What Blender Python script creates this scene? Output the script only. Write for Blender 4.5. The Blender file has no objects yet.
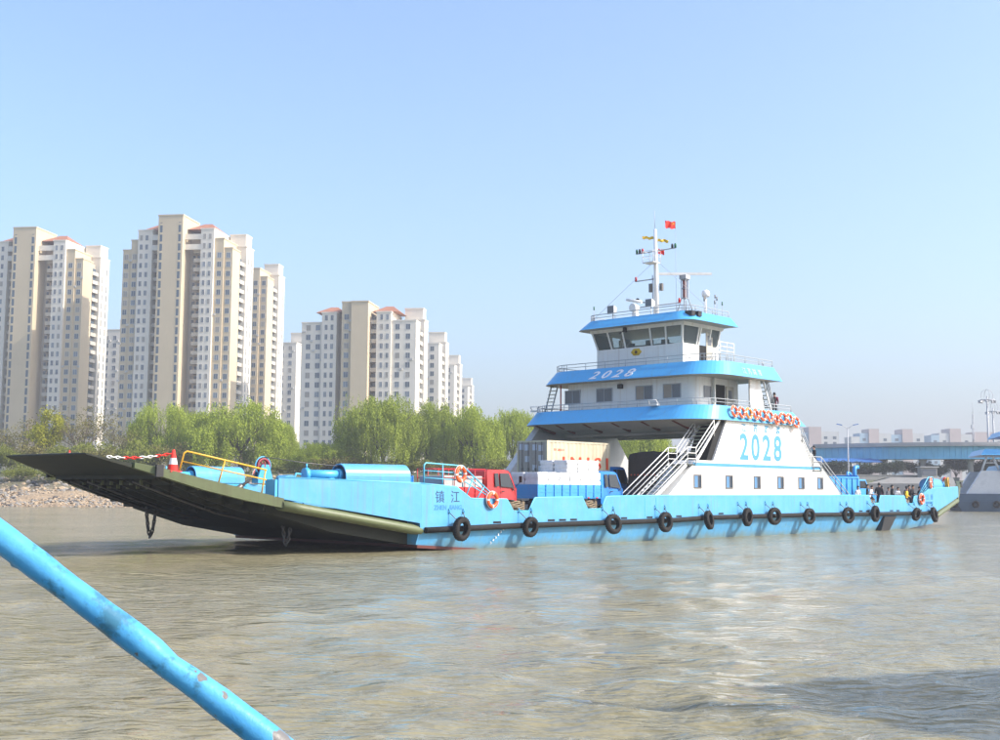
import bpy, bmesh, math, random
import numpy as np
from mathutils import Vector, Matrix, noise as mnoise

# ---------------------------------------------------------------- scene, camera, light
SC = bpy.context.scene
COL = SC.collection
R = math.radians
F_PX, PITCH, ROLL, EYE = 1185.8, 0.10033, -0.00641, 2.9
cam_d = bpy.data.cameras.new('camera')
cam_d.sensor_width = 36.0
cam_d.lens = F_PX * 36.0 / 1000.0
cam_d.clip_start = 0.05
cam_d.clip_end = 9000.0
cam = bpy.data.objects.new('camera', cam_d)
COL.objects.link(cam)
_fw = Vector((0, math.cos(PITCH), math.sin(PITCH)))
_up0 = Vector((0, -math.sin(PITCH), math.cos(PITCH)))
_r0 = Vector((1, 0, 0))
_r = _r0 * math.cos(ROLL) - _up0 * math.sin(ROLL)
_up = _r0 * math.sin(ROLL) + _up0 * math.cos(ROLL)
_m = Matrix((_r, _up, -_fw)).transposed().to_4x4()
_m.translation = (0, 0, EYE)
cam.matrix_world = _m
SC.camera = cam

SUN_BEARING, SUN_ELEV = 105.0, 37.0          # bearing clockwise from the view direction (+Y)
SC.view_settings.view_transform = 'Standard'
SC.view_settings.look = 'None'
SC.view_settings.gamma = 1.0
SC.view_settings.use_curve_mapping = False
SC.view_settings.exposure = 1.22

world = bpy.data.worlds.new('World')
SC.world = world
world.use_nodes = True
wn = world.node_tree.nodes
sky = wn.new('ShaderNodeTexSky')
sky.sky_type = 'NISHITA'
sky.sun_disc = False
sky.sun_elevation = R(SUN_ELEV)
sky.sun_rotation = R(SUN_BEARING)
sky.altitude = 0
sky.air_density = 1.0
sky.dust_density = 3.5
sky.ozone_density = 4.2
world.node_tree.links.new(sky.outputs[0], wn['Background'].inputs[0])
wn['Background'].inputs[1].default_value = 0.15

sun_d = bpy.data.lights.new('sun', 'SUN')
sun_d.energy = 2.8
sun_d.angle = R(0.5)
sun_d.color = (1.0, 0.93, 0.82)
sun = bpy.data.objects.new('sun', sun_d)
COL.objects.link(sun)
_b, _e = R(SUN_BEARING), R(SUN_ELEV)
SUN_DIR = Vector((math.sin(_b) * math.cos(_e), math.cos(_b) * math.cos(_e), math.sin(_e)))
sun.rotation_euler = SUN_DIR.to_track_quat('Z', 'Y').to_euler()
sun.location = SUN_DIR * 60

RNG = random.Random(7)


def pix(x, y, Y):
    """point at depth Y (world) seen at photo pixel x, y"""
    d = _fw * F_PX + _r * (x - 500) + _up * (370 - y)
    return Vector((0, 0, EYE)) + d * (Y / d.y)


# ---------------------------------------------------------------- materials
MATS = {}


def mat(name, col, rough=0.5, metal=0.0, var=0.0, scale=3.0, bump=0.0, bscale=20.0, spec=0.5,
        dirt=None, dirt_amt=0.0, dscale=(1, 1, 1), streak=None, streak_amt=0.0, bdist=0.02, frames=0.0, grime=None):
    """procedural paint-like material: base colour, mottling, dirt patches, run-off streaks, fine relief"""
    m = bpy.data.materials.new(name)
    m.use_nodes = True
    nt = m.node_tree
    N, L = nt.nodes, nt.links
    b = N['Principled BSDF']
    b.inputs['Roughness'].default_value = rough
    b.inputs['Metallic'].default_value = metal
    b.inputs['Specular IOR Level'].default_value = spec
    b.inputs['Base Color'].default_value = (*col, 1)
    tc = N.new('ShaderNodeTexCoord')
    cur = None

    def rgb(c):
        n = N.new('ShaderNodeRGB')
        n.outputs[0].default_value = (*c, 1)
        return n.outputs[0]
    if var or dirt or streak:
        cur = rgb(col)
    if var:
        n = N.new('ShaderNodeTexNoise')
        n.inputs['Scale'].default_value = scale
        n.inputs['Detail'].default_value = 6
        n.inputs['Roughness'].default_value = 0.65
        L.new(tc.outputs['Object'], n.inputs['Vector'])
        mr = N.new('ShaderNodeMapRange')
        mr.inputs['From Min'].default_value = 0.3
        mr.inputs['From Max'].default_value = 0.7
        mr.inputs['To Min'].default_value = 1 - var
        mr.inputs['To Max'].default_value = 1 + var
        L.new(n.outputs['Fac'], mr.inputs['Value'])
        mx = N.new('ShaderNodeVectorMath')
        mx.operation = 'SCALE'
        L.new(cur, mx.inputs[0])
        L.new(mr.outputs[0], mx.inputs['Scale'])
        cur = mx.outputs[0]

    def overlay(cur, c, amt, sc, lo, hi, nscale):
        mp = N.new('ShaderNodeMapping')
        mp.inputs['Scale'].default_value = sc
        L.new(tc.outputs['Object'], mp.inputs['Vector'])
        n = N.new('ShaderNodeTexNoise')
        n.inputs['Scale'].default_value = nscale
        n.inputs['Detail'].default_value = 7
        n.inputs['Roughness'].default_value = 0.7
        L.new(mp.outputs[0], n.inputs['Vector'])
        mr = N.new('ShaderNodeMapRange')
        mr.inputs['From Min'].default_value = lo
        mr.inputs['From Max'].default_value = hi
        mr.inputs['To Max'].default_value = amt
        L.new(n.outputs['Fac'], mr.inputs['Value'])
        mx = N.new('ShaderNodeMix')
        mx.data_type = 'RGBA'
        L.new(mr.outputs[0], mx.inputs['Factor'])
        L.new(cur, mx.inputs['A'])
        mx.inputs['B'].default_value = (*c, 1)
        return mx.outputs['Result']
    if dirt:
        cur = overlay(cur, dirt, dirt_amt, dscale, 0.52, 0.72, scale)
    if streak:
        cur = overlay(cur, streak, streak_amt, (2.6, 2.6, 0.10), 0.52, 0.74, 1.6)
    if grime:
        # tide-mark grime with an uneven upper edge
        z0, z1, gc = grime
        sx = N.new('ShaderNodeSeparateXYZ')
        L.new(tc.outputs['Object'], sx.inputs[0])
        n = N.new('ShaderNodeTexNoise')
        n.inputs['Scale'].default_value = 1.3
        n.inputs['Detail'].default_value = 7
        L.new(tc.outputs['Object'], n.inputs['Vector'])
        ad = N.new('ShaderNodeMath')
        ad.operation = 'MULTIPLY_ADD'
        ad.inputs[1].default_value = -(z1 - z0) * 1.6
        L.new(n.outputs['Fac'], ad.inputs[0])
        L.new(sx.outputs['Z'], ad.inputs[2])
        mr = N.new('ShaderNodeMapRange')
        mr.inputs['From Min'].default_value = z1 - (z1 - z0) * 0.8
        mr.inputs['From Max'].default_value = z0 - (z1 - z0) * 0.8
        mr.inputs['To Max'].default_value = 0.75
        L.new(ad.outputs[0], mr.inputs['Value'])
        mx = N.new('ShaderNodeMix')
        mx.data_type = 'RGBA'
        L.new(mr.outputs[0], mx.inputs['Factor'])
        L.new(cur, mx.inputs['A'])
        mx.inputs['B'].default_value = (*gc, 1)
        cur = mx.outputs['Result']
    if cur is not None:
        L.new(cur, b.inputs['Base Color'])
    if bump:
        n = N.new('ShaderNodeTexNoise')
        n.inputs['Scale'].default_value = bscale
        n.inputs['Detail'].default_value = 5
        L.new(tc.outputs['Object'], n.inputs['Vector'])
        bp = N.new('ShaderNodeBump')
        bp.inputs['Strength'].default_value = bump
        bp.inputs['Distance'].default_value = bdist
        hsrc = n.outputs['Fac']
        if frames:
            # plating slightly dished between welded frames
            sx = N.new('ShaderNodeSeparateXYZ')
            L.new(tc.outputs['Object'], sx.inputs[0])
            mu = N.new('ShaderNodeMath')
            mu.operation = 'MULTIPLY'
            mu.inputs[1].default_value = math.pi / frames
            L.new(sx.outputs['X'], mu.inputs[0])
            si = N.new('ShaderNodeMath')
            si.operation = 'SINE'
            L.new(mu.outputs[0], si.inputs[0])
            ab = N.new('ShaderNodeMath')
            ab.operation = 'ABSOLUTE'
            L.new(si.outputs[0], ab.inputs[0])
            ma = N.new('ShaderNodeMath')
            ma.operation = 'MULTIPLY_ADD'
            ma.inputs[1].default_value = -0.35
            L.new(ab.outputs[0], ma.inputs[0])
            L.new(n.outputs['Fac'], ma.inputs[2])
            hsrc = ma.outputs[0]
        L.new(hsrc, bp.inputs['Height'])
        L.new(bp.outputs[0], b.inputs['Normal'])
    MATS[name] = m
    return m


def glass(name, tint, opac, rough=0.03):
    m = bpy.data.materials.new(name)
    m.use_nodes = True
    nt = m.node_tree
    N, L = nt.nodes, nt.links
    b = N['Principled BSDF']
    b.inputs['Base Color'].default_value = (*tint, 1)
    b.inputs['Roughness'].default_value = rough
    b.inputs['IOR'].default_value = 1.5
    if opac < 1:
        t = N.new('ShaderNodeBsdfTransparent')
        t.inputs[0].default_value = (0.80, 0.86, 0.86, 1)
        fr = N.new('ShaderNodeFresnel')
        fr.inputs[0].default_value = 1.5
        ma = N.new('ShaderNodeMath')
        ma.operation = 'ADD'
        ma.inputs[1].default_value = opac
        ma.use_clamp = True
        L.new(fr.outputs[0], ma.inputs[0])
        mx = N.new('ShaderNodeMixShader')
        L.new(ma.outputs[0], mx.inputs[0])
        L.new(t.outputs[0], mx.inputs[1])
        L.new(b.outputs[0], mx.inputs[2])
        L.new(mx.outputs[0], N['Material Output'].inputs[0])
    MATS[name] = m
    return m


CY = (0.082, 0.32, 0.575)
mat('hull_blue', CY, 0.42, var=0.08, scale=0.8, dirt=(0.15, 0.31, 0.38), dirt_amt=0.65, streak=(0.15, 0.17, 0.12), streak_amt=0.55, bump=0.35, bscale=1.3, bdist=0.035, frames=0.6, grime=(0.0, 0.42, (0.17, 0.20, 0.15)))
mat('band_blue', (0.075, 0.38, 0.70), 0.34, var=0.05, scale=0.9, dirt=(0.10, 0.30, 0.5), dirt_amt=0.45, streak=(0.16, 0.22, 0.26), streak_amt=0.4, bump=0.18, bscale=1.0, bdist=0.03)
mat('gear_blue', (0.06, 0.36, 0.60), 0.4, var=0.1, scale=3, dirt=(0.10, 0.16, 0.17), dirt_amt=0.4)
mat('rail_blue', (0.10, 0.42, 0.58), 0.45, var=0.08, scale=6)
mat('ship_white', (0.78, 0.77, 0.74), 0.38, var=0.04, scale=0.9, streak=(0.46, 0.34, 0.22), streak_amt=0.45, dirt=(0.62, 0.58, 0.52), dirt_amt=0.4, bump=0.22, bscale=1.1, bdist=0.03, frames=0.75)
mat('wall_shaded', (0.50, 0.50, 0.50), 0.5, var=0.08, scale=1.0, streak=(0.3, 0.24, 0.18), streak_amt=0.4)  # for the far side wall; its shade is put into the grey
mat('ship_grey', (0.36, 0.37, 0.38), 0.5, var=0.12, scale=1.2, dirt=(0.12, 0.10, 0.08), dirt_amt=0.6)
mat('under_grey', (0.48, 0.46, 0.44), 0.6, var=0.15, scale=0.8, dirt=(0.24, 0.20, 0.16), dirt_amt=0.6)
mat('under_red', (0.16, 0.035, 0.025), 0.6, var=0.2, scale=2)
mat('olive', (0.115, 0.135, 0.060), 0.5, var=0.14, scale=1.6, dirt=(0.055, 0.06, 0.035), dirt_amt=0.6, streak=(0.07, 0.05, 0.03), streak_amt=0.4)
mat('olive_shaded', (0.019, 0.022, 0.011), 0.65, var=0.3, scale=2.5, dirt=(0.022, 0.015, 0.010), dirt_amt=0.5)  # olive paint with the shade under ramp and rake put into the colour
mat('ramp_top', (0.27, 0.255, 0.225), 0.75, var=0.15, scale=0.9, dirt=(0.14, 0.12, 0.10), dirt_amt=0.6, streak=(0.2, 0.14, 0.09), streak_amt=0.4)
mat('bottom_red', (0.10, 0.018, 0.014), 0.55, var=0.25, scale=1.2, dirt=(0.03, 0.02, 0.015), dirt_amt=0.7)
mat('deck_green', (0.035, 0.075, 0.05), 0.7, var=0.2, scale=1.5, dirt=(0.08, 0.07, 0.05), dirt_amt=0.5)
mat('rubber', (0.015, 0.0145, 0.014), 0.8, var=0.3, scale=7, spec=0.25, dirt=(0.045, 0.04, 0.034), dirt_amt=0.5, bump=0.4, bscale=14)
mat('tread', (0.05, 0.06, 0.045), 0.7, var=0.2, scale=5)
mat('tread_edge', (0.30, 0.31, 0.22), 0.6, var=0.2, scale=5)
mat('white_rail', (0.62, 0.62, 0.60), 0.4, var=0.06, scale=5, dirt=(0.35, 0.24, 0.14), dirt_amt=0.4)
mat('grey_rail', (0.34, 0.36, 0.38), 0.45, var=0.1, scale=6)
mat('yellow_paint', (0.62, 0.34, 0.02), 0.45, var=0.08, scale=6, dirt=(0.3, 0.15, 0.03), dirt_amt=0.4)
mat('black_paint', (0.012, 0.012, 0.013), 0.5, var=0.2, scale=4)
mat('opening_shade', (0.010, 0.010, 0.010), 0.9)  # near-black colour standing for the shade inside openings
mat('ring_orange', (0.75, 0.10, 0.015), 0.5, var=0.1, scale=6)
mat('ring_amber', (0.78, 0.22, 0.02), 0.5, var=0.1, scale=6)
mat('ring_white', (0.72, 0.70, 0.66), 0.55, var=0.08, scale=8)
mat('red_paint', (0.52, 0.028, 0.030), 0.35, var=0.08, scale=3, dirt=(0.25, 0.06, 0.05), dirt_amt=0.3)
mat('cloth_red', (0.70, 0.03, 0.02), 0.8, var=0.1, scale=6)
mat('cloth_yellow', (0.72, 0.46, 0.03), 0.8, var=0.1, scale=6)
mat('steel', (0.16, 0.15, 0.14), 0.5, 0.6, var=0.3, scale=8, dirt=(0.11, 0.05, 0.025), dirt_amt=0.6)
mat('rope', (0.20, 0.155, 0.10), 0.9, var=0.25, scale=14, bump=0.6, bscale=60)
mat('letter_blue', (0.065, 0.27, 0.46), 0.45, var=0.06, scale=2)
mat('letter_faint', (0.065, 0.25, 0.40), 0.5, var=0.08, scale=2)
mat('letter_navy', (0.012, 0.045, 0.12), 0.5)
mat('letter_mid', (0.035, 0.20, 0.42), 0.5)
mat('letter_white', (0.80, 0.78, 0.80), 0.4)
mat('letter_tan', (0.42, 0.48, 0.36), 0.5)
mat('letter_red', (0.62, 0.055, 0.012), 0.5, var=0.1, scale=3)
mat('truck_blue', (0.018, 0.19, 0.56), 0.32, var=0.08, scale=3, dirt=(0.10, 0.12, 0.15), dirt_amt=0.3)
mat('truck_blue_light', (0.045, 0.29, 0.64), 0.4, var=0.1, scale=3, dirt=(0.10, 0.14, 0.18), dirt_amt=0.4)
mat('lamp_clear', (0.55, 0.55, 0.52), 0.15)
mat('lamp_red', (0.45, 0.02, 0.02), 0.25)
mat('lamp_green', (0.01, 0.12, 0.05), 0.25)
mat('sheave_red', (0.26, 0.03, 0.045), 0.5, var=0.2, scale=6, dirt=(0.06, 0.05, 0.05), dirt_amt=0.6)
mat('sack', (0.60, 0.60, 0.60), 0.55, var=0.10, scale=5, bump=0.5, bscale=9, bdist=0.04)
mat('sack_band', (0.45, 0.46, 0.50), 0.6)
mat('container', (0.55, 0.49, 0.35), 0.5, var=0.08, scale=1.4, dirt=(0.26, 0.15, 0.08), dirt_amt=0.4, streak=(0.24, 0.13, 0.07), streak_amt=0.5)
mat('container_door', (0.36, 0.31, 0.27), 0.55, var=0.1, scale=1.6, dirt=(0.2, 0.12, 0.08), dirt_amt=0.4)
mat('paper', (0.52, 0.53, 0.58), 0.6, var=0.06, scale=9)
mat('tarp_black', (0.014, 0.013, 0.014), 0.65, var=0.3, scale=2, bump=0.7, bscale=2.2, bdist=0.1)
mat('reflector', (0.55, 0.06, 0.03), 0.4)
mat('skin', (0.42, 0.24, 0.16), 0.55, var=0.05, scale=20)
mat('hair', (0.010, 0.008, 0.007), 0.6)
for nm, c in dict(black=(0.014, 0.014, 0.017), navy=(0.015, 0.022, 0.055), maroon=(0.16, 0.012, 0.035), yellow=(0.66, 0.42, 0.02), white=(0.55, 0.55, 0.57), grey=(0.10, 0.10, 0.11), jeans=(0.03, 0.05, 0.11), brown=(0.09, 0.05, 0.03), teal=(0.05, 0.20, 0.30)).items():
    mat('cloth_' + nm + '_p', c, 0.85, var=0.12, scale=8)
glass('truck_glass', (0.02, 0.025, 0.03), 1.0)
glass('window_dark', (0.035, 0.05, 0.07), 1.0, 0.06)
glass('window_grey', (0.13, 0.14, 0.16), 1.0, 0.12)
glass('bridge_glass', (0.20, 0.235, 0.25), 0.24)
mat('curtain_tan', (0.36, 0.30, 0.24), 0.7, var=0.05, scale=6)
mat('brown_mark', (0.10, 0.05, 0.02), 0.6)
glass('tower_glass', (0.075, 0.105, 0.135), 1.0, 0.12)

# ---------------------------------------------------------------- mesh builder


class MB:
    def __init__(self):
        self.v, self.f, self.m, self.s = [], [], [], []

    def add(self, vs, fs, m=0, smooth=False):
        o = len(self.v)
        self.v += [tuple(p) for p in vs]
        for f in fs:
            self.f.append(tuple(i + o for i in f))
            self.m.append(m)
            self.s.append(smooth)
        return self

    def box(self, x0, x1, y0, y1, z0, z1, m=0):
        return self.hexa([(x0, y0, z0), (x1, y0, z0), (x1, y1, z0), (x0, y1, z0), (x0, y0, z1), (x1, y0, z1), (x1, y1, z1), (x0, y1, z1)], m)

    def hexa(self, p, m=0):
        return self.add(p, [(0, 3, 2, 1), (4, 5, 6, 7), (0, 1, 5, 4), (1, 2, 6, 5), (2, 3, 7, 6), (3, 0, 4, 7)], m)

    def loft(self, secs, m=0, caps=True, smooth=False, closed=True):
        n = len(secs[0])
        vs = [p for s in secs for p in s]
        fs = []
        for i in range(len(secs) - 1):
            for j in range(n if closed else n - 1):
                k = (j + 1) % n
                fs.append((i * n + j, i * n + k, (i + 1) * n + k, (i + 1) * n + j))
        self.add(vs, fs, m, smooth)
        if caps:
            self.add(secs[0], [tuple(reversed(range(n)))], m)
            self.add(secs[-1], [tuple(range(n))], m)
        return self

    def prism(self, poly, axis, lo, hi, m=0):
        """poly: 2-D points in the two remaining axes; extruded along axis"""
        def P(a, b, t):
            return [(t, a, b), (a, t, b), (a, b, t)][axis]
        return self.loft([[P(a, b, lo) for a, b in poly], [P(a, b, hi) for a, b in poly]], m)

    def tube(self, pts, r, n=8, m=0, caps=True):
        pts = [Vector(p) for p in pts]
        rs = r if isinstance(r, (list, tuple)) else [r] * len(pts)
        secs = []
        ref = None
        for i, p in enumerate(pts):
            if i == 0:
                d = pts[1] - p
            elif i == len(pts) - 1:
                d = p - pts[i - 1]
            else:
                d = (pts[i + 1] - p).normalized() + (p - pts[i - 1]).normalized()
            d.normalize()
            if ref is None:
                ref = Vector((0, 0, 1)) if abs(d.z) < 0.9 else Vector((1, 0, 0))
            a = d.cross(ref)
            if a.length < 1e-4:
                a = d.cross(Vector((0, 1, 0)))
            a.normalize()
            b = a.cross(d).normalized()
            ref = b
            secs.append([p + a * (math.cos(t) * rs[i]) + b * (math.sin(t) * rs[i]) for t in [2 * math.pi * k / n for k in range(n)]])
        return self.loft(secs, m, caps, True)

    def lathe(self, prof, c=(0, 0, 0), axis=2, n=16, m=0, closed=False, a0=0, a1=2 * math.pi):
        """prof: (r, h) pairs"""
        full = abs(a1 - a0 - 2 * math.pi) < 1e-6
        k = n if full else n + 1
        secs = []
        for i in range(k):
            t = a0 + (a1 - a0) * i / n
            s = []
            for r_, h in prof:
                q = [0, 0, 0]
                q[axis] = h
                q[(axis + 1) % 3] = r_ * math.cos(t)
                q[(axis + 2) % 3] = r_ * math.sin(t)
                s.append((q[0] + c[0], q[1] + c[1], q[2] + c[2]))
            secs.append(s)
        if full:
            secs.append(secs[0])
        return self.loft(secs, m, False, True, closed)

    def torus(self, c, axis, R_, r_, n=20, k=8, m=0, a0=0, a1=2 * math.pi):
        prof = [(R_ + r_ * math.cos(t), r_ * math.sin(t)) for t in [2 * math.pi * j / k for j in range(k)]]
        return self.lathe(prof, c, axis, n, m, True, a0, a1)

    def xf(self, M):
        self.v = [tuple(M @ Vector(p)) for p in self.v]
        return self

    def mesh(self, name, mats):
        me = bpy.data.meshes.new(name)
        me.from_pydata(self.v, [], self.f)
        for q in (mats if isinstance(mats, (list, tuple)) else [mats]):
            me.materials.append(MATS[q] if isinstance(q, str) else q)
        me.polygons.foreach_set('material_index', self.m)
        me.polygons.foreach_set('use_smooth', self.s)
        bm = bmesh.new()
        bm.from_mesh(me)
        bmesh.ops.remove_doubles(bm, verts=bm.verts, dist=1e-5)
        bmesh.ops.recalc_face_normals(bm, faces=bm.faces)
        bm.to_mesh(me)
        bm.free()
        me.update()
        return me

    def build(self, name, mats, parent=None, loc=(0, 0, 0), rot=None, bevel=0, seg=2):
        o = bpy.data.objects.new(name, self.mesh(name, mats))
        COL.objects.link(o)
        o.parent = parent
        o.location = loc
        if rot:
            o.rotation_euler = rot
        if bevel:
            b = o.modifiers.new('bevel', 'BEVEL')
            b.width = bevel
            b.segments = seg
            b.limit_method = 'ANGLE'
        return o


def put(name, me, parent=None, loc=(0, 0, 0), rot=(0, 0, 0), scale=(1, 1, 1)):
    o = bpy.data.objects.new(name, me)
    COL.objects.link(o)
    o.parent = parent
    o.location = loc
    o.rotation_euler = rot
    o.scale = scale
    return o


def tag(o, label, cat, group=None):
    o['label'] = label
    o['category'] = cat
    if group:
        o['group'] = group
    return o


def thing(name, label, cat, loc=(0, 0, 0), rz=0.0, group=None):
    o = bpy.data.objects.new(name, None)
    COL.objects.link(o)
    o.empty_display_size = 0.3
    o.location = loc
    o.rotation_euler = (0, 0, rz)
    return tag(o, label, cat, group)


def kind(o, k):
    o['kind'] = k
    return o


def copy_thing(root, loc, rz, label=None, group=None, scale=None):
    c = root.copy()
    COL.objects.link(c)
    c.location = loc
    c.rotation_euler = (root.rotation_euler.x, root.rotation_euler.y, rz)
    if scale:
        c.scale = scale
    if label:
        c['label'] = label
    if group:
        c['group'] = group
    for ch in list(root.children):
        d = ch.copy()
        COL.objects.link(d)
        d.parent = c
        for g in list(ch.children):
            e = g.copy()
            COL.objects.link(e)
            e.parent = d
    return c


def text_part(name, s, size, mat_, parent, origin, ex, ey, extrude=0.01, offset=0.0, shear=0.0, sx=1.0, align='LEFT', space=1.0):
    cu = bpy.data.curves.new('t', 'FONT')
    cu.body = s
    cu.size = size
    cu.extrude = extrude
    cu.offset = offset
    cu.shear = shear
    cu.align_x = align
    cu.space_character = space
    cu.resolution_u = 4
    to = bpy.data.objects.new('t', cu)
    COL.objects.link(to)
    bpy.context.view_layer.update()
    me = bpy.data.meshes.new_from_object(to.evaluated_get(bpy.context.evaluated_depsgraph_get()))
    bpy.data.objects.remove(to)
    bpy.data.curves.remove(cu)
    ex = Vector(ex).normalized()
    ey = Vector(ey).normalized()
    ez = ex.cross(ey)
    M = Matrix((ex, ey, ez)).transposed().to_4x4()
    M.translation = Vector(origin)
    me.transform(M @ Matrix.Diagonal((sx, 1, 1, 1)))
    me.materials.clear()
    me.materials.append(MATS[mat_])
    me.name = name
    return put(name, me, parent)


def interp(tab, x):
    if x <= tab[0][0]:
        return tab[0][1]
    for (a, b), (c, d) in zip(tab, tab[1:]):
        if x <= c:
            return b + (d - b) * (x - a) / (c - a)
    return tab[-1][1]

# ---------------------------------------------------------------- water
def water_mat():
    m = bpy.data.materials.new('river_water')
    m.use_nodes = True
    N, L = m.node_tree.nodes, m.node_tree.links
    b = N['Principled BSDF']
    b.inputs['Roughness'].default_value = 0.10
    b.inputs['IOR'].default_value = 1.333
    tc = N.new('ShaderNodeTexCoord')
    n = N.new('ShaderNodeTexNoise')
    n.inputs['Scale'].default_value = 0.09
    n.inputs['Detail'].default_value = 5
    mp = N.new('ShaderNodeMapping')
    mp.inputs['Scale'].default_value = (0.5, 1.5, 1)
    L.new(tc.outputs['Object'], mp.inputs[0])
    L.new(mp.outputs[0], n.inputs['Vector'])
    cr = N.new('ShaderNodeValToRGB')
    cr.color_ramp.elements[0].position = 0.35
    cr.color_ramp.elements[0].color = (0.208, 0.184, 0.104, 1)
    cr.color_ramp.elements[1].position = 0.68
    cr.color_ramp.elements[1].color = (0.262, 0.234, 0.145, 1)
    L.new(n.outputs['Fac'], cr.inputs[0])
    L.new(cr.outputs[0], b.inputs['Base Color'])
    hs = None
    for sc, st, asp in ((1.9, 0.145, (0.55, 1.6, 1)), (5.0, 0.070, (0.55, 1.5, 1)), (13.0, 0.019, (0.65, 1.3, 1))):
        mp = N.new('ShaderNodeMapping')
        mp.inputs['Scale'].default_value = asp
        mp.inputs['Rotation'].default_value = (0, 0, {1.9: 0.12, 5.0: -0.2, 13.0: 0.3}[sc])
        L.new(tc.outputs['Object'], mp.inputs[0])
        q = N.new('ShaderNodeTexNoise')
        q.inputs['Scale'].default_value = sc
        q.inputs['Detail'].default_value = 1.5
        q.inputs['Distortion'].default_value = 0.15
        L.new(mp.outputs[0], q.inputs['Vector'])
        mu = N.new('ShaderNodeMath')
        mu.operation = 'MULTIPLY'
        mu.inputs[1].default_value = st
        L.new(q.outputs['Fac'], mu.inputs[0])
        if hs is None:
            hs = mu.outputs[0]
        else:
            ad = N.new('ShaderNodeMath')
            ad.operation = 'ADD'
            L.new(hs, ad.inputs[0])
            L.new(mu.outputs[0], ad.inputs[1])
            hs = ad.outputs[0]
    bp = N.new('ShaderNodeBump')
    bp.inputs['Strength'].default_value = 0.9
    bp.inputs['Distance'].default_value = 1.0
    at = N.new('ShaderNodeAttribute')
    at.attribute_name = 'wake'
    wm = N.new('ShaderNodeMath')
    wm.operation = 'MULTIPLY_ADD'
    wm.inputs[1].default_value = 0.5
    wm.inputs[2].default_value = 1.0
    L.new(at.outputs['Fac'], wm.inputs[0])
    L.new(wm.outputs[0], bp.inputs['Distance'])
    L.new(hs, bp.inputs['Height'])
    L.new(bp.outputs[0], b.inputs['Normal'])
    # broken foam where the hull parts the water
    af = N.new('ShaderNodeAttribute')
    af.attribute_name = 'foam'
    nf = N.new('ShaderNodeTexNoise')
    nf.inputs['Scale'].default_value = 1.7
    nf.inputs['Detail'].default_value = 8
    nf.inputs['Roughness'].default_value = 0.75
    L.new(tc.outputs['Object'], nf.inputs['Vector'])
    mf = N.new('ShaderNodeMath')
    mf.operation = 'MULTIPLY_ADD'
    mf.inputs[1].default_value = 0.36
    L.new(af.outputs['Fac'], mf.inputs[0])
    L.new(nf.outputs['Fac'], mf.inputs[2])
    mrf = N.new('ShaderNodeMapRange')
    mrf.inputs['From Min'].default_value = 0.80
    mrf.inputs['From Max'].default_value = 1.0
    L.new(mf.outputs[0], mrf.inputs['Value'])
    mxf = N.new('ShaderNodeMix')
    mxf.data_type = 'RGBA'
    L.new(mrf.outputs[0], mxf.inputs['Factor'])
    L.new(cr.outputs[0], mxf.inputs['A'])
    mxf.inputs['B'].default_value = (0.62, 0.58, 0.48, 1)
    L.new(mxf.outputs['Result'], b.inputs['Base Color'])
    MATS['river_water'] = m
    return m


water_mat()


def sstep0(a, b, x):
    t = np.clip((x - a) / (b - a), 0, 1)
    return t * t * (3 - 2 * t)


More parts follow.
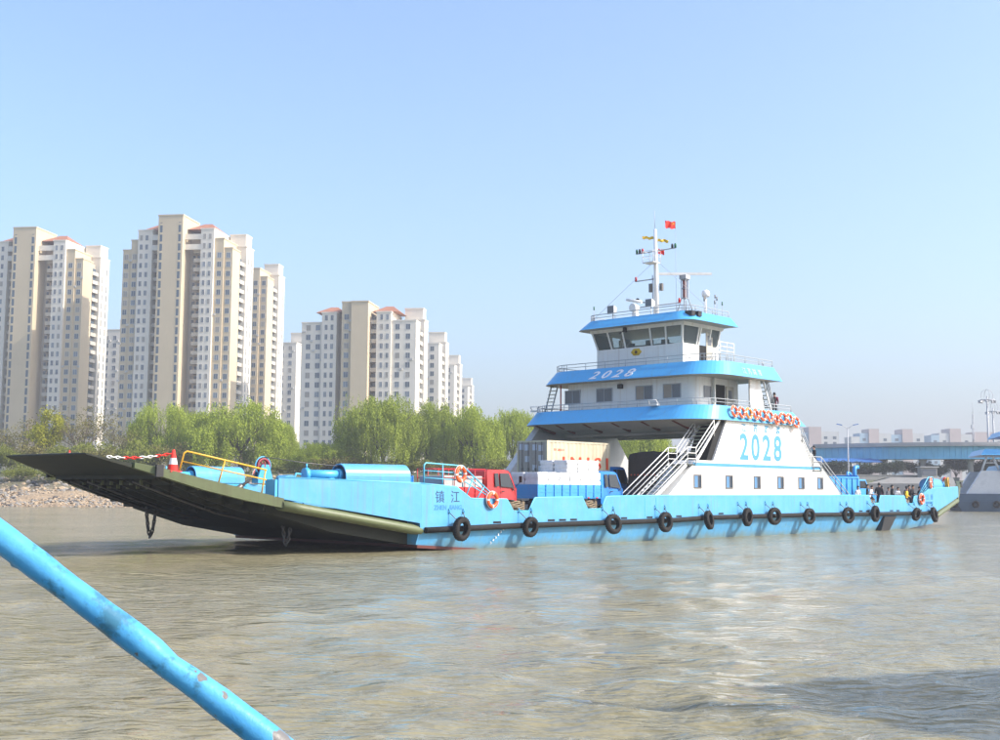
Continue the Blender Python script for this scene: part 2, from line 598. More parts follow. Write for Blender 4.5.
def make_water():
    rs = np.random.RandomState(3)
    ys = [2.0]
    while ys[-1] < 225:
        ys.append(ys[-1] * 1.0115)
    ys = np.array(ys)
    nc = 430
    s = np.linspace(-1, 1, nc)
    Y, S = np.meshgrid(ys, s, indexing='ij')
    X = S * (0.56 * Y + 14)
    sp = np.maximum(2 * (0.56 * Y + 14) / nc, 0.0115 * Y)
    Z = np.zeros_like(X)
    # wake-chopped patch close by on the right
    wk = np.exp(-(((X - 7.5 - 0.25 * (Y - 17)) / 6.5) ** 2 + ((Y - 15.5) / 5.5) ** 2))
    calm = 0.55 + 0.45 * np.sin(X * 0.045 + Y * 0.02 + 1.0) * np.sin(Y * 0.055 - 0.6)
    for i in range(46):
        lam = 0.55 * (1.105 ** i) * (0.9 + 0.2 * rs.rand())
        if lam > 26:
            break
        ang = math.pi / 2 + rs.normal(0, 0.75)
        k = 2 * math.pi / lam
        amp = 0.0070 * lam ** 0.30
        if lam > 5:
            amp *= 0.5
        fade = np.clip((lam / sp - 2.2) / 3.0, 0, 1)
        ph = rs.rand() * 6.28
        w = np.sin(k * (X * math.cos(ang) + Y * math.sin(ang)) + ph + 0.7 * np.sin(0.13 * X + ph) + 0.6 * np.sin(0.17 * Y + 2 * ph))
        Z += amp * fade * w * (0.75 + 0.5 * calm) * (1 + (0.9 * wk if 0.6 < lam < 3 else 0))
    Z *= np.clip((200 - Y) / 60, 0.15, 1)
    nr = len(ys)
    # distance to the ferry's near side, for foam and small bow ripples
    dx, dy = X + 3.6587, Y - 55.6032
    fu, fv = dx * 0.68822 + dy * 0.7255, -dx * 0.7255 + dy * 0.68822
    along = sstep0(-3, 3, fu) * (1 - sstep0(53, 57, fu))
    foam = np.exp(-((fv + 0.1) / 0.9) ** 2) * along * (0.55 + 0.45 * np.sin(fu * 0.9 + 2 * np.sin(fu * 0.37)))
    foam = np.maximum(foam, 0.8 * np.exp(-(((fu - 3.5) / 2.5) ** 2 + ((fv - 2) / 4.0) ** 2)))
    verts = np.zeros((nr, nc + 2, 3))
    verts[:, 1:-1, 0] = X
    verts[:, 1:-1, 1] = Y
    verts[:, 1:-1, 2] = Z
    verts[:, 0] = np.stack([np.full(nr, -6900.), ys, np.zeros(nr)], 1)
    verts[:, -1] = np.stack([np.full(nr, 6900.), ys, np.zeros(nr)], 1)
    back = verts[0].copy()
    back[:, 1] = -6900
    back[:, 2] = 0
    verts = np.concatenate([back[None], verts], 0)
    nr += 1
    w = nc + 2
    idx = np.arange(nr * w).reshape(nr, w)
    f = np.stack([idx[:-1, :-1], idx[:-1, 1:], idx[1:, 1:], idx[1:, :-1]], -1).reshape(-1, 4)
    me = bpy.data.meshes.new('river')
    me.vertices.add(nr * w)
    me.vertices.foreach_set('co', verts.reshape(-1))
    me.loops.add(len(f) * 4)
    me.loops.foreach_set('vertex_index', f.reshape(-1).astype(np.int32))
    me.polygons.add(len(f))
    me.polygons.foreach_set('loop_start', np.arange(0, len(f) * 4, 4, dtype=np.int32))
    me.polygons.foreach_set('use_smooth', np.ones(len(f), dtype=bool))
    me.update(calc_edges=True)
    me.validate()
    me.materials.append(MATS['river_water'])
    for nm, arr in (('wake', wk), ('foam', foam)):
        full = np.zeros((nr, w))
        full[1:, 1:-1] = arr
        at = me.attributes.new(nm, 'FLOAT', 'POINT')
        at.data.foreach_set('value', full.reshape(-1).astype(np.float32))
    kind(put('river', me), 'structure')


make_water()


# ---------------------------------------------------------------- river bank and ground
def sstep(a, b, x):
    t = np.clip((x - a) / (b - a), 0, 1)
    return t * t * (3 - 2 * t)


def shore(X):
    return 171.0 + 2.2 * np.sin(X * 0.045) + 1.1 * np.sin(X * 0.13 + 1) + 27 * sstep(18, 46, X)


def ground_h(X, Y):
    d = Y - shore(X)
    rt = sstep(18, 46, X)
    left = np.where(d < 0, d * 0.16, np.where(d < 13, d * 0.17, np.where(d < 24, 2.21 + (d - 13) * 0.26, 5.07 + np.minimum((d - 24) * 0.02, 1.2))))
    right = np.where(d < 0, d * 0.16, np.where(d < 46, d * 0.115, 5.29 + np.minimum((d - 46) * 0.006, 0.8)))
    return np.maximum(left * (1 - rt) + right * rt, -2.0)


def ground_mat():
    m = bpy.data.materials.new('bank_soil')
    m.use_nodes = True
    N, L = m.node_tree.nodes, m.node_tree.links
    b = N['Principled BSDF']
    b.inputs['Roughness'].default_value = 0.95
    tc = N.new('ShaderNodeTexCoord')
    sx = N.new('ShaderNodeSeparateXYZ')
    L.new(tc.outputs['Object'], sx.inputs[0])
    n = N.new('ShaderNodeTexNoise')
    n.inputs['Scale'].default_value = 0.5
    n.inputs['Detail'].default_value = 8
    n.inputs['Roughness'].default_value = 0.75
    L.new(tc.outputs['Object'], n.inputs['Vector'])
    ad = N.new('ShaderNodeMath')
    ad.operation = 'MULTIPLY_ADD'
    ad.inputs[1].default_value = 3.0
    L.new(n.outputs['Fac'], ad.inputs[0])
    L.new(sx.outputs['Z'], ad.inputs[2])
    cr = N.new('ShaderNodeValToRGB')
    mr = N.new('ShaderNodeMapRange')
    mr.inputs['From Min'].default_value = 1.0
    mr.inputs['From Max'].default_value = 8.0
    L.new(ad.outputs[0], mr.inputs[0])
    L.new(mr.outputs[0], cr.inputs[0])
    e = cr.color_ramp.elements
    e[0].position = 0.0
    e[0].color = (0.13, 0.10, 0.06, 1)
    e[1].position = 1.0
    e[1].color = (0.07, 0.085, 0.03, 1)
    for p, c in ((0.10, (0.30, 0.215, 0.13)), (0.36, (0.34, 0.25, 0.155)), (0.48, (0.17, 0.145, 0.09)), (0.62, (0.09, 0.09, 0.045))):
        q = e.new(p)
        q.color = (*c, 1)
    n2 = N.new('ShaderNodeTexNoise')
    n2.inputs['Scale'].default_value = 3.0
    n2.inputs['Detail'].default_value = 6
    L.new(tc.outputs['Object'], n2.inputs['Vector'])
    mr2 = N.new('ShaderNodeMapRange')
    mr2.inputs['From Min'].default_value = 0.3
    mr2.inputs['From Max'].default_value = 0.7
    mr2.inputs['To Min'].default_value = 0.55
    mr2.inputs['To Max'].default_value = 1.35
    L.new(n2.outputs['Fac'], mr2.inputs[0])
    vs = N.new('ShaderNodeVectorMath')
    vs.operation = 'SCALE'
    L.new(cr.outputs[0], vs.inputs[0])
    L.new(mr2.outputs[0], vs.inputs['Scale'])
    L.new(vs.outputs[0], b.inputs['Base Color'])
    bp = N.new('ShaderNodeBump')
    bp.inputs['Strength'].default_value = 0.8
    bp.inputs['Distance'].default_value = 0.25
    L.new(n2.outputs['Fac'], bp.inputs['Height'])
    L.new(bp.outputs[0], b.inputs['Normal'])
    MATS['bank_soil'] = m


ground_mat()


def make_ground():
    xs = np.concatenate([[-6900, -1500, -900, -500, -300], np.arange(-200, 170, 2.0), [200, 300, 500, 900, 1500, 6900]])
    ys = np.concatenate([np.arange(150, 252, 1.5), [260, 275, 300, 340, 400, 500, 700, 1000, 1500, 6900]])
    Y, X = np.meshgrid(ys, xs, indexing='ij')
    Z = ground_h(X, Y)
    d = Y - shore(X)
    rt = sstep(18, 46, X)
    for i in range(Z.shape[0]):
        for j in range(5, len(xs) - 6):
            if -8 < d[i, j] < 70:
                a = 0.55 * (1 - rt[i, j]) * min(max((d[i, j] + 2) / 8, 0.1), 1) + 0.03
                Z[i, j] += a * (mnoise.noise((X[i, j] * 0.21, Y[i, j] * 0.21, 0)) + 0.5 * mnoise.noise((X[i, j] * 0.6, Y[i, j] * 0.6, 5)))
    nr, nc = Z.shape
    idx = np.arange(nr * nc).reshape(nr, nc)
    f = np.stack([idx[:-1, :-1], idx[:-1, 1:], idx[1:, 1:], idx[1:, :-1]], -1).reshape(-1, 4)
    me = bpy.data.meshes.new('riverbank')
    me.from_pydata(np.stack([X, Y, Z], -1).reshape(-1, 3).tolist(), [], f.tolist())
    me.polygons.foreach_set('use_smooth', [True] * len(f))
    me.materials.append(MATS['bank_soil'])
    kind(put('riverbank', me), 'structure')


make_ground()


def gh(x, y):
    return float(ground_h(np.array(float(x)), np.array(float(y))))


mat('stone', (0.36, 0.27, 0.175), 0.9, var=0.25, scale=0.7, dirt=(0.15, 0.12, 0.09), dirt_amt=0.6)
mat('stone_grey', (0.24, 0.225, 0.20), 0.9, var=0.25, scale=0.7)
mat('stone_dark', (0.09, 0.085, 0.08), 0.9, var=0.25, scale=0.7)
mat('concrete', (0.30, 0.285, 0.26), 0.85, var=0.12, scale=0.4, dirt=(0.16, 0.145, 0.12), dirt_amt=0.6, bump=0.3, bscale=3)
mat('concrete_dark', (0.33, 0.315, 0.285), 0.9, var=0.2, scale=0.3, dirt=(0.20, 0.19, 0.17), dirt_amt=0.6)


def make_stones():
    rs = np.random.RandomState(11)
    bm = bmesh.new()
    bmesh.ops.create_icosphere(bm, subdivisions=1, radius=1)
    base = np.array([v.co[:] for v in bm.verts])
    fc = np.array([[v.index for v in f.verts] for f in bm.faces])
    bm.free()
    V, Fc, M = [], [], []
    n = 0
    while n < 9000:
        X = rs.uniform(-104, -20)
        dd = rs.gamma(2.2, 4.2)
        if dd > 25:
            continue
        Y = float(shore(np.array(X))) - 0.8 + dd
        r = 0.08 + 0.22 * rs.rand() ** 2.0 + (0.32 * rs.rand() if dd > 14 and rs.rand() < 0.35 else 0)
        z = gh(X, Y) + 0.02
        if dd > 13:
            z += 0.25 * mnoise.noise((X * 0.21, Y * 0.21, 0))
        p = base * (0.75 + 0.5 * rs.rand(len(base), 1)) * np.array([r * rs.uniform(0.9, 1.6), r * rs.uniform(0.8, 1.3), r * rs.uniform(0.5, 0.95)])
        a = rs.rand() * 6.28
        c, s = math.cos(a), math.sin(a)
        p = np.stack([p[:, 0] * c - p[:, 1] * s + X, p[:, 0] * s + p[:, 1] * c + Y, p[:, 2] + z], 1)
        Fc.append(fc + len(V) * 12)
        V.append(p)
        q = rs.rand()
        M += [0 if q < 0.55 else 1 if q < 0.85 else 2] * len(fc)
        n += 1
    me = bpy.data.meshes.new('bank_stones')
    me.from_pydata(np.concatenate(V).tolist(), [], np.concatenate(Fc).tolist())
    for q in ('stone', 'stone_grey', 'stone_dark'):
        me.materials.append(MATS[q])
    me.polygons.foreach_set('material_index', M)
    o = kind(put('bank_stones', me), 'stuff')
    tag(o, 'tan and grey stones covering the left river bank', 'stones')


make_stones()


# ---------------------------------------------------------------- trees
def leaf_mat(name, c1, c2, trans=0.35):
    m = bpy.data.materials.new(name)
    m.use_nodes = True
    N, L = m.node_tree.nodes, m.node_tree.links
    N.remove(N['Principled BSDF'])
    tc = N.new('ShaderNodeTexCoord')
    g = N.new('ShaderNodeNewGeometry')
    n = N.new('ShaderNodeTexNoise')
    n.inputs['Scale'].default_value = 0.8
    n.inputs['Detail'].default_value = 4
    L.new(tc.outputs['Object'], n.inputs['Vector'])
    ad = N.new('ShaderNodeMath')
    ad.operation = 'MULTIPLY_ADD'
    ad.inputs[1].default_value = 0.5
    L.new(g.outputs['Random Per Island'], ad.inputs[0])
    mr = N.new('ShaderNodeMapRange')
    mr.inputs['From Min'].default_value = 0.3
    mr.inputs['From Max'].default_value = 0.7
    mr.inputs['To Max'].default_value = 0.5
    L.new(n.outputs['Fac'], mr.inputs[0])
    L.new(mr.outputs[0], ad.inputs[2])
    mx = N.new('ShaderNodeMix')
    mx.data_type = 'RGBA'
    mx.inputs['A'].default_value = (*c1, 1)
    mx.inputs['B'].default_value = (*c2, 1)
    L.new(ad.outputs[0], mx.inputs['Factor'])
    df = N.new('ShaderNodeBsdfDiffuse')
    tr = N.new('ShaderNodeBsdfTranslucent')
    L.new(mx.outputs['Result'], df.inputs[0])
    L.new(mx.outputs['Result'], tr.inputs[0])
    ms = N.new('ShaderNodeMixShader')
    ms.inputs[0].default_value = trans
    L.new(df.outputs[0], ms.inputs[1])
    L.new(tr.outputs[0], ms.inputs[2])
    L.new(ms.outputs[0], N['Material Output'].inputs[0])
    MATS[name] = m


leaf_mat('leaf_willow', (0.21, 0.27, 0.040), (0.42, 0.49, 0.075))
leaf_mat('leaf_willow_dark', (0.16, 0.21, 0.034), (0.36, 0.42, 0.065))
leaf_mat('leaf_yellow', (0.26, 0.27, 0.03), (0.42, 0.41, 0.04))
leaf_mat('leaf_brown', (0.15, 0.135, 0.05), (0.26, 0.235, 0.075))
leaf_mat('leaf_bush', (0.14, 0.165, 0.035), (0.27, 0.29, 0.06))
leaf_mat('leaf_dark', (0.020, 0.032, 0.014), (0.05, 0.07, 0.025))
mat('bark', (0.075, 0.058, 0.042), 0.9, var=0.3, scale=2)
mat('bark_pale', (0.17, 0.14, 0.105), 0.9, var=0.3, scale=2)


def tree_meshes(seed, h, w, mode, leaf, bark, n_strand, trunk_h=0.28, lsize=1.0):
    """a trunk-with-limbs mesh and a crown mesh of small leaf faces, base at the origin"""
    rs = random.Random(seed)
    tb = MB()
    lean = Vector((rs.uniform(-0.06, 0.06) * h, rs.uniform(-0.06, 0.06) * h, 0))
    fork = Vector((lean.x * 0.4, lean.y * 0.4, h * trunk_h))
    r0 = 0.022 * h
    tb.tube([(0, 0, -0.6), (lean.x * 0.1, lean.y * 0.1, h * trunk_h * 0.5), fork], [r0 * 1.25, r0, r0 * 0.8], 8)
    nl = 8 if mode != 'bare' else 13
    lobes = []
    for i in range(nl):
        a = 6.283 * i / nl + rs.uniform(-0.4, 0.4)
        rad = w * 0.5 * rs.uniform(0.35, 0.85)
        top = h * rs.uniform(0.55, 0.96) * (1 - 0.22 * (rad / (w * 0.5)) ** 2)
        tip = Vector((math.cos(a) * rad + lean.x, math.sin(a) * rad + lean.y, top))
        mid = fork.lerp(tip, 0.5) + Vector((0, 0, h * 0.05))
        tb.tube([fork - Vector((0, 0, h * 0.03)), mid, tip], [r0 * 0.5, r0 * 0.3, r0 * 0.06], 6)
        for k in range(3 if mode != 'bare' else 6):
            t = rs.uniform(0.35, 0.95)
            s = fork.lerp(mid, t * 2) if t < 0.5 else mid.lerp(tip, t * 2 - 1)
            e = s + Vector((rs.uniform(-1, 1), rs.uniform(-1, 1), rs.uniform(0.2, 1.0))) * (w * 0.16)
            tb.tube([s, s.lerp(e, 0.5) + Vector((0, 0, 0.1)), e], [r0 * 0.18, r0 * 0.10, r0 * 0.03], 5)
            lobes.append((e, w * rs.uniform(0.10, 0.20)))
        lobes.append((tip, w * rs.uniform(0.13, 0.24)))
    if mode == 'willow':
        dome = []
        for i in range(64):
            a = rs.uniform(0, 6.283)
            el = math.asin(rs.uniform(-0.6, 1.0))
            q = rs.uniform(0.78, 1.0) * (1 + 0.10 * math.sin(3 * a + seed))
            dome.append((Vector((math.cos(a) * math.cos(el) * w * 0.44 * q + lean.x, math.sin(a) * math.cos(el) * w * 0.44 * q + lean.y, h * (0.50 + 0.44 * math.sin(el) * q))), w * rs.uniform(0.07, 0.13)))
        lobes = [l_ for l_ in lobes if l_[0].z > 0.3 * h and rs.random() < 0.35] + dome
    V, F_ = [], []

    def leafq(c, up, l, wd):
        n = Vector((rs.gauss(0, 1), rs.gauss(0, 1), rs.gauss(0, 0.5)))
        s = up.cross(n)
        if s.length < 1e-3:
            return
        s.normalize()
        o = len(V)
        V.extend([c - s * wd * 0.25, c + s * wd * 0.5 + up * l * 0.45, c + up * l, c - s * wd * 0.5 + up * l * 0.5])
        F_.append((o, o + 1, o + 2, o + 3))
    for i in range(n_strand):
        c, r_ = lobes[rs.randrange(len(lobes))]
        d = Vector((rs.gauss(0, 1), rs.gauss(0, 1), rs.gauss(0, 0.8))).normalized() * r_ * rs.uniform(0.35, 1.05)
        p = c + d
        if mode == 'willow':
            L_ = rs.uniform(0.04, 0.22) * h + (0.16 * h if rs.random() < 0.22 else 0)
            out = Vector((d.x, d.y, 0)) * 0.15
            k = int(L_ / (0.26 * lsize)) + 2
            z0 = 0.03 * h
            for j in range(k):
                t = j / k
                q = p + out * math.sin(t * 1.6) + Vector((rs.gauss(0, 0.06), rs.gauss(0, 0.06), -L_ * t))
                if q.z < z0:
                    break
                leafq(q, Vector((rs.gauss(0, 0.35), rs.gauss(0, 0.35), -1)).normalized(), rs.uniform(0.22, 0.42) * lsize, rs.uniform(0.09, 0.17) * lsize)
        else:
            for j in range(4):
                q = p + Vector((rs.gauss(0, 0.22), rs.gauss(0, 0.22), rs.gauss(0, 0.22))) * lsize
                if q.z > 0.05:
                    leafq(q, Vector((rs.gauss(0, 1), rs.gauss(0, 1), rs.gauss(0, 1))).normalized(), rs.uniform(0.2, 0.4) * lsize, rs.uniform(0.15, 0.28) * lsize)
    me = bpy.data.meshes.new('crown')
    me.from_pydata([tuple(p) for p in V], [], F_)
    me.materials.append(MATS[leaf])
    return tb.mesh('trunk', bark), me


def tree(name, label, cat, X, Y, meshes, s=1.0, rz=0.0, group=None, sxy=None):
    t = thing(name, label, cat, (X, Y, gh(X, Y) - 0.15), rz, group)
    t.scale = (sxy or s, sxy or s, s)
    put('trunk', meshes[0], t)
    put('crown', meshes[1], t)
    return t


WIL = [tree_meshes(101 + i, 13.0, 12.0, 'willow', 'leaf_willow', 'bark', 3600) for i in range(3)]
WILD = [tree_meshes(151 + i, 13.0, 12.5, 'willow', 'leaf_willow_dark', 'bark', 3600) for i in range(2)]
YEL = tree_meshes(201, 11.0, 6.5, 'leafy', 'leaf_yellow', 'bark', 1300, 0.2)
BARE = [tree_meshes(211 + i, 10.5, 10.0, 'bare', 'leaf_brown', 'bark_pale', 520, 0.25, 0.8) for i in range(2)]
BUSH = [tree_meshes(221 + i, 3.2, 5.5, 'leafy', q, 'bark', 900, 0.1, 0.8) for i, q in enumerate(('leaf_bush', 'leaf_brown', 'leaf_bush'))]
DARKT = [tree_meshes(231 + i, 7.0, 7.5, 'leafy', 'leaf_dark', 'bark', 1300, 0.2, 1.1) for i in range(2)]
WG = 'willows along the far bank'


def px_tree(name, label, x, ytop, Y, wpx, meshes, h0, w0, cat='tree', group=WG, rz=None):
    top = pix(x, ytop, Y)
    g = gh(top.x, Y) - 0.15
    s = (top.z - g) / h0 / 0.94
    sxy = wpx * Y / F_PX / w0 / 0.92
    return tree(name, label, cat, top.x, Y, meshes, s, RNG.uniform(0, 6.28) if rz is None else rz, group, sxy)


for x_, yt_, Y_, w_, me_, lb_ in (
        (161, 401, 212, 62, WIL[0], 'bright green willow standing below the tallest tower, behind the red cone'),
        (205, 412, 222, 40, WIL[1], 'willow between the cone and the large round willow'),
        (243, 400, 206, 90, WIL[2], 'large round willow behind the yellow railing'),
        (281, 418, 216, 34, WIL[0], 'narrow willow at the right shoulder of the large round willow'),
        (322, 441, 204, 58, WIL[1], 'low willow left of the tallest dense willow'),
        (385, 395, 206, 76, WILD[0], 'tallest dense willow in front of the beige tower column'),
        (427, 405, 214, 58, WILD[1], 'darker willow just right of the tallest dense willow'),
        (476, 404, 209, 66, WIL[2], 'willow with dark trunk behind the bow railing'),
        (449, 418, 220, 44, WILD[0], 'darker willow filling the gap between the two right willows'),
        (512, 407, 224, 46, WIL[1], 'willow partly hidden by the ferry upper deck'),
        (560, 424, 216, 60, WIL[2], 'willow seen behind the cream container'),
        (637, 424, 206, 64, WIL[0], 'pale willow seen under the ferry bridge deck'),
        (352, 450, 212, 44, WIL[2], 'low willow behind the winch cover on the near bulwark')):
    px_tree('willow_tree', lb_, x_, yt_, Y_, w_ * 1.1, me_, 13, 12)
px_tree('young_tree', 'narrow yellow green tree in front of the leftmost tower', 50, 404, 204, 36, YEL, 11, 6.5, group='sparse spring trees on the left bank')
px_tree('bare_tree', 'sparse brownish tree at the left picture edge', 22, 420, 210, 70, BARE[0], 10.5, 10, group='sparse spring trees on the left bank')
px_tree('bare_tree', 'sparse budding tree between the yellow green tree and the bright willow', 84, 410, 206, 66, BARE[1], 10.5, 10, group='sparse spring trees on the left bank')
px_tree('bare_tree', 'thin budding tree right beside the bright willow', 118, 424, 208, 46, BARE[0], 10.5, 10, group='sparse spring trees on the left bank')
BG = 'low shrubs on top of the left bank'
for i, (x, yt, Y, w, k) in enumerate(((-10, 446, 199, 40, 0), (12, 452, 197, 34, 2), (34, 448, 200, 42, 1), (56, 454, 196, 32, 0), (78, 447, 199, 44, 2), (101, 452, 197, 36, 1), (124, 446, 200, 44, 0), (150, 450, 198, 36, 2), (20, 468, 190, 30, 0), (52, 470, 188, 26, 2), (176, 448, 199, 40, 1))):
    px_tree('shrub', ['brown green shrub at the left picture edge', 'second low shrub from the left edge on the bank', 'brown shrub below the sparse brownish tree', 'shrub below the narrow yellow green tree', 'dull green shrub below the budding tree', 'brownish shrub above the ramp tip', 'shrub right of the lit tower edge, above the ramp', 'shrub below the bright willow', 'low bush on the stones near the left edge', 'small bush on the stones below the raised ramp tip', 'brown shrub behind the red cone'][i], x, yt, Y, w, BUSH[k], 3.2, 5.5, 'shrub', BG)
# undergrowth behind the willows reads as one mass
for i in range(6):
    px_tree('shrub', 'shrub of the undergrowth beneath the willows, %s from the left' % ('first', 'second', 'third', 'fourth', 'fifth', 'sixth', 'seventh', 'eighth', 'ninth')[i], 290 + i * 40 + RNG.uniform(-8, 8), 462 + RNG.uniform(-4, 6), 203 + RNG.uniform(-2, 3), 48, BUSH[i % 3], 3.2, 5.5, 'shrub', 'undergrowth beneath the willows')


# ---------------------------------------------------------------- apartment towers
mat('tower_beige', (0.55, 0.45, 0.305), 0.85, var=0.05, scale=0.12, streak=(0.33, 0.27, 0.19), streak_amt=0.3)
mat('tower_white', (0.68, 0.625, 0.535), 0.85, var=0.04, scale=0.12, streak=(0.42, 0.40, 0.37), streak_amt=0.3)
mat('tower_recess', (0.47, 0.40, 0.31), 0.9, var=0.05, scale=0.15)
mat('tower_slab', (0.50, 0.46, 0.39), 0.85, var=0.05, scale=0.2)
mat('roof_tile', (0.33, 0.135, 0.075), 0.85, var=0.12, scale=0.6)
mat('win_frame', (0.46, 0.45, 0.43), 0.6)
glass('tower_glass_pale', (0.17, 0.21, 0.25), 1.0, 0.2)
mat('tower_curtain', (0.30, 0.27, 0.23), 0.8)
FL = 2.9


def window_mesh(w, h):
    b = MB()
    t = 0.09
    b.box(-w / 2, w / 2, -0.09, 0.05, -t, 0, 0)
    b.box(-w / 2, w / 2, -0.07, 0.05, h, h + t, 0)
    b.box(-w / 2, -w / 2 + t, -0.07, 0.05, 0, h, 0)
    b.box(w / 2 - t, w / 2, -0.07, 0.05, 0, h, 0)
    b.box(-0.035, 0.035, -0.06, 0.05, 0, h, 0)
    b.box(-w / 2 + t, -0.035, -0.025, 0.05, 0, h, 1)
    b.box(0.035, w / 2 - t, -0.025, 0.05, 0, h, 1)
    return b.mesh('window', ['win_frame', 'tower_glass'])


WM_BIG = window_mesh(1.45, 1.55)
WM_SMALL = window_mesh(0.95, 1.5)
WM_TALL = window_mesh(0.75, 2.0)


def strip_mesh(z0, z1):
    b = MB()
    b.box(-0.4, 0.4, -0.03, 0.05, z0, z1, 1)
    z = z0
    while z < z1:
        b.box(-0.42, 0.42, -0.06, 0.05, z, z + 0.7, 0)
        z += FL
    return b


def balcony_mesh(x0, x1, y0, y1):
    b = MB()
    b.box(x0, x1, y0, y1, -0.15, 0.15, 0)
    b.box(x0, x1, y0, y0 + 0.12, 0.15, 1.05, 0)
    b.box(x0 + 0.25, x1 - 0.25, y1 - 0.45, y1 - 0.1, 0.25, 2.3, 1)
    return b.mesh('balcony', ['tower_slab', 'tower_glass'])


def hip_roof(t, x0, x1, y0, y1, z, h):
    b = MB()
    ym = (y0 + y1) / 2
    k = min((x1 - x0) * 0.35, (y1 - y0) / 2)
    o = 0.5
    b.add([(x0 - o, y0 - o, z), (x1 + o, y0 - o, z), (x1 + o, y1 + o, z), (x0 - o, y1 + o, z), (x0 + k, ym, z + h), (x1 - k, ym, z + h)],
          [(0, 1, 5, 4), (1, 2, 5), (2, 3, 4, 5), (3, 0, 4), (0, 3, 2, 1)])
    b.build('roof', 'roof_tile', t)


def wall_block(t, x0, x1, y0, y1, z1, m, cap=True):
    b = MB()
    b.box(x0, x1, y0, y1, -6, z1)
    o = b.build('wall', m, t)
    if cap:
        c = MB()
        c.box(x0 - 0.15, x1 + 0.15, y0 - 0.15, y1 + 0.15, z1 + 0.003, z1 + 0.4)
        c.build('parapet', m, o)
    return o


AC = MB()
AC.box(-0.42, 0.42, -0.38, 0.02, 0.0, 0.55)
AC.box(-0.46, 0.46, -0.40, 0.0, -0.06, -0.003)
AC_ME = AC.mesh('air_conditioner', 'win_frame')
WV = []
for w_, h_ in ((1.45, 1.55), (0.95, 1.5), (0.75, 2.0)):
    q = window_mesh(w_, h_)
    q.materials[1] = MATS['tower_glass_pale']
    q2 = window_mesh(w_, h_)
    q2.materials[1] = MATS['tower_curtain']
    WV.append((q, q2))


def win_col(t, x, y, z1, me, n0=1, side=False, n1=None):
    """a column of windows, one object each, on a front (-y) or right-hand (+x) face"""
    n = n0
    while n * FL + 2.6 < z1 and (n1 is None or n < n1):
        rr = RNG.random()
        vs_ = WV[(WM_BIG, WM_SMALL, WM_TALL).index(me)]
        put('window', vs_[0] if rr < 0.22 else vs_[1] if rr < 0.34 else me, t, (x, y, n * FL + 0.95), (0, 0, math.pi / 2) if side else (0, 0, 0))
        if me is WM_BIG and not side and RNG.random() < 0.22:
            put('air_conditioner', AC_ME, t, (x + RNG.choice((-1.35, 1.3)) * 0.9, y, n * FL + 0.35))
        n += 1


def tower_a(label, X, Y, rz, left=True, mid=True):
    """tall point block: beige centre slab and wings, white bays, red hipped roofs"""
    t = thing('apartment_tower', label, 'apartment tower', (X, Y, 6), rz, 'apartment towers behind the river bank')
    if left:
        wall_block(t, 0, 2.8, 3, 17, 70.5, 'tower_beige')
        wall_block(t, 2.803, 5.3, 2.6, 17, 73.5, 'tower_beige')
        win_col(t, 1.1, 3, 70, WM_BIG, 4)
        win_col(t, 3.95, 2.6, 72, WM_BIG, 4)
        wall_block(t, 5.303, 10, 1.8, 16, 76.4, 'tower_white')
        win_col(t, 6.4, 1.8, 76, WM_SMALL, 4)
        win_col(t, 8.2, 1.8, 76, WM_SMALL, 4)
    if mid:
        wall_block(t, 10.003, 12.6, 6, 16, 76, 'tower_recess', False)
        bm = balcony_mesh(10.05, 12.55, 3.2, 5.99)
        for n in range(5, 25):
            put('balcony', bm, t, (0, 0, n * FL))
        for z in (70.2, 73.4):
            b = MB()
            b.box(10.0, 12.6, 1.9, 2.5, z, z + 1.7)
            b.build('beam', 'tower_white', t)
        wall_block(t, 12.6, 20.6, 0, 13, 80.6, 'tower_beige')
        for x in (13.6, 19.6):
            strip_mesh(8, 78.5).build('window_strip', ['tower_beige', 'tower_glass'], t, (x, 0, 0))
        wall_block(t, 20.603, 25.8, 6.5, 16, 76, 'tower_recess', False)
        win_col(t, 21.9, 6.5, 72, WM_SMALL, 5)
        bm = balcony_mesh(22.9, 25.75, 3.6, 6.49)
        for n in range(5, 25):
            put('balcony', bm, t, (0, 0, n * FL))
        for z in (70.2, 73.4):
            b = MB()
            b.box(20.6, 25.8, 1.9, 2.5, z, z + 1.7)
            b.build('beam', 'tower_white', t)
        wall_block(t, 25.803, 30, 1.8, 16, 76.4, 'tower_white')
        win_col(t, 27.0, 1.8, 76, WM_SMALL, 5)
        win_col(t, 28.8, 1.8, 76, WM_SMALL, 5)
        hip_roof(t, 20.9, 29.5, 4, 14, 76.9, 2.8)
        if left:
            hip_roof(t, 6, 12.3, 4, 14, 76.9, 2.8)
    wall_block(t, 30.003, 33.0, 2.6, 17, 73.5, 'tower_beige')
    wall_block(t, 33.003, 35.7, 3, 9.5, 70.5, 'tower_beige')
    win_col(t, 31.6, 2.6, 72, WM_BIG, 4)
    win_col(t, 34.4, 3, 70, WM_BIG, 4)
    # lit right-hand flank: balcony slot, then white rear bays stepping out
    wall_block(t, 33.004, 34.5, 9.503, 13.5, 70.5, 'tower_recess', False)
    bm = balcony_mesh(-1.9, 1.9, -1.3, 0)
    for n in range(3, 24):
        put('balcony', bm, t, (34.502, 11.5, n * FL), (0, 0, math.pi / 2))
    wall_block(t, 33.005, 36.3, 13.503, 20, 73.0, 'tower_white')
    wall_block(t, 30.5, 35.8, 14.2, 19.4, 77.0, 'tower_white')
    win_col(t, 36.3, 15.3, 72, WM_TALL, 3, True)
    win_col(t, 36.3, 18.2, 72, WM_TALL, 3, True)
    return t


